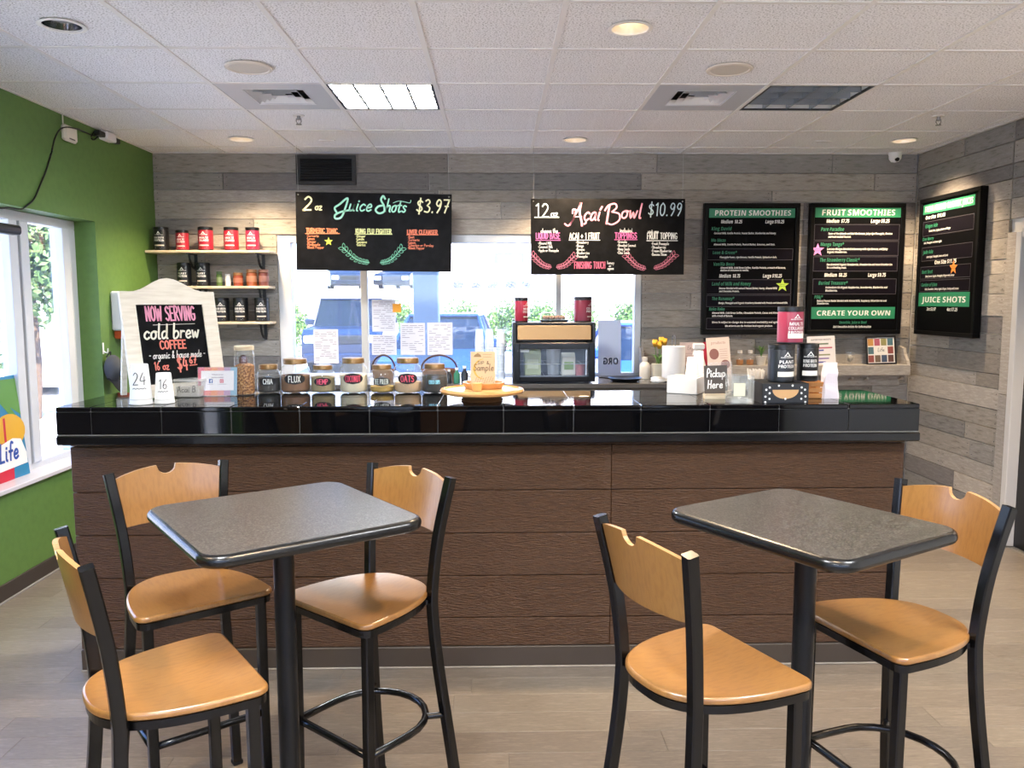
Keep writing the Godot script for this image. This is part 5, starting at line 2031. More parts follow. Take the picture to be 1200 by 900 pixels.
func protein_menu() -> void:
	var w := 0.777
	var h := 1.058
	var t := menu_box("black framed menu headed protein smoothies with a green star", Vector3(2.068, 1.906, ZB + 0.006), 0.0, w, h)
	var R := func(kind: String, x0: float, x1: float, cy: float, ch: float, s := "") -> Array:
		var left := 65.0 - 0.036 * (cy - 45.0)
		return [kind, (x0 - left) / 605.0, (x1 - left) / 605.0, (cy - 45.0) / 837.0, ch / 837.0, s]
	print_menu(t, w, h, [R.call("banner", 95, 638, 78, 58), R.call("head", 130, 610, 123, 34, "PROTEIN SMOOTHIES"),
		R.call("white", 168, 300, 172, 22, "Medium  $8.25"), R.call("white", 448, 566, 172, 22, "Large $10.25"),
		R.call("green", 107, 232, 216, 22, "King David"), R.call("white", 123, 515, 240, 12, "Coconut Milk, Vanilla Protein, Peanut Butter, Blueberries and Honey."),
		R.call("green", 104, 195, 288, 20, "Mo Mezo"), R.call("white", 120, 508, 311, 12, "Almond Milk, Vanilla Protein, Peanut Butter, Bananas, and Oats."),
		R.call("panel", 80, 624, 332, 72), R.call("green", 113, 265, 366, 20, "Lean & Green*"), R.call("white", 157, 520, 392, 12, "Pineapple Power, ripe Banana, Vanilla Protein, Spinach or Kale."),
		R.call("green", 115, 247, 440, 21, "Vanilla Bean"), R.call("white", 160, 575, 459, 12, "Almond Milk, Cold Brew Coffee, Vanilla Protein, a touch of Banana,"), R.call("white", 160, 340, 475, 12, "dashes of cinnamon & vanilla."),
		R.call("white", 152, 284, 516, 23, "Medium  $8.75"), R.call("white", 430, 550, 516, 23, "Large $10.25"),
		R.call("panel", 72, 612, 528, 94), R.call("green", 105, 352, 566, 22, "Land of Milk and Honey"), R.call("white", 150, 520, 590, 12, "Banana blended with natural Peanut Butter, Honey, Almond Milk"), R.call("white", 150, 278, 609, 12, "and Chocolate Protein."),
		R.call("panel", 70, 608, 628, 74), R.call("green", 102, 245, 660, 21, "The Runaway*"), R.call("white", 145, 588, 684, 12, "Mango, Pineapple and Organic Strawberry blended with Protein and Almond Milk."),
		R.call("green", 85, 183, 727, 21, "Koko Koko"), R.call("white", 103, 585, 748, 12, "Almond Milk, Cold Brew Coffee, Chocolate Protein, Cacao and Almond Butter"), R.call("white", 103, 235, 767, 12, "with a touch of Banana."),
		R.call("panel", 68, 602, 775, 72), R.call("white", 103, 570, 808, 12, "Menu is subject to change due to seasonal availability and agriculture."), R.call("white", 185, 490, 832, 12, "We strive to use the freshest local organic produce.")])
	star_sticker(t, 0.265, -0.13, "b9d64a", "4d7a2c")


func fruit_menu() -> void:
	var w := 0.775
	var h := 1.055
	var t := menu_box("black framed menu headed fruit smoothies with a pink star", Vector3(2.93, 1.907, ZB + 0.006), 0.0, w, h)
	var R := func(kind: String, x0: float, x1: float, cy: float, ch: float, s := "") -> Array:
		var left := 62.0 - 0.048 * (cy - 45.0)
		return [kind, (x0 - left) / 605.0, (x1 - left) / 605.0, (cy - 45.0) / 837.0, ch / 837.0, s]
	print_menu(t, w, h, [R.call("banner", 92, 637, 72, 62), R.call("head", 132, 597, 121, 37, "FRUIT SMOOTHIES"),
		R.call("white", 160, 303, 168, 23, "Medium  $7.75"), R.call("white", 443, 560, 168, 23, "Large $9.25"),
		R.call("panel", 85, 628, 178, 100), R.call("green", 125, 270, 220, 23, "Pure Paradise"), R.call("white", 170, 578, 243, 13, "Taste of the Islands and feel the breeze. Juicy ripe Pineapple, Banana"), R.call("white", 170, 315, 263, 13, "and fresh toasted Coconut."),
		R.call("panel", 80, 622, 285, 92), R.call("green", 120, 268, 316, 23, "Mango Tango*"), R.call("white", 162, 548, 341, 13, "Luscious Mangos blended in harmony with ripe Banana, and juicy"), R.call("white", 162, 288, 360, 13, "Organic Strawberries."),
		R.call("panel", 75, 615, 383, 94), R.call("green", 113, 368, 415, 23, "The Strawberry Classic*"), R.call("white", 158, 578, 440, 13, "Sun drenched Organic Strawberries, Strawberries and more Strawberries"), R.call("white", 158, 283, 460, 13, "for a refreshing treat."),
		R.call("white", 143, 284, 512, 24, "Medium  $8.25"), R.call("white", 422, 535, 512, 24, "Large $9.75"),
		R.call("panel", 70, 606, 525, 99), R.call("green", 105, 290, 563, 23, "Buried Treasure*"), R.call("white", 148, 545, 587, 13, "Antioxidant rich Organic Raspberries, Strawberries, Blueberries and"), R.call("white", 148, 225, 607, 13, "Blackberries."),
		R.call("green", 77, 130, 653, 22, "PB&J*"), R.call("white", 93, 540, 673, 13, "Natural Peanut Butter blended with Almond Milk, Raspberry, Mixed Berries and"), R.call("white", 93, 170, 690, 13, "Strawberries."),
		R.call("banner", 58, 597, 707, 76), R.call("head", 90, 563, 762, 33, "CREATE YOUR OWN"),
		R.call("green", 235, 410, 815, 18, "Smoothie, Juice or Bowl"), R.call("white", 195, 440, 842, 15, "Ask Smoothie Artists for Information")])
	star_sticker(t, -0.318, 0.155, "e58fd0", "7a3f9a")


func juice_menu() -> void:
	var w := 0.812
	var h := 1.06
	var t := menu_box("black framed menu headed juices with an orange star by the door trim", Vector3(XR - 0.006, 1.915, -6.044), -PI / 2, w, h)
	var R := func(kind: String, x0: float, x1: float, v: float, ch: float, s := "") -> Array:
		return [kind, x0, x1, v, ch, s]
	print_menu(t, w, h, [R.call("banner", 0.05, 0.9, 0.045, 0.07), R.call("head", 0.08, 0.87, 0.1, 0.042, "FRESH PRESSED ORGANIC JUICES"),
		R.call("white", 0.1, 0.44, 0.153, 0.026, "One Size  $11.00"),
		R.call("panel", 0.06, 0.9, 0.17, 0.105), R.call("green", 0.1, 0.32, 0.217, 0.027, "Ginger Ade"), R.call("white", 0.17, 0.54, 0.248, 0.015, "Carrot, Beet, Apple, Lemon and Ginger"),
		R.call("green", 0.06, 0.26, 0.308, 0.025, "One Berry"), R.call("white", 0.09, 0.4, 0.332, 0.015, "Kale, Pineapple and Green Apple"),
		R.call("panel", 0.06, 0.9, 0.358, 0.1), R.call("green", 0.08, 0.26, 0.405, 0.027, "Jade Ade"), R.call("white", 0.15, 0.52, 0.436, 0.015, "Green Apple, Pineapple, Lemon and Carrot"),
		R.call("white", 0.3, 0.66, 0.487, 0.028, "One Size $11.75"),
		R.call("panel", 0.05, 0.89, 0.5, 0.09), R.call("green", 0.08, 0.27, 0.55, 0.027, "Beet Beat"), R.call("white", 0.15, 0.64, 0.578, 0.015, "Beet, Carrot, Apple, Pineapple, Ginger and Lemon"),
		R.call("panel", 0.05, 0.89, 0.6, 0.085), R.call("green", 0.08, 0.36, 0.645, 0.026, "Garden of Eden"), R.call("white", 0.15, 0.72, 0.672, 0.015, "Kale, Cucumber, Celery, Apple, Ginger, Parsley and Lemon"),
		R.call("banner", 0.04, 0.9, 0.69, 0.1), R.call("head", 0.1, 0.84, 0.762, 0.042, "JUICE SHOTS"),
		R.call("white", 0.2, 0.36, 0.822, 0.024, "2oz $3.97"), R.call("white", 0.55, 0.72, 0.822, 0.024, "4oz $7.25")])
	star_sticker(t, 0.1, -0.02, "e88a3c", "a8481c")


# a tapered paper cup standing upside down
func cup(label: String, at: Vector3, r: float, h: float, group: String, mark := "", m: Material = null) -> Node3D:
	var t := thing("paper_cup", label, "cup", at, 0.8 * atan2(-at.x, -at.z), group)
	var st := S()
	lathe(st, V([r * 0.95, 0, r * 1.04, 0.002, r * 1.04, 0.006, r, 0.008, r * 0.74, h - 0.003, r * 0.7, h, r * 0.66, h - 0.002, 0, h - 0.004]), 28)
	part(t, "cup_wall", st, m if m else mats["white"])
	st = S()
	lathe(st, V([r * 0.99, h * 0.12, r * 0.995, h * 0.13, r * 0.985, h * 0.145]), 28)
	part(t, "rim_line", st, hexc("d9d6d1", 0.6))
	if mark:
		st = S()
		hand(st, mark, h * 0.3, 0, h * 0.5, 0.0015, h * 0.018, 1, 0.05, 0.95, r * 0.93)
		hand(st, "~", h * 0.25, 0, h * 0.4, 0.003, h * 0.014, 1, 0.0, 1.0, r * 0.95)
		part(t, "pen_mark", st, hexc("2c2c30", 0.7))
	return t


func jar(label: String, at: Vector3, w: float, h: float, fill: float, stuff_c: Array, words_: String, ink: String, oval_label := true) -> void:
	var t := thing("glass_jar", label, "jar", at, 0.7 * atan2(-at.x, -at.z), "lidded ingredient jars")
	var r := w / 2
	var hb := h * 0.87
	var st := S()
	var prof := V([0, 0.004, r * 0.8, 0.0, r * 0.94, 0.006, r, hb * 0.12, r, hb * 0.74, r * 0.93, hb * 0.86, r * 0.76, hb * 0.93, r * 0.74, hb])
	lathe(st, prof, 32)
	part(t, "glass_body", st, mats["jar_glass"])
	st = S()
	var rr := r * 0.75
	lathe(st, V([rr, hb - 0.004, rr * 1.06, hb - 0.002, rr * 1.06, h - 0.003, rr * 1.02, h, 0, h]), 32)
	part(t, "lid", st, hexc("8a6c45", 0.35, 0.5), "brushed gold-brown metal lid")
	st = S()
	var ft := hb * fill
	var ri := r * 0.965
	var sp := [Vector2(0, 0.008), Vector2(ri * 0.86, 0.007), Vector2(ri, hb * 0.12)]
	sp.append(Vector2(ri, maxf(ft, hb * 0.14)))
	sp.append(Vector2(ri * 0.6, maxf(ft, hb * 0.14) + 0.004))
	sp.append(Vector2(0, maxf(ft, hb * 0.14) + 0.006))
	lathe(st, sp, 32)
	var m := grained(noise_tex(hash(label) % 1000, 0.12, [[0.0, stuff_c[0]], [0.5, stuff_c[1]], [1.0, stuff_c[2]]], 3, 256), Color("ffffff"), Vector3(5, 5, 5), 0.9, false)
	var o := part(t, "contents", st, m)
	o.set_meta("kind", "stuff")
	if oval_label:
		st = S()
		var yy := hb * 0.5
		var rows := 10
		for i in rows:
			var a0 := lerpf(-1.0, 1.0, i / float(rows))
			var a1 := lerpf(-1.0, 1.0, (i + 1) / float(rows))
			for j in 12:
				var q := []
				for e in [[a0, j], [a0, j + 1], [a1, j + 1], [a1, j]]:
					var hw := r * 0.74 * sqrt(maxf(0.0, 1.0 - e[0] * e[0]))
					q.append(flat(Vector2(lerpf(-hw, hw, e[1] / 12.0), yy + e[0] * h * 0.155), 0.001, r))
				quad(st, q[0], q[1], q[2], q[3], Vector3(0, 0, 1))
		var lb := part(t, "oval_label", st, hexc("1f1f21", 0.7))
		st = S()
		var n := 0.0
		for ch in words_:
			n += PEN[ch][0] + 0.9
		var hh := h * 0.17
		hand(st, words_, hh, 0, yy - hh / 2, 0.002, h * (0.022 if words_.length() < 6 else 0.015), 1, 0.0, minf(0.9, r * 1.12 / (n * hh / 10.0)), r)
		part(lb, "lettering", st, hexc(ink, 0.7))
	else:
		st = S()
		hand(st, words_, h * 0.12, 0, hb * 0.4, 0.001, h * 0.02, 1, 0.0, 0.5, r)
		part(t, "lettering", st, hexc(ink, 0.7))


func build_counter_things() -> void:
	chalk_sign()
	var P := func(px: float, py: float) -> Vector3: return at_y(px, py, TOP)
	# marked cups
	var p: Vector3 = P.call(165, 474)
	p.z = -3.545
	p.x = at_z(165, 460, p.z).x
	var k := mpp(p)
	cup("tall white paper cup marked 24 by the chalkboard sign", p, 12.6 * k, 47 * k, "marked paper cups", "24")
	p = P.call(190, 467)
	p.z = -3.575
	p.x = at_z(192.5, 460, p.z).x
	cup("short white paper cup marked 16 by the chalkboard sign", p, 11.2 * k, 36 * k, "marked paper cups", "16")
	# clear tub with writing
	p = P.call(217, 467)
	p.z -= 0.075
	var t := thing("plastic_tub", "clear plastic tub with handwriting beside the marked cups", "tub", p, -0.08)
	var st := S()
	stack(st, round_rect(0.122, 0.085, 0.012, 4), V([0.006, 0.0, 0.0, 0.006, -0.004, 0.07, -0.007, 0.072, -0.007, 0.076]))
	part(t, "tub", st, glass(Color(0.9, 0.9, 0.88), 0.3))
	st = S()
	stack(st, round_rect(0.136, 0.099, 0.014, 4), V([0.0, 0.0765, 0.0, 0.083, 0.004, 0.086]))
	part(t, "lid", st, glass(Color(0.95, 0.95, 0.93), 0.35))
	st = S()
	stack(st, round_rect(0.112, 0.075, 0.012, 4), V([0.004, 0.003, 0.0, 0.008, 0.0, 0.05]))
	part(t, "contents", st, hexc("bdb6aa", 0.8))
	st = S()
	hand(st, "Acai B", 0.028, 0.0, 0.026, 0.0462, 0.0022, 1, 0.1)
	part(t, "pen_mark", st, hexc("2c2c30", 0.7))
	social_card(P.call(256, 464))
	# tall granola jar
	p = P.call(284, 464)
	p.z -= 0.05
	t = thing("granola_jar", "tall glass jar of granola with a bamboo lid", "jar", p)
	var r := 12.4 * k
	var h := 63 * k
	st = S()
	lathe(st, V([0, 0.004, r * 0.9, 0.0, r, 0.006, r, h * 0.8, r * 0.94, h * 0.86, r * 0.9, h * 0.92]), 28)
	part(t, "glass_body", st, mats["jar_glass"])
	st = S()
	lathe(st, V([r * 0.88, h * 0.91, r * 1.0, h * 0.915, r * 1.0, h * 0.985, r * 0.97, h, 0, h]), 28)
	part(t, "bamboo_lid", st, mats["pine"])
	st = S()
	lathe(st, V([0, 0.008, r * 0.86, 0.006, r * 0.96, 0.014, r * 0.96, h * 0.6, r * 0.5, h * 0.64, 0, h * 0.65]), 28)
	var gm := grained(noise_tex(301, 0.09, [[0.0, "3d2213"], [0.4, "8a5a30"], [0.6, "b98248"], [1.0, "d9b27a"]], 3, 256), Color("ffffff"), Vector3(3.5, 3.5, 3.5), 0.9, false)
	var cont := part(t, "granola", st, gm)
	cont.set_meta("kind", "stuff")
	st = S()
	ball(st, Vector3(-0.005, h * 0.7, 0.0), Vector3(r * 0.45, h * 0.12, r * 0.4), 10, 8)
	part(t, "scoop", st, hexc("5c2f33", 0.6))
	# ingredient jars
	var dat := [[313.5, 27, 33, 0.62, ["14110f", "2a2622", "4a443d"], "CHIA", "dfe4e2", "short glass jar of black seed marked chia"], [345, 34, 40, 0.6, ["4d3320", "7a5433", "9a7048"], "FLUX", "e4e6e0", "tall glass jar of brown seed next to the chia jar"], [377.5, 28, 32.5, 0.66, ["6f6040", "94855c", "ada078"], "HEMP", "e85a7c", "short glass jar of olive seed marked hemp in pink"], [413.5, 32, 41, 0.6, ["cdbf9a", "e6dbbd", "f0e8d2"], "COCONUT", "ef5573", "tall glass jar of pale flakes marked coconut in pink"], [447, 28, 33, 0.28, ["7f6424", "b3923c", "cdae5c"], "BEE POLLEN", "cfdad6", "short glass jar with a little golden pollen"], [477.5, 32, 41, 0.36, ["a9845c", "d0ae84", "e0c8a4"], "OATS", "ef5a76", "tall glass jar of oats marked in pink"]]
	for e in dat:
		p = P.call(e[0], 461)
		p.z -= 0.03
		k = mpp(p)
		jar(e[7], p, e[1] * k, e[2] * k, e[3], e[4], e[5], e[6])
	p = P.call(509, 461)
	p.z -= 0.03
	k = mpp(p)
	jar("short glass jar of dark chips lettered straight on the glass", p, 30 * k, 34 * k, 0.68, ["16110e", "2b231d", "40362d"], "CHOCO CHIPS", "8fd0e6", false)
	lazy_susan()
	right_items()


func chalk_sign() -> void:
	var a := Vector3(-1.655, TOP, -3.66)
	var t := thing("chalkboard_sign", "cream-framed arched chalkboard sign announcing cold brew coffee", "sign", a, deg_to_rad(44.6))
	# built in its own plane, leaning back
	var lean := Transform3D(Basis(Vector3.RIGHT, -0.206), Vector3(0, 0.004, 0))
	xf = lean
	var w := 0.447
	var h := 0.497
	var arch := [Vector2(0, 0), Vector2(w, 0), Vector2(w, h)]
	for i in 15:
		var u := i / 14.0
		var x := lerpf(w, 0, u)
		var s := absf(u - 0.5) * 2.0
		arch.append(Vector2(x, h + 0.065 * (0.5 + 0.5 * cos(PI * minf(1.0, s / 0.78)))))
	arch.append(Vector2(0, h))
	var st := S()
	# frame as four pieces round the slate
	var bx := 0.066
	var by0 := 0.06
	var by1 := h - 0.062
	extrude(st, rect(0, 0, bx, h), 0, 0.02)
	extrude(st, rect(w - bx, 0, w, h), 0, 0.02)
	extrude(st, rect(bx, 0, w - bx, by0), 0, 0.02)
	extrude(st, rect(bx, by1, w - bx, h), 0, 0.02)
	var cap := [Vector2(0, h), Vector2(w, h)]
	for q in arch.slice(3, arch.size() - 1):
		cap.append(q)
	var clean := []
	for q in cap:
		if clean.is_empty() or clean[clean.size() - 1].distance_to(q) > 0.0005:
			clean.append(q)
	if clean[clean.size() - 1].distance_to(clean[0]) < 0.0005:
		clean.pop_back()
	extrude(st, clean, 0, 0.02)
	part(t, "frame", st, mats["cream_wood"], "whitewashed wooden frame with an arched top")
	st = S()
	box2(st, Vector3(bx, by0, 0.004), Vector3(w - bx, by1, 0.013))
	part(t, "slate", st, mats["slate"])
	var sw := w - 2 * bx
	var z := 0.0136
	var X := func(f: float) -> float: return bx + sw * f
	var Y := func(f: float) -> float: return by1 - (by1 - by0) * f
	st = S()
	fitted(st, "NOW SERVING", 0.066, X.call(0.13), X.call(0.88), Y.call(0.2), z, 0.008)
	part(t, "serving_lettering", st, hexc("e79ab4", 0.8))
	st = S()
	stroke(st, [Vector2(X.call(0.22), Y.call(0.255)), Vector2(X.call(0.85), Y.call(0.25))], 0.002, z)
	fitted(st, "cold brew", 0.07, X.call(0.06), X.call(0.9), Y.call(0.43), z, 0.0085, 0.15)
	part(t, "cold_brew_lettering", st, hexc("eae5d2", 0.8))
	st = S()
	fitted(st, "COFFEE", 0.038, X.call(0.28), X.call(0.68), Y.call(0.56), z, 0.007)
	part(t, "coffee_lettering", st, hexc("e9806e", 0.8))
	st = S()
	fitted(st, "- organic & house made -", 0.034, X.call(0.1), X.call(0.95), Y.call(0.68), z, 0.0035, 0.15)
	part(t, "organic_lettering", st, hexc("e6e3dc", 0.8))
	st = S()
	fitted(st, "16 oz", 0.036, X.call(0.16), X.call(0.38), Y.call(0.82), z, 0.005)
	fitted(st, "$4", 0.064, X.call(0.5), X.call(0.67), Y.call(0.84), z, 0.007)
	fitted(st, "67", 0.034, X.call(0.69), X.call(0.81), Y.call(0.76), z, 0.006)
	stroke(st, [Vector2(X.call(0.69), Y.call(0.785)), Vector2(X.call(0.8), Y.call(0.78))], 0.004, z)
	part(t, "price_lettering", st, hexc("e27f6f", 0.8))
	# rear easel legs
	xf = Transform3D()
	for x in [0.03, w - 0.05]:
		st = S()
		var top := lean * Vector3(x, h - 0.04, -0.002)
		bar(st, [top, Vector3(x, 0.012, -0.17 if x < 0.1 else -0.15)], 0.025, 0.018, Vector3.BACK)
		part(t, "rear_leg", st, mats["cream_wood"])


func social_card(p: Vector3) -> void:
	p.z += 0.015
	var k := mpp(p)
	var w := 45 * k
	var h := 33 * k
	var t := thing("social_media_card", "pink and orange bordered card with two small icons in an acrylic stand", "card", p, 0.03)
	xf = Transform3D(Basis(Vector3.RIGHT, -0.15), Vector3(0, 0.004, 0))
	part_tilt(t, "acrylic", glass(Color(0.95, 0.97, 1.0), 0.08), Vector3(-w / 2 - 0.002, -0.003, 0.001), Vector3(w / 2 + 0.002, h + 0.002, 0.003))
	var st := S()
	# border print, in coloured bands from pink through orange to teal
	var cols := ["d9506f", "e0705f", "e88e5c", "dd8d86", "b38bb0", "7fa9c4"]
	for i in 6:
		st = S()
		box2(st, Vector3(lerpf(-w / 2, w / 2, i / 6.0), 0, -0.002), Vector3(lerpf(-w / 2, w / 2, (i + 1) / 6.0), h, 0))
		part(t, "border_print", st, hexc(cols[i], 0.4))
	st = S()
	plate(st, rect(-w * 0.42, h * 0.18, w * 0.42, h * 0.88), 0.0004)
	part(t, "white_print", st, hexc("efe9ea", 0.5))
	st = S()
	letters(st, "Follow us on", 0.0065, 0, h * 0.72, 0.0007, 1)
	letters(st, "social media!", 0.0065, 0, h * 0.62, 0.0007, 1)
	stroke(st, [Vector2(-w * 0.24, h * 0.4), Vector2(-w * 0.1, h * 0.4)], 0.0015, 0.0007)
	stroke(st, [Vector2(w * 0.02, h * 0.4), Vector2(w * 0.22, h * 0.4)], 0.0015, 0.0007)
	part(t, "lettering", st, hexc("6a4a63", 0.5))
	st = S()
	plate(st, rect(-w * 0.22, h * 0.44, -w * 0.12, h * 0.59), 0.0008)
	part(t, "blue_icon", st, hexc("3a5fa8", 0.5))
	st = S()
	letters(st, "f", 0.014, -w * 0.16, h * 0.45, 0.0011, 1)
	part(t, "icon_letter", st, hexc("f3f1ee", 0.5))
	st = S()
	var rr := []
	for q in round_rect(w * 0.1, h * 0.14, 0.004, 3):
		rr.append(q + Vector2(w * 0.11, h * 0.515))
	plate(st, rr, 0.0008)
	part(t, "pink_icon", st, hexc("d8506f", 0.5))
	st = S()
	var ring := []
	for q in oval(w * 0.055, w * 0.055, 16):
		ring.append(q + Vector2(w * 0.11, h * 0.515))
	ring.append(ring[0])
	stroke(st, ring, 0.0014, 0.0011)
	part(t, "icon_ring", st, hexc("f3f1ee", 0.5))
	xf = Transform3D()
	st = S()
	box2(st, Vector3(-w / 2, 0, -0.03), Vector3(w / 2, 0.003, 0.006), 0.001)
	part(t, "stand_foot", st, glass(Color(0.95, 0.97, 1.0), 0.15))


func part_tilt(parent: Node3D, called: String, m: Material, a: Vector3, b: Vector3) -> void:
	var st := S()
	box2(st, a, b)
	part(parent, called, st, m)


func lazy_susan() -> void:
	var p := at_y(565, 472, TOP)
	p.z = -3.63
	p.x = at_z(565, 460, p.z).x
	var k := mpp(p)
	var r := 49.5 * k
	var wood: Material = mats["maple_tray"] if mats.has("maple_tray") else grained(noise_tex(311, 0.01, [[0.0, "b98047"], [0.5, "d29c62"], [1.0, "deae78"]], 5, 256), Color("ffffff"), Vector3(1.2, 4.0, 5.0), 0.25, false)
	mats["maple_tray"] = wood
	var t := thing("wooden_turntable", "round wooden turntable tray on a turned foot", "tray", p)
	var st := S()
	lathe(st, V([0, 0, r * 0.48, 0.0, r * 0.5, 0.006, r * 0.46, 0.012, r * 0.44, 0.02, r * 0.5, 0.026, 0, 0.028]), 40)
	part(t, "foot", st, hexc("6f4a2c", 0.35))
	st = S()
	lathe(st, V([0, 0.028, r * 0.8, 0.028, r * 0.97, 0.036, r, 0.046, r * 0.97, 0.054, r * 0.9, 0.056, r * 0.87, 0.05, 0, 0.05]), 48)
	part(t, "tray", st, wood)
	# shallow dish
	var q := p + Vector3(0.006, 0.05, -0.06)
	t = thing("wooden_dish", "shallow wooden dish on the turntable holding the sample sign", "dish", q)
	var rd := 25 * k
	st = S()
	lathe(st, V([0, 0, rd * 0.86, 0, rd, 0.022, rd, 0.028, rd * 0.92, 0.028, rd * 0.84, 0.01, 0, 0.01]), 40)
	part(t, "dish", st, wood)
	# sign
	var s := thing("sample_sign", "kraft paper sign lettered sip and sample standing in the dish", "sign", q + Vector3(-0.004, 0.0102, -0.03))
	var w := 29.5 * k
	var h := 40 * k
	xf = Transform3D(Basis(Vector3.RIGHT, -0.12), Vector3(0, 0.0, 0))
	part_tilt(s, "card", hexc("cdb48f", 0.7), Vector3(-w / 2, 0, -0.003), Vector3(w / 2, h, 0))
	st = S()
	var arc := []
	for i in 13:
		var a := PI * 0.55 + PI * 0.9 * i / 12.0
		arc.append(Vector2(w * 0.05 + w * 0.4 * cos(a), h * 0.48 + h * 0.3 * sin(a)))
	stroke(st, arc, w * 0.1, 0.0004, 0.0, true)
	part(s, "lemon_print", st, hexc("c9a24c", 0.7))
	st = S()
	plate(st, [Vector2(-w * 0.38, h * 0.84), Vector2(-w * 0.05, h * 0.84), Vector2(-w * 0.1, h * 0.91), Vector2(-w * 0.2, h * 0.96), Vector2(-w * 0.32, h * 0.91)], 0.0004)
	stroke(st, [Vector2(0, h * 0.91), Vector2(w * 0.36, h * 0.91)], 0.0015, 0.0004)
	stroke(st, [Vector2(0, h * 0.84), Vector2(w * 0.36, h * 0.84)], 0.0015, 0.0004)
	part(s, "emblem_print", st, hexc("8d7350", 0.7))
	st = S()
	fitted(st, "SIP &", h * 0.09, -w * 0.22, w * 0.28, h * 0.62, 0.0008, 0.0022)
	fitted(st, "Sample", h * 0.2, -w * 0.38, w * 0.45, h * 0.43, 0.0008, 0.0028, 0.1)
	for i in 22:
		var a := Vector2(w * (0.42 - 0.035 * i), h * (0.06 + 0.016 * ((i * 7) % 11)))
		stroke(st, [a, a + Vector2(0.005, 0.006)], 0.0015, 0.0008)
	part(s, "lettering", st, hexc("4a3a2a", 0.7))
	xf = Transform3D()
	# sample cup
	t = thing("sample_cup", "small clear cup of yellow sample on the turntable edge", "cup", p + Vector3(-0.022, 0.05, 0.075))
	st = S()
	lathe(st, V([0, 0.001, 0.02, 0, 0.027, 0.045, 0.0285, 0.046, 0.0285, 0.048]), 24)
	part(t, "cup_wall", st, mats["jar_glass"])
	st = S()
	lathe(st, V([0, 0.002, 0.0195, 0.002, 0.0245, 0.036, 0, 0.036]), 24)
	part(t, "drink", st, hexc("dca75b", 0.3))


func glossy_box(t: Node3D, called: String, m: Material, w: float, h: float, d: float, bevel := 0.003) -> MeshInstance3D:
	var st := S()
	box2(st, Vector3(-w / 2, 0, -d / 2), Vector3(w / 2, h, d / 2), bevel)
	return part(t, called, st, m)


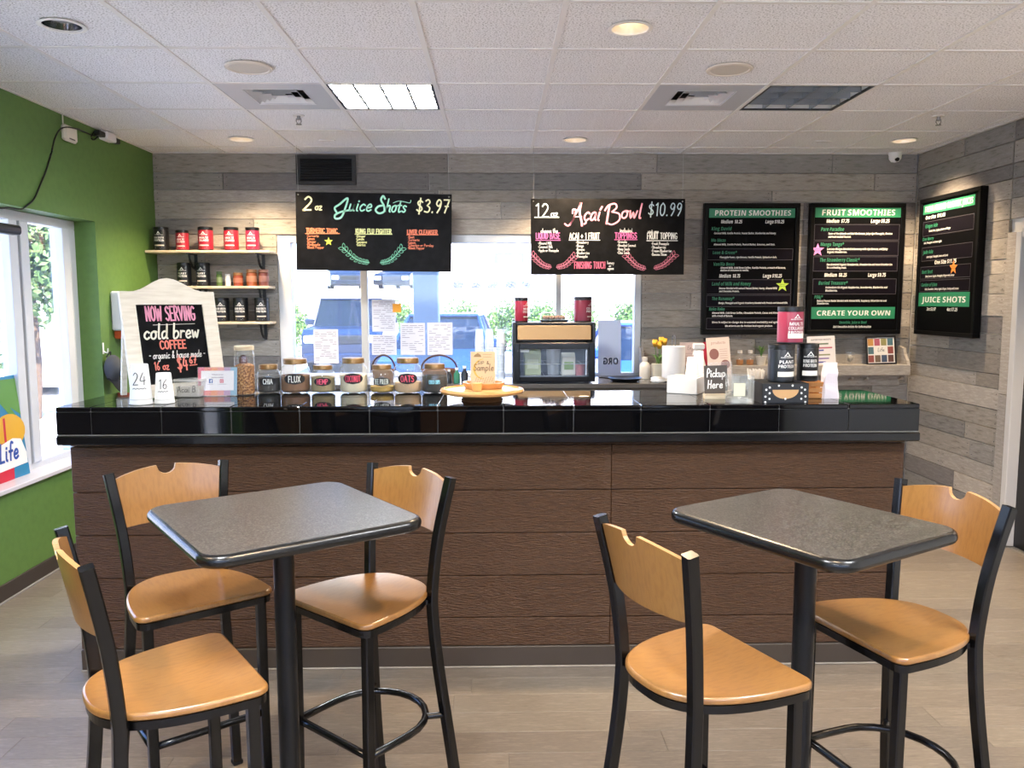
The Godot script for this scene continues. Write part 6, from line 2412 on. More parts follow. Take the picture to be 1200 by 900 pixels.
func right_items() -> void:
	var P := func(px: float, py: float) -> Vector3: return at_y(px, py, TOP)
	var st := S()
	# white and blue carton carrying two stacks of cups
	var p: Vector3 = P.call(806, 459)
	p.z = -3.9
	p.x = at_z(804, 450, p.z).x
	var k := mpp(p)
	var t := thing("cup_carton", "low white and pale blue carton at the back edge of the bar", "box", p, -0.55)
	glossy_box(t, "carton", mats["white"], 0.15, 0.082, 0.13)
	st = S()
	xf = Transform3D(Basis(Vector3.UP, -PI / 2), Vector3(-0.0755, 0, 0))
	plate(st, rect(-0.06, 0.006, 0.06, 0.076), 0.0005)
	xf = Transform3D()
	part(t, "blue_print", st, hexc("a9c4e0", 0.5))
	st = S()
	xf = Transform3D(Basis(Vector3.UP, -PI / 2), Vector3(-0.0755, 0, 0))
	letters(st, "SECURE BRAND", 0.007, 0, 0.04, 0.001, 1, 1, 0, 0, false)
	xf = Transform3D()
	part(t, "lettering", st, hexc("3e5a86", 0.5))
	var on := p + Vector3(0.02, 0.082, 0.0)
	cup("upturned white cup on the carton beside the paper towel", on + Vector3(0.0, 0, 0.035), 0.032, 0.095, "cups on the carton")
	cup("taller upturned white cup on the carton behind the pickup sign", on + Vector3(0.045, 0, -0.02), 0.03, 0.12, "cups on the carton")
	# pickup sign on a small stand
	p = P.call(840, 468)
	p.z -= 0.035
	k = mpp(p)
	t = thing("pickup_sign", "small dark sign lettered pickup here on a wooden block", "sign", p, 0.0)
	part_tilt(t, "block", mats["pine"], Vector3(-0.05, 0, -0.02), Vector3(0.045, 0.022, 0.02))
	var w := 27 * k
	var h := 33 * k
	xf = Transform3D(Basis(Vector3.BACK, 0.03) * Basis(Vector3.RIGHT, -0.08), Vector3(0.006, 0.022, 0))
	part_tilt(t, "panel", hexc("4a423b", 0.6), Vector3(-w / 2, 0, -0.003), Vector3(w / 2, h, 0.003))
	st = S()
	fitted(st, "Pickup", h * 0.28, -w * 0.4, w * 0.42, h * 0.6, 0.0036, 0.005, 0.1)
	fitted(st, "Here", h * 0.28, -w * 0.38, w * 0.3, h * 0.2, 0.0036, 0.005, 0.1)
	part(t, "lettering", st, hexc("f1eee8", 0.6))
	xf = Transform3D()
	# brochure holder
	p = P.call(845, 461)
	p.z = -3.9
	p.x = at_z(845, 430, p.z).x
	k = mpp(p)
	t = thing("brochure_holder", "acrylic stand of tan leaflets above the pickup sign", "leaflet stand", p)
	w = 27 * k
	h = 64 * k
	xf = Transform3D(Basis(Vector3.BACK, 0.06) * Basis(Vector3.RIGHT, -0.12), Vector3(0.004, 0.003, 0))
	part_tilt(t, "leaflet", hexc("c9b3a2", 0.6), Vector3(-w / 2, 0, -0.006), Vector3(w / 2, h, 0))
	st = S()
	letters(st, "products", h * 0.045, 0, h * 0.88, 0.0004, 1, 1, 0.1, 0, false, true)
	for i in 5:
		stroke(st, [Vector2(w * 0.05, h * (0.78 - 0.04 * i)), Vector2(w * 0.38, h * (0.78 - 0.04 * i))], 0.0014, 0.0004)
	part(t, "lettering", st, hexc("8a5f55", 0.6))
	st = S()
	var o1 := []
	for q in oval(w * 0.42, h * 0.2, 20):
		o1.append(q + Vector2(-w * 0.2, h * 0.7))
	plate(st, o1, 0.0005)
	o1 = []
	for q in oval(w * 0.4, h * 0.17, 20):
		o1.append(q + Vector2(w * 0.26, h * 0.5))
	plate(st, o1, 0.0005)
	part(t, "photo_print", st, hexc("7a4a3c", 0.5))
	part_tilt(t, "acrylic", glass(Color(0.95, 0.97, 1.0), 0.1), Vector3(-w / 2 - 0.003, 0, 0.003), Vector3(w / 2 + 0.003, h * 0.55, 0.005))
	xf = Transform3D()
	part_tilt(t, "foot", glass(Color(0.95, 0.97, 1.0), 0.15), Vector3(-w / 2, 0, -0.06), Vector3(w / 2, 0.003, 0.03))
	# square glass vase
	p = P.call(866.5, 477)
	p.z = -3.5
	p.x = at_z(866.5, 460, p.z).x
	k = mpp(p)
	t = thing("square_glass_vase", "empty square glass vase with thick base near the dotted box", "vase", p)
	st = S()
	w = 27 * k
	h = 33 * k
	stack(st, round_rect(w, w, 0.008, 4), V([0.01, 0.0, 0.003, 0.0, 0.0, 0.004, 0.0, h]), false)
	part(t, "glass_wall", st, glass(Color(0.93, 0.97, 0.97), 0.12))
	st = S()
	stack(st, round_rect(w - 0.012, w - 0.012, 0.006, 4), V([0.003, 0.003, 0.0, 0.006, 0.0, 0.02, 0.003, 0.022]))
	part(t, "thick_base", st, glass(Color(0.93, 0.97, 0.97), 0.15))
	st = S()
	stack(st, round_rect(w * 0.5, 0.004, 0.001, 2), V([0.0, 0.03, 0.0, h * 0.7]))
	part(t, "card", st, hexc("d9d6b8", 0.7))
	# straw cup
	p = P.call(886, 461)
	p.z = -3.86
	p.x = at_z(886, 445, p.z).x
	k = mpp(p)
	t = thing("straw_cup", "bundle of white paper straws in a clear cup behind the dotted box", "straws", p)
	st = S()
	lathe(st, V([0, 0.002, 0.036, 0, 0.044, 0.07, 0.045, 0.072]), 24)
	part(t, "cup_wall", st, mats["jar_glass"])
	rng.seed = 44
	for i in 26:
		var a := TAU * i * 0.382
		var rad := 0.036 * sqrt(i / 26.0)
		st = S()
		var b := Vector3(cos(a) * rad * 0.8, 0.003, sin(a) * rad * 0.8)
		tube(st, [b, Vector3(cos(a) * rad * 1.15, 0.115 + rng.randf_range(-0.006, 0.006), sin(a) * rad * 1.15)], 0.0036, 6)
		part(t, "straw", st, hexc("efeae2", 0.7))
	# clear cups stacked
	p = P.call(861, 459)
	p.z = -3.88
	p.x = at_z(862, 440, p.z).x
	t = thing("clear_cup_stack", "short stack of clear plastic cups between vase and brochures", "cups", p)
	for i in 3:
		st = S()
		var y := i * 0.016
		lathe(st, V([0.0, 0.06 + y, 0.016, 0.062 + y, 0.026, y, 0.028, y]), 20)
		part(t, "plastic_cup", st, mats["jar_glass"])
	# dotted napkin box with canisters on top
	p = P.call(910, 477.5)
	p.z = -3.575
	p.x = at_z(911, 465, p.z).x
	k = mpp(p)
	w = 0.205
	h = 0.088
	var d := 0.2
	t = thing("dotted_napkin_box", "black napkin box with white dots and an oval hand slot", "box", p, 0.0)
	st = S()
	for e in [[Vector3(-w / 2, 0, d / 2 - 0.01), Vector3(w / 2, 0, d / 2)], [Vector3(-w / 2, 0, -d / 2), Vector3(w / 2, 0, -d / 2 + 0.01)]]:
		box2(st, e[0], Vector3(e[1].x, h, e[1].z), 0.002)
	box2(st, Vector3(-w / 2, 0, -d / 2 + 0.01), Vector3(-w / 2 + 0.01, h, d / 2 - 0.01))
	box2(st, Vector3(w / 2 - 0.01, 0, -d / 2 + 0.01), Vector3(w / 2, h, d / 2 - 0.01))
	box2(st, Vector3(-w / 2 + 0.01, h - 0.012, -d / 2 + 0.01), Vector3(w / 2 - 0.01, h - 0.001, d / 2 - 0.01))
	part(t, "box_wall", st, hexc("191b1f", 0.5))
	st = S()
	var sl := []
	for i in 17:
		var a := PI + PI * i / 16.0
		sl.append(Vector2(0.058 * cos(a), h * 0.68 + 0.04 * sin(a)))
	plate(st, sl, d / 2 + 0.0005)
	part(t, "hand_slot", st, hexc("c99d6a", 0.6))
	st = S()
	for e in [[-0.085, 0.06], [-0.07, 0.07], [-0.07, 0.045], [-0.07, 0.02], [-0.088, 0.03], [0.085, 0.06], [0.07, 0.07], [0.07, 0.045], [0.07, 0.02], [0.088, 0.03], [-0.03, 0.078], [0.03, 0.078], [0.0, 0.02], [-0.088, 0.006], [0.088, 0.006]]:
		var dot := []
		for q in oval(0.0095, 0.0095, 12):
			dot.append(q + Vector2(e[0], e[1]))
		plate(st, dot, d / 2 + 0.0006)
	var keep := xf
	xf = Transform3D(Basis(Vector3.UP, PI / 2), Vector3(w / 2, 0, 0))
	for i in 6:
		for j in 4:
			var c := Vector2(-0.08 + i * 0.03, 0.012 + j * 0.02)
			stroke(st, [c, c + Vector2(0.012, 0.008)], 0.004, 0.0006)
	xf = keep
	part(t, "dots_print", st, hexc("efeeea", 0.6))
	var top := p + Vector3(0, h, 0)
	var g := "canisters on the dotted box"
	var x := at_z(913, 440, p.z).x
	canister(Vector3(x, top.y, p.z + 0.02), 0.0575, 0.168, "1c2028", ["PLANT", "PROTEIN"], "dark canister marked plant protein on the dotted box", g, 0.15, true, "111317")
	var x2 := at_z(941, 440, p.z - 0.06).x
	canister(Vector3(x2 + 0.004, top.y, p.z - 0.02), 0.0465, 0.168, "131416", ["BONE BROTH", "PROTEIN"], "dark canister marked bone broth protein on the dotted box", g, -0.1, true)
	var x3 := at_z(926, 390, p.z).x
	canister(Vector3(x3, top.y + 0.168, p.z), 0.0565, 0.165, "97304b", ["MULTI", "COLLAGEN", "PROTEIN"], "pink collagen canister stacked on top of two dark canisters", g, 0.2, true)
	# wooden crate behind
	p = P.call(948, 467)
	p.z = -3.7
	p.x = at_z(951, 462, p.z).x
	t = thing("slatted_crate", "small orange-brown slatted wooden crate beside the dotted box", "crate", p)
	for i in 3:
		st = S()
		box2(st, Vector3(-0.04, 0.002 + i * 0.026, 0.045), Vector3(0.04, 0.023 + i * 0.026, 0.052), 0.001)
		part(t, "slat", st, hexc("b0763a", 0.6))
		st = S()
		box2(st, Vector3(-0.04, 0.002 + i * 0.026, -0.052), Vector3(0.04, 0.023 + i * 0.026, -0.045), 0.001)
		part(t, "slat", st, hexc("b0763a", 0.6))
	for sx in [-1.0, 1.0]:
		st = S()
		box2(st, Vector3(sx * 0.04, 0, -0.045), Vector3(sx * 0.032, 0.076, 0.045), 0.001)
		part(t, "end_panel", st, hexc("a56c33", 0.6))
	st = S()
	box2(st, Vector3(-0.032, 0, -0.045), Vector3(0.032, 0.003, 0.045))
	part(t, "bottom", st, hexc("a56c33", 0.6))
	# paper bag
	p = P.call(968, 470)
	p.z = -3.66
	p.x = at_z(968.5, 460, p.z).x + 0.012
	t = thing("paper_bag", "crumpled white paper bag behind the slatted crate", "bag", p)
	rng.seed = 61
	st = S()
	var ring0 := round_rect(0.075, 0.05, 0.008, 2)
	var prev := []
	for j in 8:
		var y := 0.165 * j / 7.0
		var ring := []
		for q in ring0:
			var f := 1.0 - 0.25 * j / 7.0
			ring.append(Vector3(q.x * f + rng.randf_range(-0.003, 0.003), y, q.y * (f - 0.35 * maxf(0, j - 5) / 2.0) + rng.randf_range(-0.003, 0.003)))
		if prev:
			for i in ring.size():
				var l := (i + 1) % ring.size()
				quad(st, prev[i], prev[l], ring[l], ring[i], Vector3(prev[i].x, 0, prev[i].z))
		prev = ring
	part(t, "bag", st, hexc("e4d8da", 0.8))


func build_back_things() -> void:
	var st := S()
	var t: Node3D
	# sheets taped to the back window
	var zs := ZB - 0.052
	for e in [[367, 397, 386, 426, "white printed sheet taped over the tall blue vehicle's bonnet"], [435.5, 464, 351, 388.5, "white printed sheet taped beside the orange note"], [435.5, 465, 392.5, 416, "white half-page notice taped under another sheet"], [469, 498.5, 378.5, 416, "white sheet printed with a narrow table, taped on the window"], [500.5, 530.5, 378, 416, "white sheet of printed paragraphs taped beside the table sheet"]]:
		var a := at_z(e[0], e[2], zs)
		var b := at_z(e[1], e[3], zs)
		t = thing("taped_sheet", e[4], "paper", Vector3((a.x + b.x) / 2, (a.y + b.y) / 2, zs), 0.0, "sheets taped to the window")
		var w: float = (b.x - a.x) / 2
		var h: float = (a.y - b.y) / 2
		st = S()
		box2(st, Vector3(-w, -h, -0.0008), Vector3(w, h, 0.0))
		part(t, "sheet", st, mats["paper"])
		st = S()
		rng.seed = int(e[0])
		var y: float = h * 0.84
		while y > -h * 0.85:
			var x := -w * 0.85
			while x < w * 0.8:
				var l := rng.randf_range(0.02, 0.06)
				if rng.randf() < 0.62:
					stroke(st, [Vector2(x, y), Vector2(minf(x + l, w * 0.85), y)], 0.0035, 0.0006)
				x += l + 0.012
			y -= 0.0165
		part(t, "print", st, hexc("6d6b7a", 0.8))
	var n0 := at_z(460, 356, zs + 0.004)
	var n1 := at_z(470, 366, zs + 0.004)
	st = S()
	box2(st, Vector3(n0.x, n1.y, zs + 0.001), Vector3(n1.x, n0.y, zs + 0.002))
	tag(part(self, "sticky_note", st, hexc("e59a2c", 0.7)), "small orange sticky note on a taped sheet corner", "note")
	# baskets with beaded handles
	for e in [[448, 27, "beaded-handled basket behind the bee pollen jar"], [514, 42, "wide beaded-handled basket behind the dark chips jar"]]:
		var p := at_z(e[0], 440, -6.15)
		var k := mpp(p)
		var r: float = e[1] * k / 2
		t = thing("handled_basket", e[2], "basket", Vector3(p.x, BACK, -6.22), 0.0, "beaded baskets")
		st = S()
		lathe(st, V([0, 0, r * 0.85, 0, r, 0.09, r * 0.97, 0.092, r * 0.82, 0.006, 0, 0.006]), 24)
		part(t, "bowl", st, hexc("6a4a33", 0.8))
		st = S()
		var arc := []
		var hy := at_z(e[0], 417, -6.15).y - BACK
		for i in 17:
			var a := PI * i / 16.0
			arc.append(Vector3(r * cos(a), 0.09 + (hy - 0.09) * sin(a), 0))
		tube(st, arc, 0.006, 7)
		var hd := part(t, "handle", st, hexc("7a4a3a", 0.6))
		st = S()
		for i in 33:
			var a := PI * i / 32.0
			ball(st, Vector3(r * cos(a), 0.09 + (hy - 0.09) * sin(a), 0), Vector3(0.0085, 0.0085, 0.0085), 7, 5)
		part(hd, "bead", st, hexc("3a2320", 0.5))
	# tall stacks of clear cups
	for e in [[562, 386, "frosted cup stack behind the sample sign"], [573.5, 386, "frosted cup stack between two others beside the cooler"], [587, 386, "tall frosted cup stack closest to the cooler"]]:
		var p := at_z(e[0], 440, -6.2)
		t = thing("cup_stack", e[2], "cups", Vector3(p.x, BACK, -6.2), 0.0, "frosted cup stacks")
		var top := at_z(e[0], e[1], -6.2).y - BACK
		var n := 14
		for i in n:
			var y := i * (top - 0.11) / (n - 1.0)
			st = S()
			lathe(st, V([0.034, y, 0.036, y + 0.003, 0.034, y + 0.006, 0.027, y + 0.108, 0.024, y + 0.11, 0, y + 0.11]), 16)
			part(t, "plastic_cup", st, mats["frosted"] if mats.has("frosted") else frosted())
	# dark bottles and a black tin by the stacks
	for e in [[527, 432, 0.02, "1b1c20", "slim black bottle behind the turntable"], [536, 430, 0.024, "2f6b52", "slim green bottle behind the turntable"], [545, 428, 0.026, "22262e", "dark pump bottle behind the turntable"]]:
		var p := at_z(e[0], 445, -6.1)
		t = thing("slim_bottle", e[4], "bottle", Vector3(p.x, BACK, -6.02), 0.0, "slim bottles by the window")
		var hh := at_z(e[0], e[1], -6.1).y - BACK
		st = S()
		lathe(st, V([0, 0, e[2], 0.002, e[2], hh * 0.6, e[2] * 0.5, hh * 0.75, e[2] * 0.45, hh * 0.86]), 16)
		part(t, "bottle", st, hexc(e[3], 0.25))
		st = S()
		lathe(st, V([e[2] * 0.5, hh * 0.86, e[2] * 0.5, hh, 0, hh]), 16)
		part(t, "cap", st, hexc("d0d0cc", 0.4))
	cooler()
	# leaning white board with mirrored letters
	var a := at_z(701, 375, ZB - 0.02)
	var b := at_z(727, 440, ZB - 0.02)
	t = thing("white_board_sign", "white board with reversed lettering leaning in the window", "sign", Vector3((a.x + b.x) / 2, 1.032, ZB + 0.012))
	var w2 := (b.x - a.x) / 2
	var h2 := a.y - 1.032
	xf = Transform3D(Basis(Vector3.RIGHT, -0.08), Vector3.ZERO)
	var pm := hexc("d5dce6", 0.55)
	pm.backlight_enabled = true
	pm.backlight = Color(0.5, 0.53, 0.6)
	part_tilt(t, "panel", pm, Vector3(-w2, 0, -0.004), Vector3(w2, h2, 0.0))
	xf = Transform3D(Basis(Vector3.RIGHT, -0.08), Vector3.ZERO) * Transform3D(Basis.from_scale(Vector3(-1, 1, 1)), Vector3.ZERO)
	st = S()
	letters(st, "ORG", 0.055, -w2 * 0.75, 0.1, 0.0006, 0, 0.8)
	part(t, "lettering", st, hexc("8fa3bd", 0.6))
	xf = Transform3D()
	# black shallow pan
	var p := at_z(733, 452, -6.08)
	t = thing("black_pan", "shallow black pan on the work counter beside the cooler", "pan", Vector3(p.x, BACK, -6.12))
	st = S()
	lathe(st, V([0, 0.0, 0.09, 0.0, 0.13, 0.028, 0.134, 0.03, 0.13, 0.031, 0.088, 0.006, 0, 0.006]), 32)
	part(t, "pan", st, hexc("101114", 0.3))
	st = S()
	bar(st, smooth(v3([[-0.12, 0.024, 0.02], [-0.18, 0.034, 0.04], [-0.2, 0.036, 0.05]]), 4), 0.022, 0.01)
	part(t, "handle", st, hexc("101114", 0.4))
	# white bottle, tulips, paper towel
	p = at_z(755.5, 440, -6.3)
	t = thing("white_bottle", "cream round-shouldered bottle at the window jamb", "bottle", Vector3(p.x, BACK, -6.3))
	st = S()
	lathe(st, V([0, 0, 0.04, 0.002, 0.042, 0.01, 0.042, 0.1, 0.034, 0.125, 0.02, 0.135, 0.02, 0.145]), 24)
	part(t, "bottle", st, hexc("d9d2c6", 0.4))
	st = S()
	lathe(st, V([0.022, 0.145, 0.022, 0.17, 0.018, 0.174, 0, 0.174]), 20)
	part(t, "cap", st, hexc("cfc8bb", 0.4))
	tulips(at_z(771.5, 440, -6.3))
	p = at_z(789, 440, -6.12)
	t = thing("paper_towel_roll", "white paper towel roll on a wire holder", "paper towel", Vector3(p.x, BACK, -6.12))
	st = S()
	lathe(st, V([0.02, 0.012, 0.085, 0.012, 0.087, 0.016, 0.087, 0.268, 0.085, 0.27, 0.02, 0.27, 0.02, 0.02]), 36)
	part(t, "roll", st, hexc("eeecea", 0.9))
	st = S()
	lathe(st, V([0, 0, 0.075, 0, 0.078, 0.006, 0.07, 0.011, 0, 0.011]), 28)
	tube(st, smooth(v3([[-0.012, 0.01, 0], [-0.012, 0.32, 0], [0, 0.345, 0], [0.012, 0.32, 0], [0.012, 0.01, 0]]), 5), 0.0035, 6)
	part(t, "holder", st, hexc("8e9094", 0.3, 1.0))
	# folded white cloth
	p = at_z(770, 450, -6.0)
	t = thing("folded_cloth", "crumpled white cloth on the work counter edge", "cloth", Vector3(p.x, BACK, -6.02))
	rng.seed = 71
	st = S()
	for i in 4:
		xf = Transform3D(Basis(Vector3.UP, rng.randf_range(-0.6, 0.6)), Vector3(rng.randf_range(-0.05, 0.05), 0.0, rng.randf_range(-0.02, 0.02)))
		ball(st, Vector3(0, 0.014 + i * 0.006, 0), Vector3(0.06, 0.014, 0.03), 12, 6)
	xf = Transform3D()
	part(t, "cloth", st, hexc("e9e7e3", 0.9))
	peg_shelf()
	# small printed poster and spray bottle behind the carton
	p = at_z(815, 410, -6.35)
	t = thing("recipe_card", "pale pink printed card propped on the peg shelf", "card", Vector3(p.x, 1.132, -6.44))
	xf = Transform3D(Basis(Vector3.RIGHT, -0.12), Vector3.ZERO)
	part_tilt(t, "card", hexc("d9c3bc", 0.6), Vector3(-0.1, 0, -0.003), Vector3(0.1, 0.19, 0))
	st = S()
	hand(st, "Enjoy", 0.03, 0, 0.13, 0.0006, 0.003, 1, 0.1)
	for i in 4:
		stroke(st, [Vector2(-0.06, 0.1 - 0.02 * i), Vector2(0.06, 0.1 - 0.02 * i)], 0.002, 0.0006)
	part(t, "print", st, hexc("8d6f6a", 0.6))
	xf = Transform3D()
	p = at_z(819, 430, -4.6)
	t = thing("spray_bottle", "white spray bottle standing behind the carton", "bottle", Vector3(at_z(819, 430, -6.1).x, BACK, -6.1))
	st = S()
	lathe(st, V([0, 0, 0.05, 0.002, 0.053, 0.02, 0.05, 0.13, 0.03, 0.2, 0.018, 0.23, 0.018, 0.245]), 24)
	part(t, "bottle", st, hexc("e8e6e0", 0.4))
	st = S()
	box2(st, Vector3(-0.05, 0.245, -0.016), Vector3(0.04, 0.29, 0.016), 0.008)
	bar(st, v3([[-0.03, 0.25, 0], [-0.045, 0.2, 0]]), 0.012, 0.012, Vector3.BACK)
	part(t, "trigger_head", st, hexc("efede8", 0.4))
	# red canister seen over the brochures
	p = at_z(842, 410, -6.2)
	canister(Vector3(p.x, 1.132, -6.44), 0.058, 0.175 + 0.05, "a8243a", ["MULTI", "COLLAGEN"], "red canister peeping over the brochure stand", "canisters on the work counter")


func frosted() -> StandardMaterial3D:
	var m := glass(Color(0.9, 0.93, 0.96), 0.35)
	mats["frosted"] = m
	return m


func cooler() -> void:
	var z := -5.99
	var a := at_z(601, 378, z)
	var b := at_z(698, 378, z)
	var t := thing("glass_door_cooler", "black countertop cooler with glass door and tan top panel", "cooler", Vector3((a.x + b.x) / 2, BACK, z))
	var w := (b.x - a.x) / 2
	var h := a.y - BACK
	var d := 0.42
	var blk := hexc("141517", 0.35)
	var st := S()
	# cabinet: two sides, top, bottom, back
	box2(st, Vector3(-w, 0.012, -d), Vector3(-w + 0.025, h, 0), 0.003)
	box2(st, Vector3(w - 0.025, 0.012, -d), Vector3(w, h, 0), 0.003)
	box2(st, Vector3(-w + 0.025, h - 0.02, -d), Vector3(w - 0.025, h, 0), 0.003)
	box2(st, Vector3(-w + 0.025, 0.012, -d), Vector3(w - 0.025, 0.05, 0), 0.003)
	part(t, "cabinet", st, blk)
	st = S()
	box2(st, Vector3(-w + 0.025, 0.05, -d), Vector3(w - 0.025, h - 0.02, -d + 0.02))
	part(t, "liner", st, hexc("8f979c", 0.5))
	st = S()
	stack_xy(st, 2 * w - 0.07, 0.105, 0.008, Vector3(0, h - 0.075, 0.0), 0.012)
	part(t, "tan_panel", st, hexc("c39a68", 0.45), "plain tan header panel")
	var dy := h - 0.15
	st = S()
	for e in [[-w + 0.008, -w + 0.05, 0.02, dy], [w - 0.05, w - 0.008, 0.02, dy], [-w + 0.05, w - 0.05, dy - 0.045, dy], [-w + 0.05, w - 0.05, 0.02, 0.05]]:
		box2(st, Vector3(e[0], e[2], 0.002), Vector3(e[1], e[3], 0.028), 0.003)
	var door := part(t, "door_frame", st, hexc("0f1012", 0.3))
	st = S()
	box2(st, Vector3(-w + 0.05, 0.05, 0.012), Vector3(w - 0.05, dy - 0.045, 0.015))
	part(door, "door_pane", st, mats["pane"])
	st = S()
	box2(st, Vector3(-w + 0.055, dy - 0.07, 0.0155), Vector3(-w + 0.12, dy - 0.05, 0.016))
	part(door, "maker_plate", st, hexc("9fa6ac", 0.4))
	st = S()
	box2(st, Vector3(w - 0.075, 0.06, 0.016), Vector3(w - 0.06, dy - 0.05, 0.03), 0.004)
	part(door, "handle", st, hexc("c9ced4", 0.25, 0.8))
	for y in [0.14, 0.05]:
		st = S()
		for i in 9:
			var x := lerpf(-w + 0.03, w - 0.03, i / 8.0)
			tube(st, [Vector3(x, y + 0.004, -d + 0.03), Vector3(x, y + 0.004, -0.02)], 0.0025, 5)
		tube(st, [Vector3(-w + 0.03, y + 0.004, -0.02), Vector3(w - 0.03, y + 0.004, -0.02)], 0.003, 5)
		if y > 0.1:
			tube(st, [Vector3(-w + 0.03, y + 0.004, -d + 0.05), Vector3(w - 0.03, y + 0.004, -d + 0.05)], 0.003, 5)
		part(t, "wire_shelf", st, hexc("c9ced2", 0.3, 0.7))
	# what stands inside
	var o := t.position
	var fz := z - 0.12
	for e in [[-0.16, 0.062, 0.2, "a9b58a", "c9d4b0", "green labelled drink carton inside the cooler", true], [0.11, 0.05, 0.17, "d8dcd0", "7fa05a", "white and green milk carton inside the cooler", true]]:
		var q := thing("drink_carton", e[5], "carton", Vector3(o.x + e[0], BACK + 0.057, fz + 0.04), 0.1, "drinks in the cooler")
		st = S()
		box2(st, Vector3(-e[1], 0, -0.035), Vector3(e[1], e[2] * 0.8, 0.035), 0.003)
		var top := [Vector2(-0.035, e[2] * 0.8), Vector2(0.035, e[2] * 0.8), Vector2(0.004, e[2]), Vector2(-0.004, e[2])]
		xf = Transform3D(Basis(Vector3.UP, PI / 2), Vector3.ZERO)
		extrude(st, top, -e[1], e[1])
		xf = Transform3D()
		part(q, "carton", st, hexc(e[3], 0.5))
		st = S()
		plate(st, rect(-e[1] * 0.7, e[2] * 0.25, e[1] * 0.7, e[2] * 0.6), 0.0356)
		part(q, "print", st, hexc(e[4], 0.5))
	var jug := thing("clear_pitcher", "tall clear plastic pitcher inside the cooler", "pitcher", Vector3(o.x + 0.0, BACK + 0.057, fz + 0.02), 0.0, "drinks in the cooler")
	st = S()
	lathe(st, V([0, 0.003, 0.045, 0, 0.058, 0.2, 0.06, 0.205, 0.057, 0.205]), 20)
	part(jug, "pitcher", st, frosted())
	st = S()
	tube(st, smooth(v3([[0.0, 0.18, -0.055], [0.0, 0.165, -0.09], [0.0, 0.08, -0.085], [0.0, 0.06, -0.05]]), 5), 0.007, 7)
	part(jug, "handle", st, frosted())
	var tub := thing("food_tub", "clear tub of pink fruit inside the cooler", "tub", Vector3(o.x + 0.2, BACK + 0.057, fz + 0.05), 0.0, "drinks in the cooler")
	st = S()
	lathe(st, V([0, 0.002, 0.034, 0, 0.04, 0.08, 0, 0.082]), 20)
	part(tub, "fruit", st, hexc("b9686a", 0.6))
	st = S()
	lathe(st, V([0, 0.0, 0.036, -0.001, 0.043, 0.1, 0.046, 0.102, 0.046, 0.11, 0, 0.11]), 20)
	part(tub, "tub_wall", st, mats["jar_glass"])
	# on top of the cooler
	var ty := BACK + h
	var g := "canisters on the cooler"
	canister(Vector3(at_z(611, 370, z - 0.1).x, ty, z - 0.1), 0.052, 0.185, "a32338", ["MULTI", "COLLAGEN"], "red canister on the cooler next to the cup stacks", g, 0.9)
	canister(Vector3(at_z(683, 370, z - 0.1).x, ty, z - 0.1), 0.068, 0.19, "7a1830", ["COLLAGEN", "PROTEIN"], "wide dark red canister on the cooler beside the white board", g, 1.0)
	var tray := thing("ball_tray", "clear lidded tray of cocoa balls on the cooler", "tray", Vector3(at_z(649, 374, z - 0.1).x, ty, z - 0.1))
	st = S()
	stack(st, round_rect(0.2, 0.13, 0.02, 4), V([0.01, 0.0, 0.0, 0.004, -0.004, 0.016]))
	part(tray, "base", st, hexc("1a1a1c", 0.4))
	st = S()
	stack(st, round_rect(0.2, 0.13, 0.02, 4), V([-0.002, 0.016, 0.004, 0.065, 0.012, 0.072]))
	part(tray, "clear_lid", st, mats["jar_glass"])
	rng.seed = 81
	for i in 9:
		var bl := thing("cocoa_ball", "brown cocoa ball in the clear tray on the cooler", "sweet", tray.position + Vector3(-0.07 + 0.0175 * i, 0.034, -0.02 + 0.04 * (i % 2)), 0.0, "cocoa balls in the tray")
		st = S()
		ball(st, Vector3.ZERO, Vector3(0.017, 0.016, 0.017), 10, 8)
		part(bl, "ball", st, hexc("8f6a54", 0.8))


# a thin rounded plate facing +z
func stack_xy(st: SurfaceTool, w: float, h: float, r: float, at: Vector3, d: float) -> void:
	var keep := xf
	xf = xf * Transform3D(Basis(Vector3.RIGHT, PI / 2), at)
	stack(st, round_rect(w, h, r, 4), V([0.0, -0.002, 0.0, d - 0.002, 0.002, d]))
	xf = keep


func tulips(p: Vector3) -> void:
	var t := thing("tulip_pot", "pale square pot of yellow tulips beside the paper towel", "flowers", Vector3(p.x, BACK, -6.3))
	var st := S()
	stack(st, round_rect(0.1, 0.09, 0.012, 3), V([0.01, 0.0, 0.004, 0.004, 0.0, 0.12, 0.006, 0.122]))
	part(t, "pot", st, hexc("c9c3b0", 0.5))
	rng.seed = 91
	for e in [[-0.035, 0.265], [0.0, 0.25], [0.04, 0.275], [0.015, 0.285]]:
		st = S()
		var tip := Vector3(e[0], e[1], 0.02)
		tube(st, smooth([Vector3(e[0] * 0.4, 0.1, 0), Vector3(e[0] * 0.7, 0.2, 0.01), tip], 4), 0.003, 6)
		var stem := part(t, "stem", st, hexc("5f8a3f", 0.6))
		st = S()
		for k in 6:
			var a: float = TAU * k / 6.0 + e[0] * 20
			var keep := xf
			xf = Transform3D(Basis(Vector3.UP, a) * Basis(Vector3.RIGHT, 0.12), tip)
			ball(st, Vector3(0, 0.02, 0.011), Vector3(0.014, 0.03, 0.006), 8, 6)
			xf = keep
		part(stem, "petals", st, hexc("e3a92e", 0.6))
	for k in 6:
		st = S()
		var a := TAU * k / 6.0
		var dir := Vector3(cos(a), 0, sin(a))
		leaf(st, Vector3(0, 0.11, 0), dir, 0.13, 0.022)
		part(t, "leaf", st, hexc("58803f", 0.6))


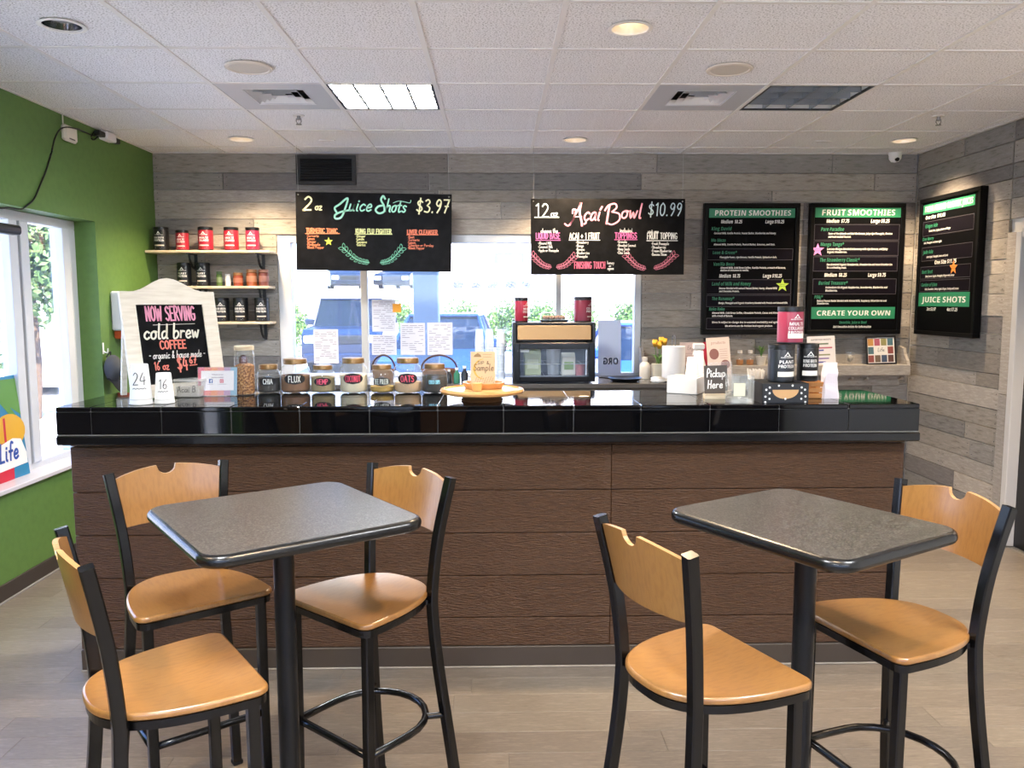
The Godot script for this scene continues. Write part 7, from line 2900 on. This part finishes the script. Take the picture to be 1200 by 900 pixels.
func leaf(st: SurfaceTool, o: Vector3, dir: Vector3, l: float, w: float) -> void:
	var side := Vector3(-dir.z, 0, dir.x)
	var prev := []
	for i in 6:
		var u := i / 5.0
		var c := o + dir * l * 0.7 * u * u + Vector3.UP * l * (u - 0.35 * u * u)
		var ww := w * sin(PI * (0.12 + 0.88 * u)) * 0.5 + 0.0005
		var now := [c - side * ww, c + side * ww]
		if prev:
			quad(st, prev[0], prev[1], now[1], now[0], Vector3.UP)
		prev = now


func peg_shelf() -> void:
	var a := at_z(753, 428, -6.45)
	var b := at_z(1066.5, 428, -6.45)
	var z0 := ZB + 0.008
	var t := thing("peg_shelf", "long greyed wooden peg shelf low on the plank wall", "shelf", Vector3((a.x + b.x) / 2, 1.05, z0))
	var w := (b.x - a.x) / 2
	var wood: Material = mats["plank"][3]
	part_box(t, "ledge", wood, Vector3(-w, 0.06, 0), Vector3(w, 0.08, 0.165), 0.003)
	part_box(t, "front_rail", wood, Vector3(-w, 0.0, 0.165), Vector3(w, 0.085, 0.182), 0.003)
	part_box(t, "back_rail", wood, Vector3(-w, -0.1, 0), Vector3(w, 0.0, 0.012), 0.003)
	for s in [-1.0, 1.0]:
		var st := S()
		xf = Transform3D(Basis(Vector3.UP, PI / 2), Vector3(s * (w - 0.01), 0, 0))
		extrude(st, [Vector2(0, 0.08), Vector2(-0.17, 0.08), Vector2(-0.15, 0.12), Vector2(-0.11, 0.16), Vector2(-0.09, 0.215), Vector2(0, 0.23)], -0.012, 0.012)
		xf = Transform3D()
		part(t, "end_bracket", st, wood)
	for px in [975, 995, 1013, 1053, 900, 935]:
		var x := at_z(px, 444, ZB + 0.02).x - t.position.x
		var st := S()
		xf = Transform3D(Basis(Vector3.RIGHT, PI / 2 - 0.25), Vector3(x, -0.05, 0.012))
		lathe(st, V([0, 0, 0.008, 0, 0.007, 0.05, 0.012, 0.06, 0.01, 0.068, 0, 0.07]), 12)
		xf = Transform3D()
		part(t, "peg", st, hexc("c9c0b4", 0.6))
	var sy := 1.13
	var zc := ZB + 0.09
	# printed price sheet
	var p := at_z(964, 412, zc)
	var q := thing("price_sheet", "white printed sheet with coloured bars propped on the peg shelf", "sheet", Vector3(p.x, sy, zc))
	xf = Transform3D(Basis(Vector3.BACK, 0.04) * Basis(Vector3.RIGHT, -0.12), Vector3.ZERO)
	part_tilt(q, "sheet", hexc("e3dfe2", 0.5), Vector3(-0.115, 0, -0.003), Vector3(0.115, 0.235, 0))
	var st2 := S()
	letters(st2, "SUPERFOOD BOOSTS", 0.012, 0, 0.2, 0.0006, 1)
	part(q, "lettering", st2, hexc("5a5560", 0.6))
	for e in [[0.165, 0.16, "6d7f6a"], [0.132, 0.19, "b9637a"], [0.112, 0.12, "5a5fa8"], [0.075, 0.17, "8d8f6a"], [0.045, 0.16, "8a76b0"], [0.015, 0.13, "5a5fa8"]]:
		st2 = S()
		plate(st2, rect(-0.1, e[0], -0.1 + e[1], e[0] + 0.012), 0.0006)
		part(q, "coloured_bar_print", st2, hexc(e[2], 0.6))
	xf = Transform3D()
	# stemless glass
	p = at_z(996, 420, zc)
	q = thing("glass_tumbler", "small clear glass on the peg shelf beside the price sheet", "glass", Vector3(p.x, sy, zc))
	st2 = S()
	lathe(st2, V([0, 0.002, 0.02, 0, 0.038, 0.03, 0.042, 0.065, 0.038, 0.105]), 24)
	part(q, "bowl", st2, mats["jar_glass"])
	st2 = S()
	ball(st2, Vector3(0, 0.05, 0), Vector3(0.022, 0.03, 0.022), 10, 8)
	part(q, "filling", st2, hexc("8e8a82", 0.7))
	# black framed photo collage
	p = at_z(1034, 412, zc)
	q = thing("photo_collage_frame", "black framed photo collage on the peg shelf end", "picture", Vector3(p.x, sy, zc))
	xf = Transform3D(Basis(Vector3.BACK, 0.03) * Basis(Vector3.RIGHT, -0.14), Vector3.ZERO)
	st2 = S()
	var w3 := 0.125
	for e in [[-w3, w3, 0, 0.014], [-w3, w3, 0.221, 0.235], [-w3, -w3 + 0.014, 0.014, 0.221], [w3 - 0.014, w3, 0.014, 0.221]]:
		box2(st2, Vector3(e[0], e[2], -0.006), Vector3(e[1], e[3], 0.006), 0.002)
	part(q, "frame", st2, hexc("1c1b1d", 0.4))
	part_tilt(q, "mount", hexc("e3e0dc", 0.5), Vector3(-w3 + 0.012, 0.012, -0.004), Vector3(w3 - 0.012, 0.223, 0.0))
	rng.seed = 13
	var cols := ["8a4a44", "4f6f7a", "b9884a", "6a5a4a", "a85a6a", "40506a", "8f8a5a", "5a3f3a"]
	var n := 0
	for i in 4:
		for j in 3:
			if j == 1 and (i == 1 or i == 2):
				continue
			st2 = S()
			var x := -w3 + 0.018 + i * 0.054
			var y := 0.02 + j * 0.068
			plate(st2, rect(x, y, x + 0.046, y + 0.058), 0.0006)
			plate(st2, rect(x + 0.008, y + 0.012, x + 0.03, y + 0.04), 0.0009)
			part(q, "photo_print", st2, hexc(cols[n % 8], 0.5))
			n += 1
	st2 = S()
	hand(st2, "Life", 0.03, 0, 0.108, 0.0009, 0.003, 1, 0.15)
	part(q, "lettering", st2, hexc("26282c", 0.6))
	xf = Transform3D()
	# syrup bottles
	for e in [[867, "small syrup bottle with amber liquid near the brochures"], [879, "small syrup bottle with amber liquid near the potted grass"]]:
		p = at_z(e[0], 420, zc)
		q = thing("syrup_bottle", e[1], "bottle", Vector3(p.x, sy, zc), 0.0, "syrup bottles on the peg shelf")
		st2 = S()
		lathe(st2, V([0, 0.001, 0.026, 0, 0.03, 0.01, 0.03, 0.06, 0.016, 0.085, 0.016, 0.095]), 20)
		part(q, "glass_body", st2, mats["jar_glass"])
		st2 = S()
		lathe(st2, V([0, 0.003, 0.025, 0.003, 0.028, 0.01, 0.028, 0.045, 0, 0.045]), 20)
		part(q, "syrup", st2, hexc("b9752a", 0.3))
		st2 = S()
		lathe(st2, V([0.019, 0.095, 0.019, 0.12, 0, 0.12]), 16)
		part(q, "cap", st2, hexc("d9d4cc", 0.4))
	# potted grass
	p = at_z(892, 420, zc)
	q = thing("potted_grass", "small pale pot of spiky green leaves on the peg shelf", "plant", Vector3(p.x, sy, zc))
	st2 = S()
	lathe(st2, V([0, 0, 0.032, 0, 0.042, 0.07, 0.044, 0.072, 0.04, 0.072, 0.036, 0.06, 0, 0.06]), 24)
	part(q, "pot", st2, hexc("d6cfc2", 0.6))
	rng.seed = 17
	for k in 26:
		st2 = S()
		var an := rng.randf() * TAU
		leaf(st2, Vector3(0, 0.06, 0), Vector3(cos(an), 0, sin(an)) * rng.randf_range(0.3, 1.0), rng.randf_range(0.1, 0.17), 0.016)
		part(q, "leaf", st2, hexc(["4f7a3c", "6a8f48", "3f6a38"][k % 3], 0.6))
